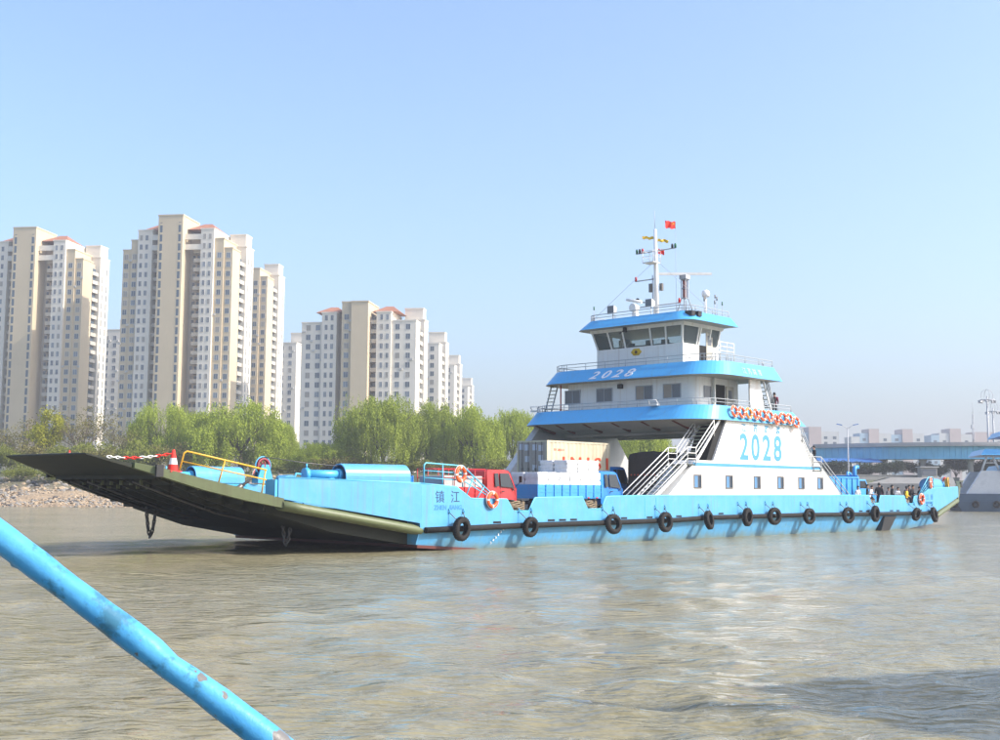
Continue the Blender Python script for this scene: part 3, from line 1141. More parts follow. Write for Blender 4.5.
def tower_b(label, X, Y, rz, left=True, h=0.0):
    """lower white block with a beige centre pier"""
    t = thing('apartment_block', label, 'apartment tower', (X, Y, 6), rz, 'apartment towers behind the river bank')
    Zt = 49.5 + h
    if left:
        wall_block(t, 0, 6.4, 2.5, 16, Zt - 2.9, 'tower_white')
        win_col(t, 2.1, 2.5, Zt - 3, WM_BIG, 2)
        win_col(t, 5.1, 2.5, Zt - 3, WM_BIG, 2)
        wall_block(t, 6.403, 11, 1.9, 16, Zt, 'tower_white')
        win_col(t, 7.8, 1.9, Zt, WM_SMALL, 2)
        win_col(t, 9.6, 1.9, Zt, WM_SMALL, 2)
        wall_block(t, 11.003, 12.9, 6, 16, Zt - 1, 'tower_recess', False)
        wall_block(t, 12.9, 16.0, 0.8, 13, Zt + 3.0, 'tower_beige')
        win_col(t, 14.4, 0.8, Zt + 2, WM_BIG, 2)
        wall_block(t, 16.003, 21.2, 0, 13, Zt + 3.0, 'tower_beige')
        wall_block(t, 21.203, 23.3, 5, 16, Zt - 1, 'tower_recess', False)
        bm = balcony_mesh(21.25, 23.25, 3.0, 4.99)
        for n in range(3, 17):
            put('balcony', bm, t, (0, 0, n * FL))
        wall_block(t, 23.303, 27.8, 1.9, 16, Zt, 'tower_white')
        win_col(t, 24.9, 1.9, Zt, WM_SMALL, 2)
        win_col(t, 26.7, 1.9, Zt, WM_SMALL, 2)
        hip_roof(t, 4.5, 12.0, 4, 14, Zt + 0.5, 2.4)
        hip_roof(t, 22.0, 29.5, 4, 14, Zt + 0.5, 2.4)
    wall_block(t, 27.803, 35.3, 2.5, 8.5, Zt - 2.6, 'tower_white')
    win_col(t, 29.7, 2.5, Zt - 3, WM_BIG, 2)
    win_col(t, 32.9, 2.5, Zt - 3, WM_BIG, 2)
    wall_block(t, 31.0, 34.2, 8.503, 12.5, Zt - 2.6, 'tower_recess', False)
    bm = balcony_mesh(-1.9, 1.9, -1.2, 0)
    for n in range(2, 16):
        put('balcony', bm, t, (34.203, 10.5, n * FL), (0, 0, math.pi / 2))
    wall_block(t, 31.003, 35.8, 12.503, 18, Zt - 1.0, 'tower_white')
    wall_block(t, 29.5, 35.2, 13.2, 17.4, Zt + 2.6, 'tower_white')
    win_col(t, 35.8, 14.0, Zt - 1, WM_TALL, 2, True)
    win_col(t, 35.8, 16.4, Zt - 1, WM_TALL, 2, True)
    return t


RZ = -R(8)


def front_left(xr_px, Y, width):
    """front-left corner of a block whose right front edge stands at pixel xr_px, depth Y there"""
    P = pix(xr_px, 490, Y)
    return P.x - width * math.cos(RZ), Y - width * math.sin(RZ)


x, y = front_left(69, 377, 35.7)
tower_a('tall beige and white apartment tower at the left picture edge', x, y, RZ)
x, y = front_left(222, 358, 35.7)
tower_a('tallest beige and white apartment tower with red roofs, in full view', x, y, RZ)
x, y = front_left(259, 408, 35.7)
tower_a('apartment tower showing only its flank, just right of the tallest tower', x, y, RZ, False, False)
x, y = front_left(413, 349, 35.6)
tower_b('white apartment block with beige pier and red roofs above the dense willows', x, y, RZ)
x, y = front_left(291, 455, 35.3)
tower_b('narrow sliver of a block left of the white block with beige pier', x, y, RZ, False, 6)
x, y = front_left(436, 405, 35.3)
tower_b('first of the three white blocks receding behind the white block', x, y, RZ, False, 0)
x, y = front_left(452, 478, 35.3)
tower_b('second of the three white blocks receding behind the white block', x, y, RZ, False, 0)
x, y = front_left(466, 580, 35.3)
tower_b('third and farthest of the three receding white blocks', x, y, RZ, False, 0)
x, y = front_left(112, 450, 35.3)
tower_b('low block with red roof between the two tallest towers', x, y, RZ, False, 10)

# ---------------------------------------------------------------- right shore: landing, overpass, far flats
mat('flat_white', (0.50, 0.50, 0.49), 0.85, var=0.05, scale=0.1)
mat('flat_pink', (0.44, 0.36, 0.34), 0.85, var=0.05, scale=0.1)
mat('flat_blue', (0.30, 0.42, 0.52), 0.85, var=0.05, scale=0.1)
mat('girder_blue', (0.15, 0.50, 0.70), 0.55, var=0.10, scale=0.25, streak=(0.08, 0.28, 0.38), streak_amt=0.5)
mat('pier_grey', (0.42, 0.41, 0.40), 0.85, var=0.12, scale=0.4)
mat('pole_grey', (0.42, 0.43, 0.45), 0.5, var=0.05)
mat('shed_blue', (0.02, 0.12, 0.36), 0.6, var=0.1, scale=0.5)


def landing():
    b = MB()
    # concrete slipway laid on the bank, in slabs with joints
    xs = [44 + 9.5 * i for i in range(12)]
    for i in range(11):
        x0, x1 = xs[i] + 0.03, xs[i + 1] - 0.03
        for j in range(5):
            y0, y1 = 197.5 + 9.2 * j, 197.5 + 9.2 * (j + 1) - 0.06
            z0, z1 = gh(60, y0), gh(60, y1)
            b.hexa([(x0, y0, z0 - 0.9), (x1, y0, z0 - 0.9), (x1, y1, z1 - 0.9), (x0, y1, z1 - 0.9),
                    (x0, y0, z0 + 0.16), (x1, y0, z0 + 0.16), (x1, y1, z1 + 0.16), (x0, y1, z1 + 0.16)])
    kind(b.build('landing_slipway', 'concrete_dark'), 'structure')


landing()


def overpass():
    Y0 = 252
    t = thing('overpass', 'blue steel girder overpass crossing above the landing on the right', 'overpass', (0, 0, 0))
    A = pix(812, 443, Y0 + 26)
    B = pix(905, 443, Y0)
    C = pix(1010, 443, Y0 + 6)
    D = C + (C - B) * 0.9
    pts = []
    for i in range(27):
        s = i / 26
        # gentle single curve through the three sighted points
        x = A.x * (1 - s) + D.x * s
        pts.append((x, 252 + 26 * (1 - s) ** 2.6 + 10 * s * s))
    zt, zb = 13.3, 10.3
    g, d, rb, par = MB(), MB(), MB(), MB()

    def sec(i, y0, y1, z0, z1):
        x, y = pts[i]
        return [(x, y + y0, z0), (x, y + y0, z1), (x, y + y1, z1), (x, y + y1, z0)]
    n = len(pts)
    g.loft([sec(i, 0, 0.3, zb, zt - 0.35) for i in range(n)])
    g.loft([sec(i, 5.5, 5.8, zb, zt - 0.35) for i in range(n)])
    g.loft([sec(i, -0.25, 6.05, zb - 0.15, zb - 0.003) for i in range(n)])
    g.build('girder', 'girder_blue', t)
    d.loft([sec(i, -1.0, 6.8, zt - 0.347, zt - 0.02) for i in range(n)])
    d.build('deck_slab', 'pier_grey', t)
    par.loft([sec(i, -1.05, -0.8, zt - 0.017, zt + 0.5) for i in range(n)])
    par.build('parapet', 'pier_grey', t)
    for i in range(1, n - 1):
        for k in (0, 0.5):
            x = pts[i][0] * (1 - k) + pts[i + 1][0] * k
            y = pts[i][1] * (1 - k) + pts[i + 1][1] * k
            r = MB()
            r.box(x - 0.05, x + 0.05, y - 0.18, y + 0.02, zb + 0.01, zt - 0.36)
            r.build('stiffener', 'girder_blue', t)
    for px in (838, 874, 906, 941, 985, 1030):
        q = pix(px, 470, Y0 + 2)
        y = min(pts, key=lambda p: abs(p[0] - q.x))[1] + 2.9
        z0 = gh(q.x, y) - 0.5
        p = MB()
        p.lathe([(0.001, z0), (0.62, z0), (0.62, zb - 0.9), (1.0, zb - 0.16), (0.001, zb - 0.16)], (q.x, y, 0), 2, 12)
        p.build('pier', 'pier_grey', t)


overpass()


def far_flat(label, px0, px1, ytop, Y, m, steps):
    """a slab of flats far behind the overpass; steps: (frac0, frac1, extra height, material)"""
    A, B = pix(px0, ytop, Y), pix(px1, ytop, Y)
    W, H = B.x - A.x, A.z - 6
    t = thing('far_flats', label, 'apartment building', (A.x, Y, 6), 0, 'hazy flats far behind the overpass')
    for f0, f1, e, mm in steps:
        b = MB()
        b.box(W * f0 + 0.02, W * f1 - 0.02, -0.6 if e > 0 else 0, 13, -4, H + e)
        w = b.build('wall', mm, t)
        wb = MB()
        nx = max(1, int((f1 - f0) * W / 4.2))
        for k in range(nx):
            for n in range(int((H + e - 1) / 3)):
                if mm == 'flat_pink':
                    continue
                xc = W * f0 + (k + 0.5) * (f1 - f0) * W / nx
                wb.box(xc - 0.9, xc + 0.9, -0.07, 0.1, n * 3 + 1.0, n * 3 + 2.5)
        if wb.v:
            o = wb.build('windows', 'tower_glass', w)
            kind(o, 'stuff')


far_flat('pale blue and white flats with pink stair tower, left of the twin arm lamp', 770, 839, 431, 640, 'flat_white', ((0, .30, 0, 'flat_white'), (.30, .56, -.6, 'flat_blue'), (.56, .74, 2.4, 'flat_pink'), (.74, 1, 0, 'flat_white')))
far_flat('pale flats with two pink stair towers, between lamp and mast', 851, 924, 433, 660, 'flat_white', ((0, .12, -2, 'flat_white'), (.12, .24, 0, 'flat_blue'), (.24, .38, 2.4, 'flat_pink'), (.38, .55, 0, 'flat_white'), (.55, .70, -.8, 'flat_blue'), (.70, .84, 2.4, 'flat_pink'), (.84, 1, 0, 'flat_white')))
far_flat('pale flats with pink tower, just left of the thin mast', 931, 972, 433, 680, 'flat_white', ((0, .2, -1.2, 'flat_blue'), (.2, .45, 0, 'flat_white'), (.45, .72, 2.6, 'flat_pink'), (.72, 1, -.6, 'flat_white')))
far_flat('brownish flats right behind the tall floodlight mast', 974, 1030, 432, 690, 'flat_white', ((0, .35, 0, 'flat_pink'), (.35, .7, -1, 'flat_white'), (.7, 1, .8, 'flat_pink')))


def lamp_post():
    P = pix(848.5, 470, 214)
    z0 = gh(P.x, P.y)
    t = thing('street_lamp', 'white twin arm street lamp standing in front of the overpass', 'street lamp', (P.x, P.y, z0))
    top = pix(848.5, 428, 214).z - z0
    b = MB()
    b.tube([(0, 0, -0.2), (0, 0, top)], [0.16, 0.08], 10)
    b.build('pole', 'pole_grey', t)
    for s in (-1, 1):
        b = MB()
        b.tube([(0, 0, top - 0.15), (s * 0.7, 0, top + 0.35), (s * 1.15, 0, top + 0.55)], 0.05, 6)
        a = b.build('arm', 'pole_grey', t)
        b = MB()
        b.hexa([(s * 1.0, -0.14, top + 0.44), (s * 2.0, -0.14, top + 0.64), (s * 2.0, 0.14, top + 0.64), (s * 1.0, 0.14, top + 0.44),
                (s * 1.0, -0.14, top + 0.60), (s * 1.9, -0.10, top + 0.78), (s * 1.9, 0.10, top + 0.78), (s * 1.0, 0.14, top + 0.60)])
        b.build('lamp_head', 'shed_blue', a)


lamp_post()


def flood_mast(px, ytop, Y, label, ring=True):
    P = pix(px, 470, Y)
    z0 = gh(P.x, P.y)
    h = pix(px, ytop, Y).z - z0
    t = thing('floodlight_mast', label, 'floodlight mast', (P.x, P.y, z0))
    b = MB()
    b.tube([(0, 0, -0.2), (0, 0, h)], [0.32, 0.16], 10)
    b.build('pole', 'pole_grey', t)
    b = MB()
    b.torus((0, 0, h - 0.9), 2, 1.55, 0.10, 24, 6)
    b.torus((0, 0, h + 0.1), 0, 1.35, 0.05, 24, 6)
    b.torus((0, 0, h + 0.1), 1, 1.35, 0.05, 24, 6)
    for k in range(4):
        a = k * math.pi / 2
        b.tube([(0, 0, h - 0.9), (1.55 * math.cos(a), 1.55 * math.sin(a), h - 0.9)], 0.05, 6)
    r = b.build('crown_ring', 'pole_grey', t)
    for k in range(8):
        a = k * math.pi / 4 + 0.2
        b = MB()
        b.box(-0.25, 0.25, -0.15, 0.15, -0.62, -0.05)
        b.build('floodlight', 'pole_grey', r, (1.6 * math.cos(a), 1.6 * math.sin(a), h - 0.95), (0.4, 0, a))


flood_mast(989.5, 396, 262, 'tall floodlight mast with ring of lamps at the right edge')
flood_mast(995, 408, 300, 'smaller floodlight mast behind the tall one at right edge')


def lattice_mast():
    P = pix(974.5, 465, 280)
    z0 = gh(P.x, P.y)
    h = pix(974.5, 402, 280).z - z0
    t = thing('antenna_mast', 'thin lattice antenna mast left of the tall floodlight mast', 'mast', (P.x, P.y, z0))
    b = MB()
    for a in (0, 2.09, 4.19):
        b.tube([(0.5 * math.cos(a), 0.5 * math.sin(a), 0), (0.12 * math.cos(a), 0.12 * math.sin(a), h * 0.85)], 0.05, 5)
    for k in range(12):
        z, z2 = h * 0.85 * k / 12, h * 0.85 * (k + 1) / 12
        r0, r1 = 0.5 - 0.38 * k / 12, 0.5 - 0.38 * (k + 1) / 12
        b.tube([(r0, 0, z), (r1 * math.cos(2.09), r1 * math.sin(2.09), z2)], 0.03, 4)
        b.tube([(r0 * math.cos(2.09), r0 * math.sin(2.09), z), (r1 * math.cos(4.19), r1 * math.sin(4.19), z2)], 0.03, 4)
    b.build('lattice', 'pole_grey', t)
    b = MB()
    b.tube([(0, 0, h * 0.82), (0, 0, h)], 0.05, 6)
    b.box(-0.5, -0.1, -0.2, 0.2, h * 0.66, h * 0.71)
    b.build('antenna', 'pole_grey', t)


lattice_mast()


def shed():
    P = pix(846, 470, 268)
    z0 = gh(P.x, P.y)
    t = thing('landing_shed', 'low open shed with blue roof under the overpass', 'shed', (P.x, P.y, z0))
    b = MB()
    b.prism([(-4, 4.1), (0, 4.9), (4, 4.1), (4, 3.9), (0, 4.7), (-4, 3.9)], 0, -7, 7)
    b.build('roof', 'shed_blue', t)
    for x in (-6.5, -2.2, 2.2, 6.5):
        for y in (-3.5, 3.5):
            b = MB()
            b.tube([(x, y, -0.2), (x, y, 4.1)], 0.14, 8)
            b.build('post', 'pier_grey', t)
    b = MB()
    b.box(-6.5, 6.5, 3.0, 3.2, 0, 3.2)
    b.build('wall', 'flat_white', t)


shed()


def quay_wall():
    P = pix(830, 474, 246)
    Q = pix(927, 474, 246)
    t = thing('quay_wall', 'low pale parapet wall at the top of the landing slope', 'wall', (P.x, 246, gh(P.x, 246)))
    b = MB()
    b.box(-12, Q.x - P.x, -0.2, 0.2, -0.4, 0.95)
    b.box(-12.1, Q.x - P.x + 0.1, -0.28, 0.28, 0.953, 1.1)
    b.build('coping', 'concrete', t)
    b = MB()
    b.box(Q.x - P.x - 0.5, Q.x - P.x + 0.5, -0.5, 0.5, -0.4, 1.7)
    b.build('pillar', 'concrete', t)


quay_wall()
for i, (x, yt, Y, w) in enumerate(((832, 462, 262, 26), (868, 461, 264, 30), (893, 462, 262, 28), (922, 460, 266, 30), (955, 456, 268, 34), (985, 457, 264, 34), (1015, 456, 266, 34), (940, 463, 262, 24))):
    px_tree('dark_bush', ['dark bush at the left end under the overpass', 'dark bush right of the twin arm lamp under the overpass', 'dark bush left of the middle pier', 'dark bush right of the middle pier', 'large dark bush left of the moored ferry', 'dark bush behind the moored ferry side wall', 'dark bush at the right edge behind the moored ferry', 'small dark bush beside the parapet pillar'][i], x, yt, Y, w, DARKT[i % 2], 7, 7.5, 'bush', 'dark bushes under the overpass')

# parked kiosk and blue bin on the landing
b = thing('guard_kiosk', 'small glass fronted grey kiosk on the landing, under the overpass', 'kiosk', (pix(926, 470, 244.5).x, 243.8, gh(90, 243.8)))
k = MB(); k.box(-1.6, 1.6, -1.2, 1.2, 0.0, 2.6); k.build('body', 'concrete', b)
k = MB(); k.box(-1.4, 1.4, -1.26, -1.19, 1.0, 2.2); k.build('window', 'window_grey', b)
k = MB(); k.box(-1.9, 1.9, -1.5, 1.5, 2.603, 2.8); k.build('roof', 'pier_grey', b)


def moored_ferry():
    """the sister ferry berthed at the right picture edge: only its end shows"""
    P = pix(993, 505, 181)
    t = thing('moored_ferry', 'blue and white ferry moored at the landing, cut by right edge', 'ferry', (P.x, 181, 0), R(-14))
    mat('old_navy', (0.05, 0.09, 0.14), 0.6, var=0.25, scale=0.5, dirt=(0.07, 0.07, 0.065), dirt_amt=0.6)
    mat('old_white', (0.62, 0.63, 0.64), 0.55, var=0.12, scale=0.5, dirt=(0.3, 0.31, 0.32), dirt_amt=0.6)
    b = MB()
    b.hexa([(-4, 0, -0.7), (40, 0, -0.7), (40, 14, -0.7), (-4, 14, -0.7), (-5.5, -0.2, 1.6), (40, -0.2, 1.6), (40, 14.2, 1.6), (-5.5, 14.2, 1.6)])
    b.hexa([(-5.4, -0.15, 1.603), (40, -0.15, 1.603), (40, 0.0, 1.603), (-5.4, 0.0, 1.603), (-5.8, -0.15, 2.7), (40, -0.15, 2.7), (40, 0.0, 2.7), (-5.8, 0.0, 2.7)])
    b.build('hull', 'old_navy', t, bevel=0.05)
    b = MB()
    b.prism([(-3.6, 2.7), (-1.4, 6.2), (24, 6.2), (26, 2.7)], 1, 0.2, 1.7)
    b.prism([(-3.6, 2.7), (-1.4, 6.2), (24, 6.2), (26, 2.7)], 1, 12.3, 13.8)
    b.build('side_wall', 'old_white', t)
    b = MB()
    for z0, x0, dx in ((6.203, 1.6, 0.5), (8.6, -0.9, 0.6), (11.5, 2.2, 0.6)):
        b.loft([[(x0 - dx, -0.4, z0), (24, -0.4, z0), (24, 14.4, z0), (x0 - dx, 14.4, z0)],
                [(x0, 0.1, z0 + 0.9), (23.4, 0.1, z0 + 0.9), (23.4, 13.9, z0 + 0.9), (x0, 13.9, z0 + 0.9)]])
    b.build('deck_band', 'band_blue', t)
    b = MB()
    b.box(3.2, 22, 1.6, 12.4, 7.1, 8.6)
    b.box(3.6, 20, 3.2, 10.8, 9.5, 11.5)
    b.build('deckhouse', 'old_white', t)
    for x in (4.2, 7.2, 10.2):
        b = MB()
        b.box(x, x + 1.4, 1.52, 1.62, 7.5, 8.4)
        b.build('window', 'window_grey', t)
    for x in (6.0, 8.4, 10.8):
        b = MB()
        b.box(x, x + 1.9, 3.12, 3.22, 10.3, 11.3)
        b.build('window', 'window_dark', t)
    b = MB()
    for y in (0.4, 1.4):
        b.tube([(-1.3, y, 6.2), (-0.4, y, 8.7)], 0.10, 6)
        b.tube([(1.2, y, 6.2), (0.2, y, 8.7)], 0.10, 6)
    b.tube([(-0.4, 0.4, 8.5), (0.2, 1.4, 8.5)], 0.1, 6)
    b.tube([(-0.9, 0.4, 7.4), (0.7, 0.4, 7.4)], 0.07, 6)
    b.build('frame_mast', 'old_white', t)
    for x in (-5.5, -2.5, 0.5, 3.5, 6.5):
        b = MB()
        b.torus((x, -0.38, 1.1), 1, 0.38, 0.17, 18, 8)
        b.build('tyre_fender', 'rubber', t)


moored_ferry()

# ---------------------------------------------------------------- haze
hb = MB()
hb.box(-7000, 7000, -7000, 7000, -3.2, 112)
hm = bpy.data.materials.new('haze_air')
hm.use_nodes = True
hn = hm.node_tree.nodes
hn.remove(hn['Principled BSDF'])
pv = hn.new('ShaderNodeVolumePrincipled')
pv.inputs['Color'].default_value = (0.70, 0.72, 0.77, 1)
pv.inputs['Density'].default_value = 0.00060
pv.inputs['Anisotropy'].default_value = 0.15
hm.node_tree.links.new(pv.outputs[0], hn['Material Output'].inputs['Volume'])
MATS['haze_air'] = hm
hz = hb.build('haze', 'haze_air')
kind(hz, 'stuff')
tag(hz, 'pale spring haze in the air over river and city', 'haze')

# ---------------------------------------------------------------- the ferry
# local frame: x = from bow to stern, y = from near side to far side, z = above water
F_LOC = Vector((-3.6587, 55.6032, 0))
F_ROT = math.atan2(0.72550, 0.68822)
F_MAT = Matrix.Translation(F_LOC) @ Matrix.Rotation(F_ROT, 4, 'Z')
BW, LEN, DK = 15.4, 57.0, 1.55


def fw(u, v, z):
    return F_MAT @ Vector((u, v, z))


ferry = thing('car_ferry', 'light blue and white double ended car ferry with raised bow ramp', 'ferry', F_LOC, F_ROT)


def vn(u):
    """plan taper of both ends"""
    if u < 0:
        return 1.2 * (-u) / 7.2
    if u > LEN:
        return 1.2 * (u - LEN) / 7.2
    return 0.0


RAILZ = [(0, 0.97), (6.7, 1.08), (20, 1.15), (24, 1.27), (35, 1.3), (57, 1.22)]
BOT = [(-14.2, 4.02), (-11.9, 3.28), (-7.2, 1.85), (-4, 0.95), (0, 0.30), (4, 0.02), (7, -1.0), (50, -1.0), (53, 0.05), (57, 0.35), (61, 1.0), (64.2, 1.85)]


def rz_(u):
    return interp(RAILZ, u)


def build_hull():
    b = MB()
    us = [0, 2, 4, 5.5, 7, 12, 20, 24, 30, 36, 44, 50, 51.5, 53, 55, 57]
    secs = []
    for u in us:
        zb, zr = interp(BOT, u), rz_(u)
        inn = 0.05 + 0.85 * (zr - max(zb, -1)) / 2.2
        secs.append([(u, inn, zb), (u, 0.05, zr), (u, 0.05, DK - 0.1), (u, BW - 0.05, DK - 0.1), (u, BW - 0.05, zr), (u, BW - inn, zb)])
    b.loft(secs)
    hull = b.build('hull', 'hull_blue', ferry)
    # raked ends under the bow and stern, set in from the sides
    for end in (0, 1):
        r = MB()
        secs = []
        for u in [6.9, 4, 2, 0, -2, -4, -5.6, -7.2]:
            zb = interp(BOT, u) - 0.004
            top = DK - 0.12 if u > 0 else DK - 0.12 + 0.72 * (-u) / 7.2
            i = 0.5 if u > 0 else vn(u) + 0.9
            if u > 3:
                i = 0.9
                top = zb + 0.3
            uu = u if end == 0 else LEN - u
            secs.append([(uu, i, zb), (uu, i, max(top, zb + 0.2)), (uu, BW - i, max(top, zb + 0.2)), (uu, BW - i, zb)])
        r.loft(secs)
        r.build('raked_end', ['olive_shaded'], ferry)
        q = MB()
        secs = []
        for u in ([6.9, 5, 4, 3, 2, 1, 0.1] if end == 0 else [6.9, 5, 4.2]):
            zb = interp(BOT, u) - 0.012
            uu = u if end == 0 else LEN - u
            secs.append([(uu, 0.30, zb - 0.13), (uu, 0.30, zb + 0.01), (uu, BW - 0.30, zb + 0.01), (uu, BW - 0.30, zb - 0.13)])
        q.loft(secs)
        q.build('boot_plate', 'bottom_red', ferry)
    d = MB()
    secs = []
    for u in [-7.2, 0, 28, 57, 64.2]:
        e = 0.0 if 0 <= u <= LEN else 0.75
        secs.append([(u, vn(u) + 0.12, DK + e - 0.097), (u, vn(u) + 0.12, DK + e), (u, BW - vn(u) - 0.12, DK + e), (u, BW - vn(u) - 0.12, DK + e - 0.097)])
    d.loft(secs)
    d.build('main_deck', 'deck_green', ferry)
    # bulwarks
    NEAR = [(-7.2, 2.46, 3.33), (-3.6, 1.88, 3.23), (-0.02, 1.31, 3.13), (0, 0.97, 3.13), (2.38, None, 2.97), (3.35, None, 2.42), (5.92, None, 2.38), (6.4, None, 1.78), (7.55, None, 1.78), (8.05, None, 2.46), (11.85, None, 2.50), (12.3, None, 1.84), (13.5, None, 1.84), (13.95, None, 2.52), (17, None, 2.57), (24, None, 2.58), (43.7, None, 2.61), (45.2, None, 2.60), (45.55, None, 2.02), (46.75, None, 2.02), (47.1, None, 2.59), (51.15, None, 2.56), (51.5, None, 1.96), (52.6, None, 1.96), (52.95, None, 2.55), (54.2, None, 2.55), (55.7, None, 3.14), (57, 1.22, 3.2), (57.02, 1.36, 3.2), (60.6, 1.9, 3.26), (64.2, 2.5, 3.33)]
    for side in (0, 1):
        b = MB()
        secs = []
        for u, lo, hi in NEAR:
            lo = rz_(u) - 0.03 if lo is None else lo
            v0, v1 = vn(u), vn(u) + 0.10
            if side:
                v0, v1 = BW - v0, BW - v1
            secs.append([(u, v0, lo), (u, v0, hi), (u, v1, hi), (u, v1, lo)])
        b.loft(secs)
        bl = b.build('bulwark', 'hull_blue', ferry)
        c = MB()
        for (u0, _, h0), (u1, _, h1) in zip(NEAR, NEAR[1:]):
            v = 0.05
            p0, p1 = (u0, vn(u0) + v, h0 + 0.025), (u1, vn(u1) + v, h1 + 0.025)
            if side:
                p0, p1 = (p0[0], BW - p0[1], p0[2]), (p1[0], BW - p1[1], p1[2])
            c.tube([p0, p1], 0.045, 6)
        c.build('cap_rail', 'rail_blue', bl)
        if side == 0:
            # doubling plate on the bow corner, panel seams, stiffeners behind
            k = MB()
            k.add([(0.04, -0.006, 1.06), (4.45, -0.006, 1.12), (4.45, -0.006, 1.5), (2.36, -0.006, 2.90), (0.04, -0.006, 3.06),
                   (0.04, -0.0, 1.06), (4.45, 0.0, 1.12), (4.45, 0.0, 1.5), (2.36, 0.0, 2.90), (0.04, 0.0, 3.06)],
                  [(0, 1, 2, 3, 4), (0, 5, 6, 1), (1, 6, 7, 2), (2, 7, 8, 3), (3, 8, 9, 4), (4, 9, 5, 0)])
            k.build('doubling_plate', 'hull_blue', bl)
            for u in (17.4, 18.5, 42.8):
                s = MB()
                s.box(u, u + 0.025, -0.012, 0.0, rz_(u) + 0.1, 2.5)
                s.build('seam', 'gear_blue', bl)
            for u in (4.9, 9.0, 9.9, 10.8, 15.2, 17.6, 20.5, 25.0, 43.5, 44.6, 48.5, 49.6, 53.6):
                s = MB()
                s.box(u, u + 0.55, -0.013, 0.0, rz_(u) + 0.17, rz_(u) + 0.27)
                s.build('scupper', 'opening_shade', bl)  # solid box; the shade of the slit is in its colour
        for u in [x * 1.9 + 1 for x in range(30)]:
            if any(a - 0.2 < u < c_ + 0.2 for a, c_ in ((5.9, 8.1), (11.8, 14), (45.2, 47.1), (51.1, 53), (16.5, 42.5))):
                continue
            s = MB()
            y = 0.103 if side == 0 else BW - 0.35
            s.hexa([(u, y, DK), (u + 0.03, y, DK), (u + 0.03, y + 0.247, DK), (u, y + 0.247, DK),
                    (u, y + (0 if side == 0 else 0.2), 2.3), (u + 0.03, y + (0 if side == 0 else 0.2), 2.3), (u + 0.03, y + (0.05 if side == 0 else 0.247), 2.3), (u, y + (0.05 if side == 0 else 0.247), 2.3)])
            s.build('stiffener', 'hull_blue', bl)
        # fender pipe along the side
        rr = MB()
        y = -0.08 if side == 0 else BW + 0.08
        rr.tube([(u, y, rz_(u)) for u in [0.25, 3, 6.7, 10, 15, 20.5, 22, 24, 30, 35, 45, 56.8]], 0.145, 10)
        rr.build('fender_pipe', 'rubber', ferry)
        # olive edge beam of each tapered end: rounded nose at the hull, running up to the ramp
        for end in (0, 1):
            o = MB()
            secs = []
            for i, u in enumerate([0.35, 0.15, -0.3, -2, -4, -6, -7.0]):
                sc_ = [0.25, 0.75, 1, 1, 1, 1, 1][i]
                zc = 0.93 + (2.17 - 0.93) * (-u + 0.3) / 7.3
                v = vn(min(u, 0)) + 0.22
                ring = []
                for k in range(12):
                    a = 2 * math.pi * k / 12
                    ring.append((u if end == 0 else LEN - u, (v - 0.36 * sc_ * math.cos(a)) if side == 0 else BW - (v - 0.36 * sc_ * math.cos(a)), zc + 0.24 * sc_ * math.sin(a)))
                secs.append(ring)
            o.loft(secs, smooth=True)
            o.build('edge_beam', 'olive', ferry)


build_hull()


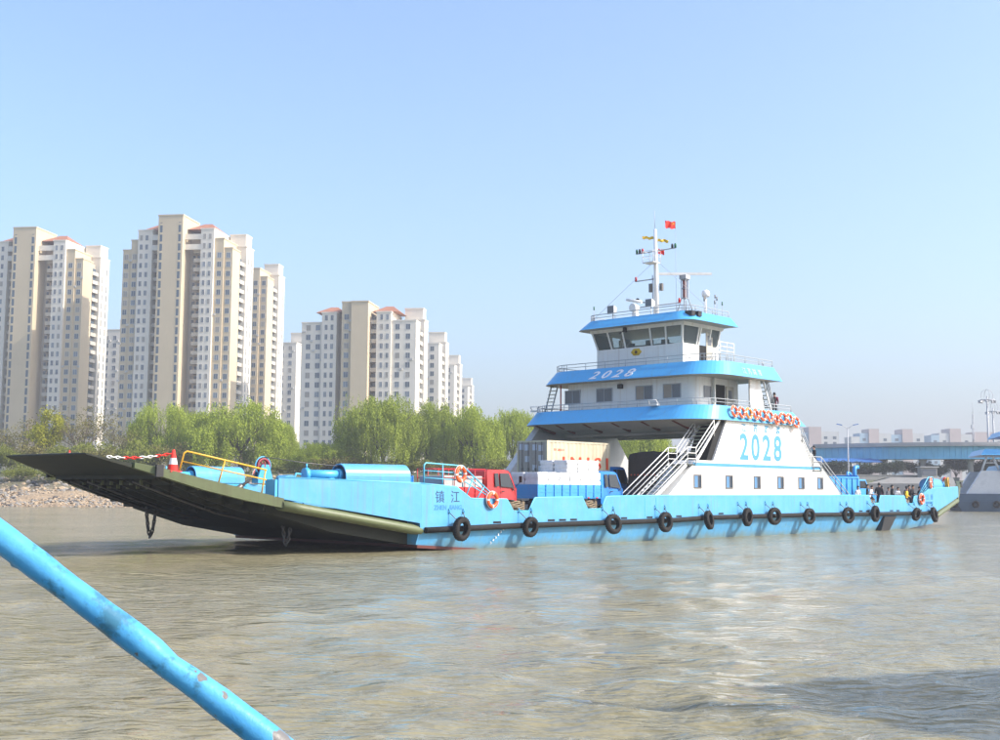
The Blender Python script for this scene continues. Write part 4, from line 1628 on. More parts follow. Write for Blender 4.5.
def build_ramp(end):
    """raised loading ramp: deck plate, side beams, ribs, girders, flap with hinges"""
    def T(u, v, z):
        return (u if end == 0 else LEN - u, v, z)
    HP = [(-7.0, 2.42), (-9.5, 3.02), (-11.9, 3.62)]
    TIP = (-14.6, 4.26)

    def rv(u):
        return 1.2 + (-u - 7.2) * 0.36 if u > -11.9 else 2.9 + (-u - 11.9) * 0.52

    def rz2(u):
        return interp(sorted(HP), u)
    d = MB()
    d.loft([[T(u, rv(u) + 0.1, z - 0.05), T(u, rv(u) + 0.1, z + 0.02), T(u, BW - rv(u) - 0.1, z + 0.02), T(u, BW - rv(u) - 0.1, z - 0.05)] for u, z in HP])
    ramp = d.build('bow_ramp' if end == 0 else 'stern_ramp', 'olive_shaded', ferry)
    for side in (0, 1):
        def S(v):
            return v if side == 0 else BW - v
        b = MB()
        b.loft([[T(u, S(rv(u)), z - dz), T(u, S(rv(u)), z + 0.05), T(u, S(rv(u) + 0.35), z + 0.05), T(u, S(rv(u) + 0.35), z - dz)] for u, z, dz in
                ((-6.95, 2.40, 0.36), (-8.5, 2.80, 0.44), (-10.2, 3.22, 0.42), (-11.9, 3.66, 0.30), (-12.8, 3.86, 0.18))])
        b.build('side_beam', 'olive', ramp)
        # hinge bracket between side beam and flap
        h = MB()
        h.box(-0.16, 0.16, -0.06, 0.06, -0.28, 0.22)
        h.build('hinge_bracket', 'black_paint', ramp, T(-11.95, S(rv(-11.95) - 0.05), 3.60))
    f = MB()
    f.loft([[T(u, rv(u) + i_, z - t), T(u, rv(u) + i_, z), T(u, BW - rv(u) - i_, z), T(u, BW - rv(u) - i_, z - t)] for u, z, t, i_ in ((-11.92, 3.62, 0.22, 0.36), (-12.85, 3.84, 0.16, 0.36), (-12.9, 3.85, 0.16, 0.0), (TIP[0], TIP[1], 0.05, -0.25))])
    f.build('flap', 'olive_shaded', ramp)
    tp_ = MB()
    tp_.loft([[T(u, rv(u) + 0.38, z + 0.024), T(u, rv(u) + 0.38, z + 0.05), T(u, BW - rv(u) - 0.38, z + 0.05), T(u, BW - rv(u) - 0.38, z + 0.024)] for u, z in HP])
    tp_.loft([[T(u, rv(u) + 0.4, z + 0.004), T(u, rv(u) + 0.4, z + 0.03), T(u, BW - rv(u) - 0.4, z + 0.03), T(u, BW - rv(u) - 0.4, z + 0.004)] for u, z in ((-11.95, 3.63), (-12.9, 3.853), (TIP[0] + 0.05, TIP[1] - 0.01))])
    tp_.build('tread_plate', 'ramp_top', ramp)
    for k in range(15):
        u = -7.4 - 0.31 * k
        cl = MB()
        cl.loft([[T(u - 0.03, v, rz2(u) + 0.048), T(u + 0.03, v, rz2(u) + 0.048), T(u + 0.03, v, rz2(u) + 0.085), T(u - 0.03, v, rz2(u) + 0.085)] for v in (rv(u) + 0.9, BW - rv(u) - 0.9)])
        cl.build('cleat', 'ramp_top', ramp)
    for i, u in enumerate((-7.5, -8.4, -9.3, -10.2, -11.1, -11.85)):
        r = MB()
        z = rz2(u)
        dp = 0.62 - 0.05 * i
        r.loft([[T(u - 0.05, rv(u) + 0.36, z - 0.06), T(u + 0.05, rv(u) + 0.36, z - 0.06), T(u + 0.05, rv(u) + 0.5, z - dp), T(u - 0.05, rv(u) + 0.5, z - dp)],
                [T(u - 0.05, BW - rv(u) - 0.36, z - 0.06), T(u + 0.05, BW - rv(u) - 0.36, z - 0.06), T(u + 0.05, BW - rv(u) - 0.5, z - dp), T(u - 0.05, BW - rv(u) - 0.5, z - dp)]])
        r.build('cross_rib', 'olive_shaded', ramp)
    for v in (3.4, 4.9, 6.4, 7.7, 9.0, 10.5, 12.0):
        g = MB()
        g.loft([[T(u, v - 0.06, rz2(u) - 0.055), T(u, v + 0.06, rz2(u) - 0.055), T(u, v + 0.06, rz2(u) - q), T(u, v - 0.06, rz2(u) - q)] for u, q in ((-7.1, 0.72), (-9.5, 0.6), (-11.8, 0.32))])
        g.build('girder', 'olive_shaded', ramp)
    for v in (5.6, 9.6, 11.2):
        g = MB()
        g.tube([T(-3.0, v, 1.06), T(-5.5, v, 1.35), T(-7.4, v, 1.72), T(-9.5, v, 2.40), T(-11.6, v, 3.12)], 0.045, 7)
        g.build('hydraulic_pipe', 'steel', ramp)
    for i in range(14):
        g = MB()
        g.box(-0.07, 0.07, -0.05, 0.05, -0.12, 0.1)
        g.build('hinge_lug', 'olive', ramp, T(-11.2 + 0.55 * (i % 2), 5.6 + 0.42 * i, 3.10 - 0.16 * (i % 2)))
    return ramp


build_ramp(0)
build_ramp(1)


# ---- winch gear on the bulwarks at each corner
def winch(end, side):
    def T(u, v, z):
        v = v + 1.2 / 7.2 * max(0.0, -u)
        return (u if end == 0 else LEN - u, v if side == 0 else BW - v, z)

    def bb(b, u0, u1, v0, v1, z0, z1, m=0):
        P, Q = T(u0, v0, z0), T(u1, v1, z1)
        b.box(min(P[0], Q[0]), max(P[0], Q[0]), min(P[1], Q[1]), max(P[1], Q[1]), z0, z1, m)
    vc = 0.95
    b = MB()
    for v0, v1, z0, z1 in ((0.45, 1.45, 3.0, 3.14), (0.7, 0.85, 2.3, 2.997), (1.25, 1.4, 2.3, 2.997)):
        b.loft([[T(u, v0, z0), T(u, v0, z1), T(u, v1, z1), T(u, v1, z0)] for u in (-6.6, 0.0)])
    plat = b.build('winch_platform', 'gear_blue', ferry)
    # half-round cover open at its outer end
    c = MB()
    pr, pi = [], []
    for k in range(13):
        a = math.pi * k / 12
        pr.append((vc - 0.56 * math.cos(a), 3.46 + 0.56 * math.sin(a)))
        pi.append((vc - 0.51 * math.cos(a), 3.46 + 0.51 * math.sin(a)))
    sect = [(vc - 0.56, 3.14)] + pr + [(vc + 0.56, 3.14)] + [(vc + 0.51, 3.14)] + pi[::-1] + [(vc - 0.51, 3.14)]
    c.loft([[T(u, v, z) for v, z in sect] for u in (-3.65, -0.25)])
    cap = [(vc - 0.51, 3.14)] + pi + [(vc + 0.51, 3.14)]
    c.loft([[T(u, v, z) for v, z in cap] for u in (-0.42, -0.30)])
    c.build('winch_cover', 'hull_blue', ferry)
    d = MB()
    d.tube([T(-5.35, vc, 3.52), T(-3.0, vc, 3.52)], 0.20, 14)
    d.tube([T(-5.38, vc, 3.52), T(-5.18, vc, 3.52)], 0.28, 14)
    d.tube([T(-3.72, vc, 3.52), T(-3.52, vc, 3.52)], 0.27, 14)
    for u in (-5.0, -4.1):
        bb(d, u - 0.12, u + 0.12, vc - 0.24, vc + 0.24, 3.14, 3.36)
    d.tube([T(-5.45, vc, 3.5), T(-5.75, vc, 3.55), T(-5.82, vc, 3.4), T(-5.8, vc, 3.14)], 0.05, 6)
    d.tube([T(-5.25, vc, 3.75), T(-5.25, vc, 3.98)], 0.04, 6)
    d.build('winch_motor', 'gear_blue', ferry)
    h = MB()
    h.loft([[T(u, vc - 0.32, 3.14), T(u, vc - 0.32, 3.14 + z), T(u, vc + 0.32, 3.14 + z), T(u, vc + 0.32, 3.14)] for u, z in ((-6.55, 0.05), (-6.48, 0.26), (-6.35, 0.33), (-6.12, 0.33), (-6.0, 0.26), (-5.93, 0.05))])
    h.build('gear_hump', 'hull_blue', ferry)
    if side == 1:
        return
    # sheave on brackets at the bulwark end
    s = MB()
    su, sz = -7.15, 3.86
    for dv in (-0.17, 0.17):
        y = vc + 0.3 + dv
        P = [(su - 0.36, 3.28), (su + 0.36, 3.28), (su + 0.16, sz + 0.05), (su - 0.16, sz + 0.05)]
        s.loft([[T(u, y - 0.03, z) for u, z in P], [T(u, y + 0.03, z) for u, z in P]])
    bb(s, su - 0.4, su + 0.4, vc + 0.0, vc + 0.6, 3.1, 3.28)
    sh = s.build('sheave_bracket', 'gear_blue', ferry)
    w = MB()
    P = T(su, vc + 0.3, sz)
    w.lathe([(0.24, -0.05), (0.28, -0.08), (0.34, -0.08), (0.34, -0.05), (0.27, 0.0), (0.34, 0.05), (0.34, 0.08), (0.28, 0.08), (0.24, 0.05)], P, 1, 20, 0, True)
    for k in range(6):
        a = k * math.pi / 3
        w.tube([(P[0] + 0.05 * math.cos(a), P[1], P[2] + 0.05 * math.sin(a)), (P[0] + 0.26 * math.cos(a), P[1], P[2] + 0.26 * math.sin(a))], 0.03, 6)
    w.tube([(P[0], P[1] - 0.2, P[2]), (P[0], P[1] + 0.2, P[2])], 0.07, 8)
    w.build('sheave', 'sheave_red', sh)
    g = MB()
    g.torus(P, 1, 0.40, 0.03, 20, 6)
    g.build('sheave_guard', 'gear_blue', sh)
    # hoist link down to the ramp and the wire back to the drum
    r = MB()
    r.tube([T(su, vc + 0.3, sz - 0.02), T(-7.75, vc + 0.5, 3.15), T(-8.15, vc + 0.75, 2.75)], [0.04, 0.06, 0.10], 7)
    r.tube([T(-7.9, vc + 0.6, 3.0), T(-8.25, vc + 0.8, 2.65)], 0.12, 7)
    r.build('hoist_link', 'steel', ferry)
    q = MB()
    q.tube([T(su, vc + 0.3, sz + 0.40), T(-5.2, vc + 0.15, 4.02), T(-3.6, vc, 3.9)], 0.018, 5)
    q.build('hoist_wire', 'steel', ferry)
    # blue end plate closing the bulwark
    e = MB()
    bb(e, -7.35, -7.205, 0.02, 0.75, 2.5, 3.26)
    e.build('end_plate', 'gear_blue', ferry)
    # railing by the corner stairs
    rl = MB()
    y = 0.12
    if end == 0:
        A = [T(0.3, y, 3.14), T(0.3, y, 4.02), T(0.42, y, 4.12), T(2.86, y, 4.02), T(5.0, y, 2.6)]
    else:
        A = [T(0.3, y, 3.14), T(0.3, y, 4.02), T(0.42, y, 4.12), T(1.2, y, 4.10), T(3.2, y, 2.6)]
    rl.tube(A, 0.04, 6)
    e1, e2 = A[-2], A[-1]
    for dz in (0.36, 0.70):
        rl.tube([T(0.3, y, 4.12 - dz), (e1[0], e1[1], e1[2] - dz), (e2[0] + (-0.5 if end == 0 else 0.5) * dz * 1.4, e2[1], e2[2] + 0.02)], 0.03, 6)
    for k in (0.45, 1.0):
        X = A[2][0] + (e1[0] - A[2][0]) * k
        Z = A[2][2] + (e1[2] - A[2][2]) * k
        rl.tube([(X, A[0][1], Z), (X, A[0][1], 3.0)], 0.035, 6)
    for k in (0.35, 0.7):
        X = e1[0] + (e2[0] - e1[0]) * k
        Z = e1[2] + (e2[2] - e1[2]) * k
        rl.tube([(X, A[0][1], Z), (X - (0.5 if end == 0 else -0.5), A[0][1], max(Z - 0.95, 2.45))], 0.035, 6)
    rl.build('corner_railing', 'rail_blue', ferry)


for e_ in (0, 1):
    for s_ in (0, 1):
        winch(e_, s_)

# yellow railings on the edges of the bow ramp
for sd in (0, 1):
    def yv(u):
        v = 1.2 + (-u - 7.2) * 0.36 + 0.18
        return v if sd == 0 else BW - v
    b = MB()
    b.tube([(-11.1, yv(-11.1), 3.5), (-10.92, yv(-10.92), 4.33), (-10.8, yv(-10.8), 4.40), (-7.6, yv(-7.6), 3.66)], 0.04, 7)
    b.tube([(-11.0, yv(-11.0), 3.98), (-7.6, yv(-7.6), 3.24)], 0.032, 7)
    b.tube([(-9.3, yv(-9.3), 4.05), (-9.55, yv(-9.55), 3.05)], 0.035, 7)
    b.tube([(-7.65, yv(-7.65), 3.67), (-7.8, yv(-7.8), 2.6)], 0.035, 7)
    b.build('yellow_railing', 'yellow_paint', ferry)


# ---- superstructure
def rrect(u0, u1, v0, v1, r, n=12):
    """outline, rounded at the front (u0) corners"""
    p = []
    for k in range(n + 1):
        a = math.pi + (math.pi / 2) * k / n
        p.append((u0 + r + r * math.cos(a), v0 + r + r * math.sin(a)))
    p += [(u1, v0), (u1, v1)]
    for k in range(n + 1):
        a = math.pi / 2 + (math.pi / 2) * k / n
        p.append((u0 + r + r * math.cos(a), v1 - r + r * math.sin(a)))
    return p


def band(name, u0, u1, v0, v1, z0, u0t, u1t, v0t, v1t, z1, r, floor_z, mats=('band_blue', 'under_grey', 'deck_green')):
    lo, hi = rrect(u0, u1, v0, v1, r), rrect(u0t, u1t, v0t, v1t, r * 0.9)
    il = rrect(u0 + 0.12, u1 - 0.12, v0 + 0.12, v1 - 0.12, r * 0.95)
    ih = rrect(u0t + 0.1, u1t - 0.1, v0t + 0.1, v1t - 0.1, r * 0.85)
    b = MB()
    n = len(lo)
    L = [(x, y, z0) for x, y in lo]
    Hh = [(x, y, z1) for x, y in hi]
    IH = [(x, y, z1) for x, y in ih]
    IF = [(x, y, floor_z) for x, y in ih]
    IL = [(x, y, z0) for x, y in il]

    def ringf(A, B, m, sm=False):
        o = A + B
        b.add(o, [(i, (i + 1) % n, n + (i + 1) % n, n + i) for i in range(n)], m, sm)
    ringf(L, Hh, 0)
    ringf(Hh, IH, 0)
    ringf(IH, IF, 0)
    b.add(IF, [tuple(range(n))], 2)
    b.add(L, [tuple(reversed(range(n)))], 1)
    return b.build(name, list(mats), ferry)


AV0, AV1 = -0.10, BW + 0.10
deckA = band('passenger_deck', 23.0, 35.8, AV0, AV1, 7.33, 23.85, 34.6, 0.22, BW - 0.22, 8.26, 2.3, 7.85)
deckB = band('wheelhouse_deck', 24.85, 33.2, 0.12, BW - 0.12, 10.27, 25.65, 32.8, 0.55, BW - 0.55, 11.2, 2.2, 10.75)
roofC = band('wheelhouse_roof', 26.1, 32.0, 2.75, BW - 2.75, 14.08, 26.75, 31.8, 3.25, BW - 3.25, 14.74, 1.1, 14.70, ('band_blue', 'ship_grey', 'ship_grey'))

# beams and lamps under the passenger deck
b = MB()
b.loft([[(x, y, 7.326) for x, y in rrect(23.25, 35.5, 0.35, BW - 0.35, 2.0)], [(x, y, 6.95) for x, y in rrect(24.6, 34.6, 1.3, BW - 1.3, 1.6)], [(x, y, 6.74) for x, y in rrect(26.4, 33.5, 1.9, BW - 1.9, 0.8)]])
b.build('deck_girder', 'under_grey', ferry)
for u in (26.6, 29.6, 32.6):
    b = MB()
    b.box(u, u + 0.35, 1.7, BW - 1.7, 6.6, 6.97)
    b.build('cross_beam', 'under_grey', ferry)
for v in (2.2, 4.6, 7.0, 9.4, 11.8, 13.6):
    b = MB()
    b.hexa([(23.5, v, 7.24), (25.4, v, 6.75), (25.4, v + 0.22, 6.75), (23.5, v + 0.22, 7.24), (23.4, v, 7.31), (25.4, v, 6.9), (25.4, v + 0.22, 6.9), (23.4, v + 0.22, 7.31)])
    b.build('deck_bracket', 'under_red', ferry)

SW = [(19.75, 2.45), (22.9, 4.75), (24.75, 4.75), (26.3, 7.33), (35.25, 7.33), (36.4, 5.9), (41.5, 2.45), (41.5, 1.55), (19.0, 1.55)]


def side_wall(side):
    def V(v):
        return v if side == 0 else BW - v
    b = MB()
    P = SW if side == 0 else [(20.2, 2.45), (25.0, 7.325), (33.3, 7.325), (37.4, 2.45), (37.4, 1.55), (19.3, 1.55)]
    b.loft([[(u, V(0.16), z) for u, z in P], [(u, V(1.75 if side == 0 else 0.75), z) for u, z in P]])
    w = b.build('side_wall', 'ship_white' if side == 0 else 'wall_shaded', ferry)
    for u in (23.0, 26.5, 29.8, 32.75, 35.5, 38.1):
        if side == 1 and u > 35:
            continue
        f = MB()
        for x0, x1, z0, z1 in ((-0.42, -0.34, 3.02, 3.88), (0.34, 0.42, 3.02, 3.88), (-0.34, 0.34, 3.02, 3.10), (-0.34, 0.34, 3.80, 3.88)):
            f.box(x0, x1, -0.03, 0.01, z0, z1)
        f.box(0.02, 0.07, -0.022, 0.01, 3.10, 3.80)
        o = f.build('window', 'steel', w, (u, V(0.16), 0), None if side == 0 else (0, 0, math.pi))
        g = MB()
        g.box(-0.34, 0.02, -0.012, 0.006, 3.10, 3.80, 0)
        g.box(0.07, 0.34, -0.012, 0.006, 3.10, 3.80, 1)
        g.build('pane', ['window_blue', 'window_dark'], w, (u, V(0.16), 0), None if side == 0 else (0, 0, math.pi))
    if side == 0:
        s = MB()
        s.box(22.55, 38.2, 0.148, 0.16, 4.40, 4.60)
        s.build('stripe', 'letter_blue', w)
        text_part('hull_number', '2028', 2.32, 'letter_blue', w, (27.75, 0.155, 4.93), (1, 0, 0), (0, 0, 1), 0.006, 0.05, 0, 0.92, space=1.3)
        for i, ch in enumerate('江苏路渡'):
            text_part('lettering', ch, 0.56, 'letter_faint', w, (28.0 + i * 1.42, 0.155, 6.74), (1, 0, 0), (0, 0, 1), 0.005, 0.016)
    return w


glass('window_blue', (0.10, 0.22, 0.38), 1.0, 0.08)
wall_near = side_wall(0)
wall_far = side_wall(1)


def flight(name, u0, z0, u1, z1, v0, v1, n, parent):
    """a stair flight of single treads between two stringers"""
    st = MB()
    d = Vector((u1 - u0, 0, z1 - z0)).normalized()
    for v in (v0, v1):
        st.hexa([(u0, v - 0.03, z0 - 0.16), (u1, v - 0.03, z1 - 0.16), (u1, v + 0.03, z1 - 0.16), (u0, v + 0.03, z0 - 0.16),
                 (u0, v - 0.03, z0 + 0.10), (u1, v - 0.03, z1 + 0.10), (u1, v + 0.03, z1 + 0.10), (u0, v + 0.03, z0 + 0.10)])
    o = st.build(name, 'white_rail', parent)
    for k in range(n):
        t = (k + 0.5) / n
        u, z = u0 + (u1 - u0) * t, z0 + (z1 - z0) * t
        s = MB()
        s.box(u - 0.14, u + 0.16, v0 + 0.03, v1 - 0.03, z - 0.03, z, 0)
        s.box(u - 0.16, u - 0.14, v0 + 0.03, v1 - 0.03, z - 0.05, z + 0.005, 1)
        s.build('step', ['tread', 'tread_edge'], o)
    return o


def rail3(name, pts, parent, mat_='white_rail', r=0.035, drops=(0, 0.34, 0.68), post=True, foot=1.0, mid=True):
    b = MB()
    for dz in drops:
        b.tube([(p[0], p[1], p[2] - dz) for p in pts], r, 6)
    if post:
        for p in pts:
            b.tube([(p[0], p[1], p[2]), (p[0], p[1], p[2] - foot)], r, 6)
        for p, q in zip(pts, pts[1:]) if mid else ():
            L = (Vector(q) - Vector(p)).length
            for k in range(1, int(L / 1.3) + 1):
                m_ = Vector(p).lerp(Vector(q), k / (int(L / 1.3) + 1))
                b.tube([m_, m_ - Vector((0, 0, foot))], r * 0.8, 6)
    return b.build(name, mat_, parent)


# near-side front stairs: two flights with a landing
flight('stair_flight', 17.1, 1.6, 21.85, 4.5, 0.16, 1.45, 13, ferry)
b = MB()
b.box(21.85, 22.75, 0.13, 1.48, 4.42, 4.5)
b.build('stair_landing', 'tread', ferry)
flight('stair_flight', 22.75, 4.5, 25.6, 7.4, 0.2, 1.45, 12, ferry)
for v in (0.08, 1.5):
    rail3('stair_rail', [(17.1, v, 2.6), (21.85, v, 5.5), (22.75, v, 5.5), (24.75, v, 7.28)], ferry, mid=False)
# solid black block for the shade in the recess behind the upper flight
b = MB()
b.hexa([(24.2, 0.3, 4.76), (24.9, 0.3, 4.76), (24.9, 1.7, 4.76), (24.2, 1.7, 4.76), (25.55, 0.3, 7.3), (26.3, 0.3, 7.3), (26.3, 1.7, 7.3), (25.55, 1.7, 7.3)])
b.build('recess_shade', 'opening_shade', ferry)
# aft stairs, near side
flight('stair_flight', 42.4, 1.6, 38.2, 4.35, 0.16, 1.45, 12, ferry)
b = MB()
b.box(37.1, 38.2, 0.13, 1.48, 4.27, 4.35)
b.build('stair_landing', 'tread', ferry)
flight('stair_flight', 37.1, 4.35, 34.6, 7.4, 0.2, 1.45, 12, ferry)
for v in (0.08, 1.5):
    rail3('stair_rail', [(42.4, v, 2.55), (38.2, v, 5.3), (37.1, v, 5.3), (35.6, v, 7.2)], ferry, 'grey_rail', mid=False)


def edge_rail(name, outline, z0, h, n_mid=1, r=0.028, step=1.5):
    b = MB()
    for k in range(n_mid + 1):
        z = z0 + h * (k + 1) / (n_mid + 1)
        b.tube([(x, y, z) for x, y in outline], r if k == n_mid else r * 0.75, 6)
    acc = 0
    for (x0, y0), (x1, y1) in zip(outline, outline[1:]):
        L = math.hypot(x1 - x0, y1 - y0)
        n = max(1, int(L / step))
        for k in range(n):
            if L < 0.5 and RNG.random() < 0.5:
                continue
            t = k / n
            b.tube([(x0 + (x1 - x0) * t, y0 + (y1 - y0) * t, z0 - 0.02), (x0 + (x1 - x0) * t, y0 + (y1 - y0) * t, z0 + h)], r * 0.8, 6)
    return b.build(name, 'grey_rail', ferry)


def outline_open(u0, u1, v0, v1, r):
    p = rrect(u0, u1, v0, v1, r)
    i = 8
    return [(u1, v0)] + p[:13][::-1] + p[15:][::-1] + [(u1, v1)]


edge_rail('deck_railing', outline_open(23.92, 34.5, 0.28, BW - 0.28, 2.0), 8.26, 0.42)
edge_rail('deck_railing', outline_open(25.72, 32.7, 0.62, BW - 0.62, 1.9), 11.2, 0.45)
edge_rail('roof_railing', outline_open(26.85, 31.7, 3.35, BW - 3.35, 0.9), 14.74, 0.42)

# ---- deckhouse on the passenger deck
hb = MB()
HO = rrect(26.0, 31.0, 2.25, BW - 2.05, 0.7)
hb.loft([[(x, y, 7.85) for x, y in HO], [(x, y, 10.27) for x, y in HO]])
house = hb.build('deckhouse', 'ship_white', ferry)
for vc in (12.55, 9.72, 6.35, 4.1):
    w = 1.42
    f = MB()
    f.box(-0.035, 0.01, -w / 2, w / 2, 0, 0.06)
    f.box(-0.035, 0.01, -w / 2, w / 2, 0.92, 0.98)
    for y in (-w / 2, -0.03, w / 2 - 0.06):
        f.box(-0.035, 0.01, y, y + 0.06, 0.06, 0.92)
    win = f.build('window', 'grey_rail', house, (26.0, vc, 8.88))
    g = MB()
    g.box(-0.014, 0.008, -w / 2 + 0.06, -0.03, 0.06, 0.92, 0)
    g.box(-0.014, 0.008, 0.03, w / 2 - 0.06, 0.06, 0.92, 1)
    g.build('pane', ['window_grey', 'curtain_tan'] if vc < 8 else ['window_grey', 'window_grey'], house, (26.0, vc, 8.88))
b = MB()
b.box(25.78, 25.99, 8.1, 8.45, 9.75, 10.05)
b.build('wall_lamp', 'black_paint', house)
# near side of the deckhouse: window, black panel for the shade in the doorway, door leaf, wing plate
b = MB()
b.box(26.9, 27.7, 2.2, 2.24, 8.9, 9.7, 0)
b.build('window', 'window_grey', house)
b = MB()
b.box(28.2, 29.3, 2.19, 2.245, 7.9, 9.85, 0)
b.build('doorway', 'opening_shade', house)
b = MB()
b.box(29.45, 30.35, 2.16, 2.21, 7.9, 9.8, 0)
b.box(29.7, 30.1, 2.145, 2.16, 8.95, 9.55, 1)
b.build('door_leaf', ['tower_slab', 'window_grey'], house)
b = MB()
b.box(27.82, 27.95, 2.02, 2.2, 7.86, 10.26)
b.build('door_post', 'ship_white', house)
b = MB()
b.loft([[(30.3, v, 7.86), (32.2, v, 7.86), (31.6, v, 10.26), (30.3, v, 10.26)] for v in (0.9, 1.0)])
b.build('wing_plate', 'ship_white', ferry)
b = MB()
b.loft([[(30.3, v, 7.86), (32.2, v, 7.86), (31.6, v, 10.26), (30.3, v, 10.26)] for v in (BW - 1.0, BW - 0.9)])
b.build('wing_plate', 'ship_white', ferry)
flight('ladder', 33.4, 7.9, 31.9, 10.8, 1.0, 1.7, 11, ferry)
rail3('ladder_rail', [(33.5, 0.95, 8.8), (32.0, 0.95, 11.6)], ferry, 'grey_rail')
# side ladder on the far front corner
flight('ladder', 25.3, 7.9, 26.3, 10.6, 14.1, 14.7, 10, ferry)
b = MB()
b.tube([(25.95, 13.62, 7.86), (25.95, 13.62, 10.3)], 0.05, 7)
b.build('hydrant_pipe', 'red_paint', ferry)
# floodlight brackets on the deck edge
for v in (3.9, 14.0):
    b = MB()
    b.box(23.55, 23.85, v - 0.35, v + 0.35, 8.28, 8.38)
    b.tube([(23.8, v - 0.35, 8.3), (23.5, v - 0.3, 8.62), (23.5, v + 0.3, 8.62), (23.8, v + 0.35, 8.3)], 0.035, 6)
    b.build('deck_floodlight', 'white_rail', ferry)

text_part('bridge_number', '2028', 1.0, 'letter_white', deckB, (25.0, 10.35, 10.42), (0, -1, 0), (0.8, 0, 0.93), 0.05, 0.012, 0.32, 1.32, space=1.5)
for i, ch in enumerate('江苏路渡'):
    text_part('side_lettering', ch, 0.5, 'letter_tan', deckB, (28.4 + i * 0.62, 0.195, 10.5), (1, 0, 0), (0, 0.42, 0.93), 0.004)

# ---- wheelhouse: leaning windows, open see-through glazing
WB = [(27.35, 4.15), (31.6, 4.15), (31.6, BW - 3.95), (27.35, BW - 3.95)]
wv0, wv1 = 4.15, BW - 3.95


def wq(k, z):
    """front wall leans forward with height above the sill"""
    return 27.35 - max(0, z - 12.7) * 0.28


b = MB()
b.box(27.35, 31.6, wv0, wv0 + 0.1, 10.75, 12.7)
b.box(27.35, 31.6, wv1 - 0.1, wv1, 10.75, 12.7)
b.box(27.35, 27.45, wv0 + 0.1, wv1 - 0.1, 10.75, 12.7)
b.box(31.5, 31.6, wv0 + 0.1, wv1 - 0.1, 10.75, 12.7)
wh = b.build('wheelhouse', 'ship_white', ferry)
b = MB()
zt, zs, zh = 14.08, 12.703, 13.86
fl = 0.28
# head band above the windows
b.hexa([(wq(0, zh), wv0 - 0.3, zh), (31.75, wv0 - 0.3, zh), (31.75, wv1 + 0.3, zh), (wq(0, zh), wv1 + 0.3, zh),
        (wq(0, zt), wv0 - 0.36, zt), (31.8, wv0 - 0.36, zt), (31.8, wv1 + 0.36, zt), (wq(0, zt), wv1 + 0.36, zt)])
b.build('window_head', 'ship_white', wh)


def lean_post(u, v, du, dv, tu, tv):
    """post from sill to head leaning with the glazing"""
    p = MB()
    h_ = zh - zs
    p.hexa([(u, v, zs), (u + tu, v, zs), (u + tu, v + tv, zs), (u, v + tv, zs),
            (u + du * h_, v + dv * h_, zh - 0.003), (u + tu + du * h_, v + dv * h_, zh - 0.003), (u + tu + du * h_, v + tv + dv * h_, zh - 0.003), (u + du * h_, v + tv + dv * h_, zh - 0.003)])
    p.build('window_post', 'ship_white', wh)


FV = [wv0 + 0.02, wv0 + 1.28, wv0 + 2.48, wv0 + 4.72, wv0 + 5.92, wv1 - 0.14]
for i, v in enumerate(FV):
    dv = (i - 2.5) / 2.5 * 0.22
    lean_post(27.35, v, -0.28, dv, 0.1, 0.13)
for i in range(5):
    g = MB()
    h_ = zh - zs
    d0, d1 = (i - 2.5) / 2.5 * 0.22 * h_, (i - 1.5) / 2.5 * 0.22 * h_
    a, c = FV[i] + 0.13, FV[i + 1]
    g.hexa([(27.38, a, zs), (27.39, a, zs), (27.39, c, zs), (27.38, c, zs), (27.38 - 0.28 * h_, a + d0, zh), (27.39 - 0.28 * h_, a + d0, zh), (27.39 - 0.28 * h_, c + d1, zh), (27.38 - 0.28 * h_, c + d1, zh)])
    g.build('window_pane', 'bridge_glass', wh)
for sgn, v in ((-1, wv0), (1, wv1)):
    vv = v if sgn < 0 else v - 0.1
    for u in (28.9, 29.15, 30.35, 31.45):
        lean_post(u, vv, 0, sgn * 0.22, 0.12, 0.1)
    for u0, u1 in ((27.47, 28.9), (30.47, 31.45)):
        g = MB()
        h_ = zh - zs
        y = vv + 0.05
        g.hexa([(u0, y, zs), (u1, y, zs), (u1, y + 0.01, zs), (u0, y + 0.01, zs), (u0 - (0.25 if u0 < 28 else 0), y + sgn * 0.22 * h_, zh), (u1, y + sgn * 0.22 * h_, zh), (u1, y + 0.01 + sgn * 0.22 * h_, zh), (u0 - (0.25 if u0 < 28 else 0), y + 0.01 + sgn * 0.22 * h_, zh)])
        g.build('window_pane', 'bridge_glass', wh)
    d = MB()
    y = vv - 0.03 if sgn < 0 else vv + 0.1
    d.box(29.28, 30.34, y, y + 0.03, 10.8, 12.7, 0)
    d.build('door_shade_panel', 'opening_shade', wh)  # closed black panel, painted as the shade inside the door
    d = MB()
    y2 = y - 0.06 if sgn < 0 else y + 0.06
    d.box(30.0, 30.75, y2, y2 + 0.05, 10.8, 13.7, 0)
    d.box(30.15, 30.6, y2 - 0.01, y2 + 0.06, 12.75, 13.45, 1)
    d.build('door_leaf', ['tower_slab', 'window_grey'], wh)
b = MB()
b.box(27.6, 28.3, 5.4, 10.2, 10.75, 12.82)
b.box(27.75, 28.0, 7.0, 7.5, 12.823, 13.15)
b.box(27.75, 28.0, 8.6, 9.0, 12.823, 13.05)
b.box(27.75, 28.0, 5.7, 6.2, 12.823, 13.1)
b.build('control_console', 'cloth_grey_p', wh)
b = MB()
b.lathe([(0.001, 0), (0.34, 0.0), (0.34, 0.02), (0.001, 0.02)], (27.33, 8.0, 12.35), 0, 6)
b.xf(Matrix.Translation((0, 8.0, 12.35)) @ Matrix.Diagonal((1, 1.35, 0.8, 1)) @ Matrix.Translation((0, -8.0, -12.35)))
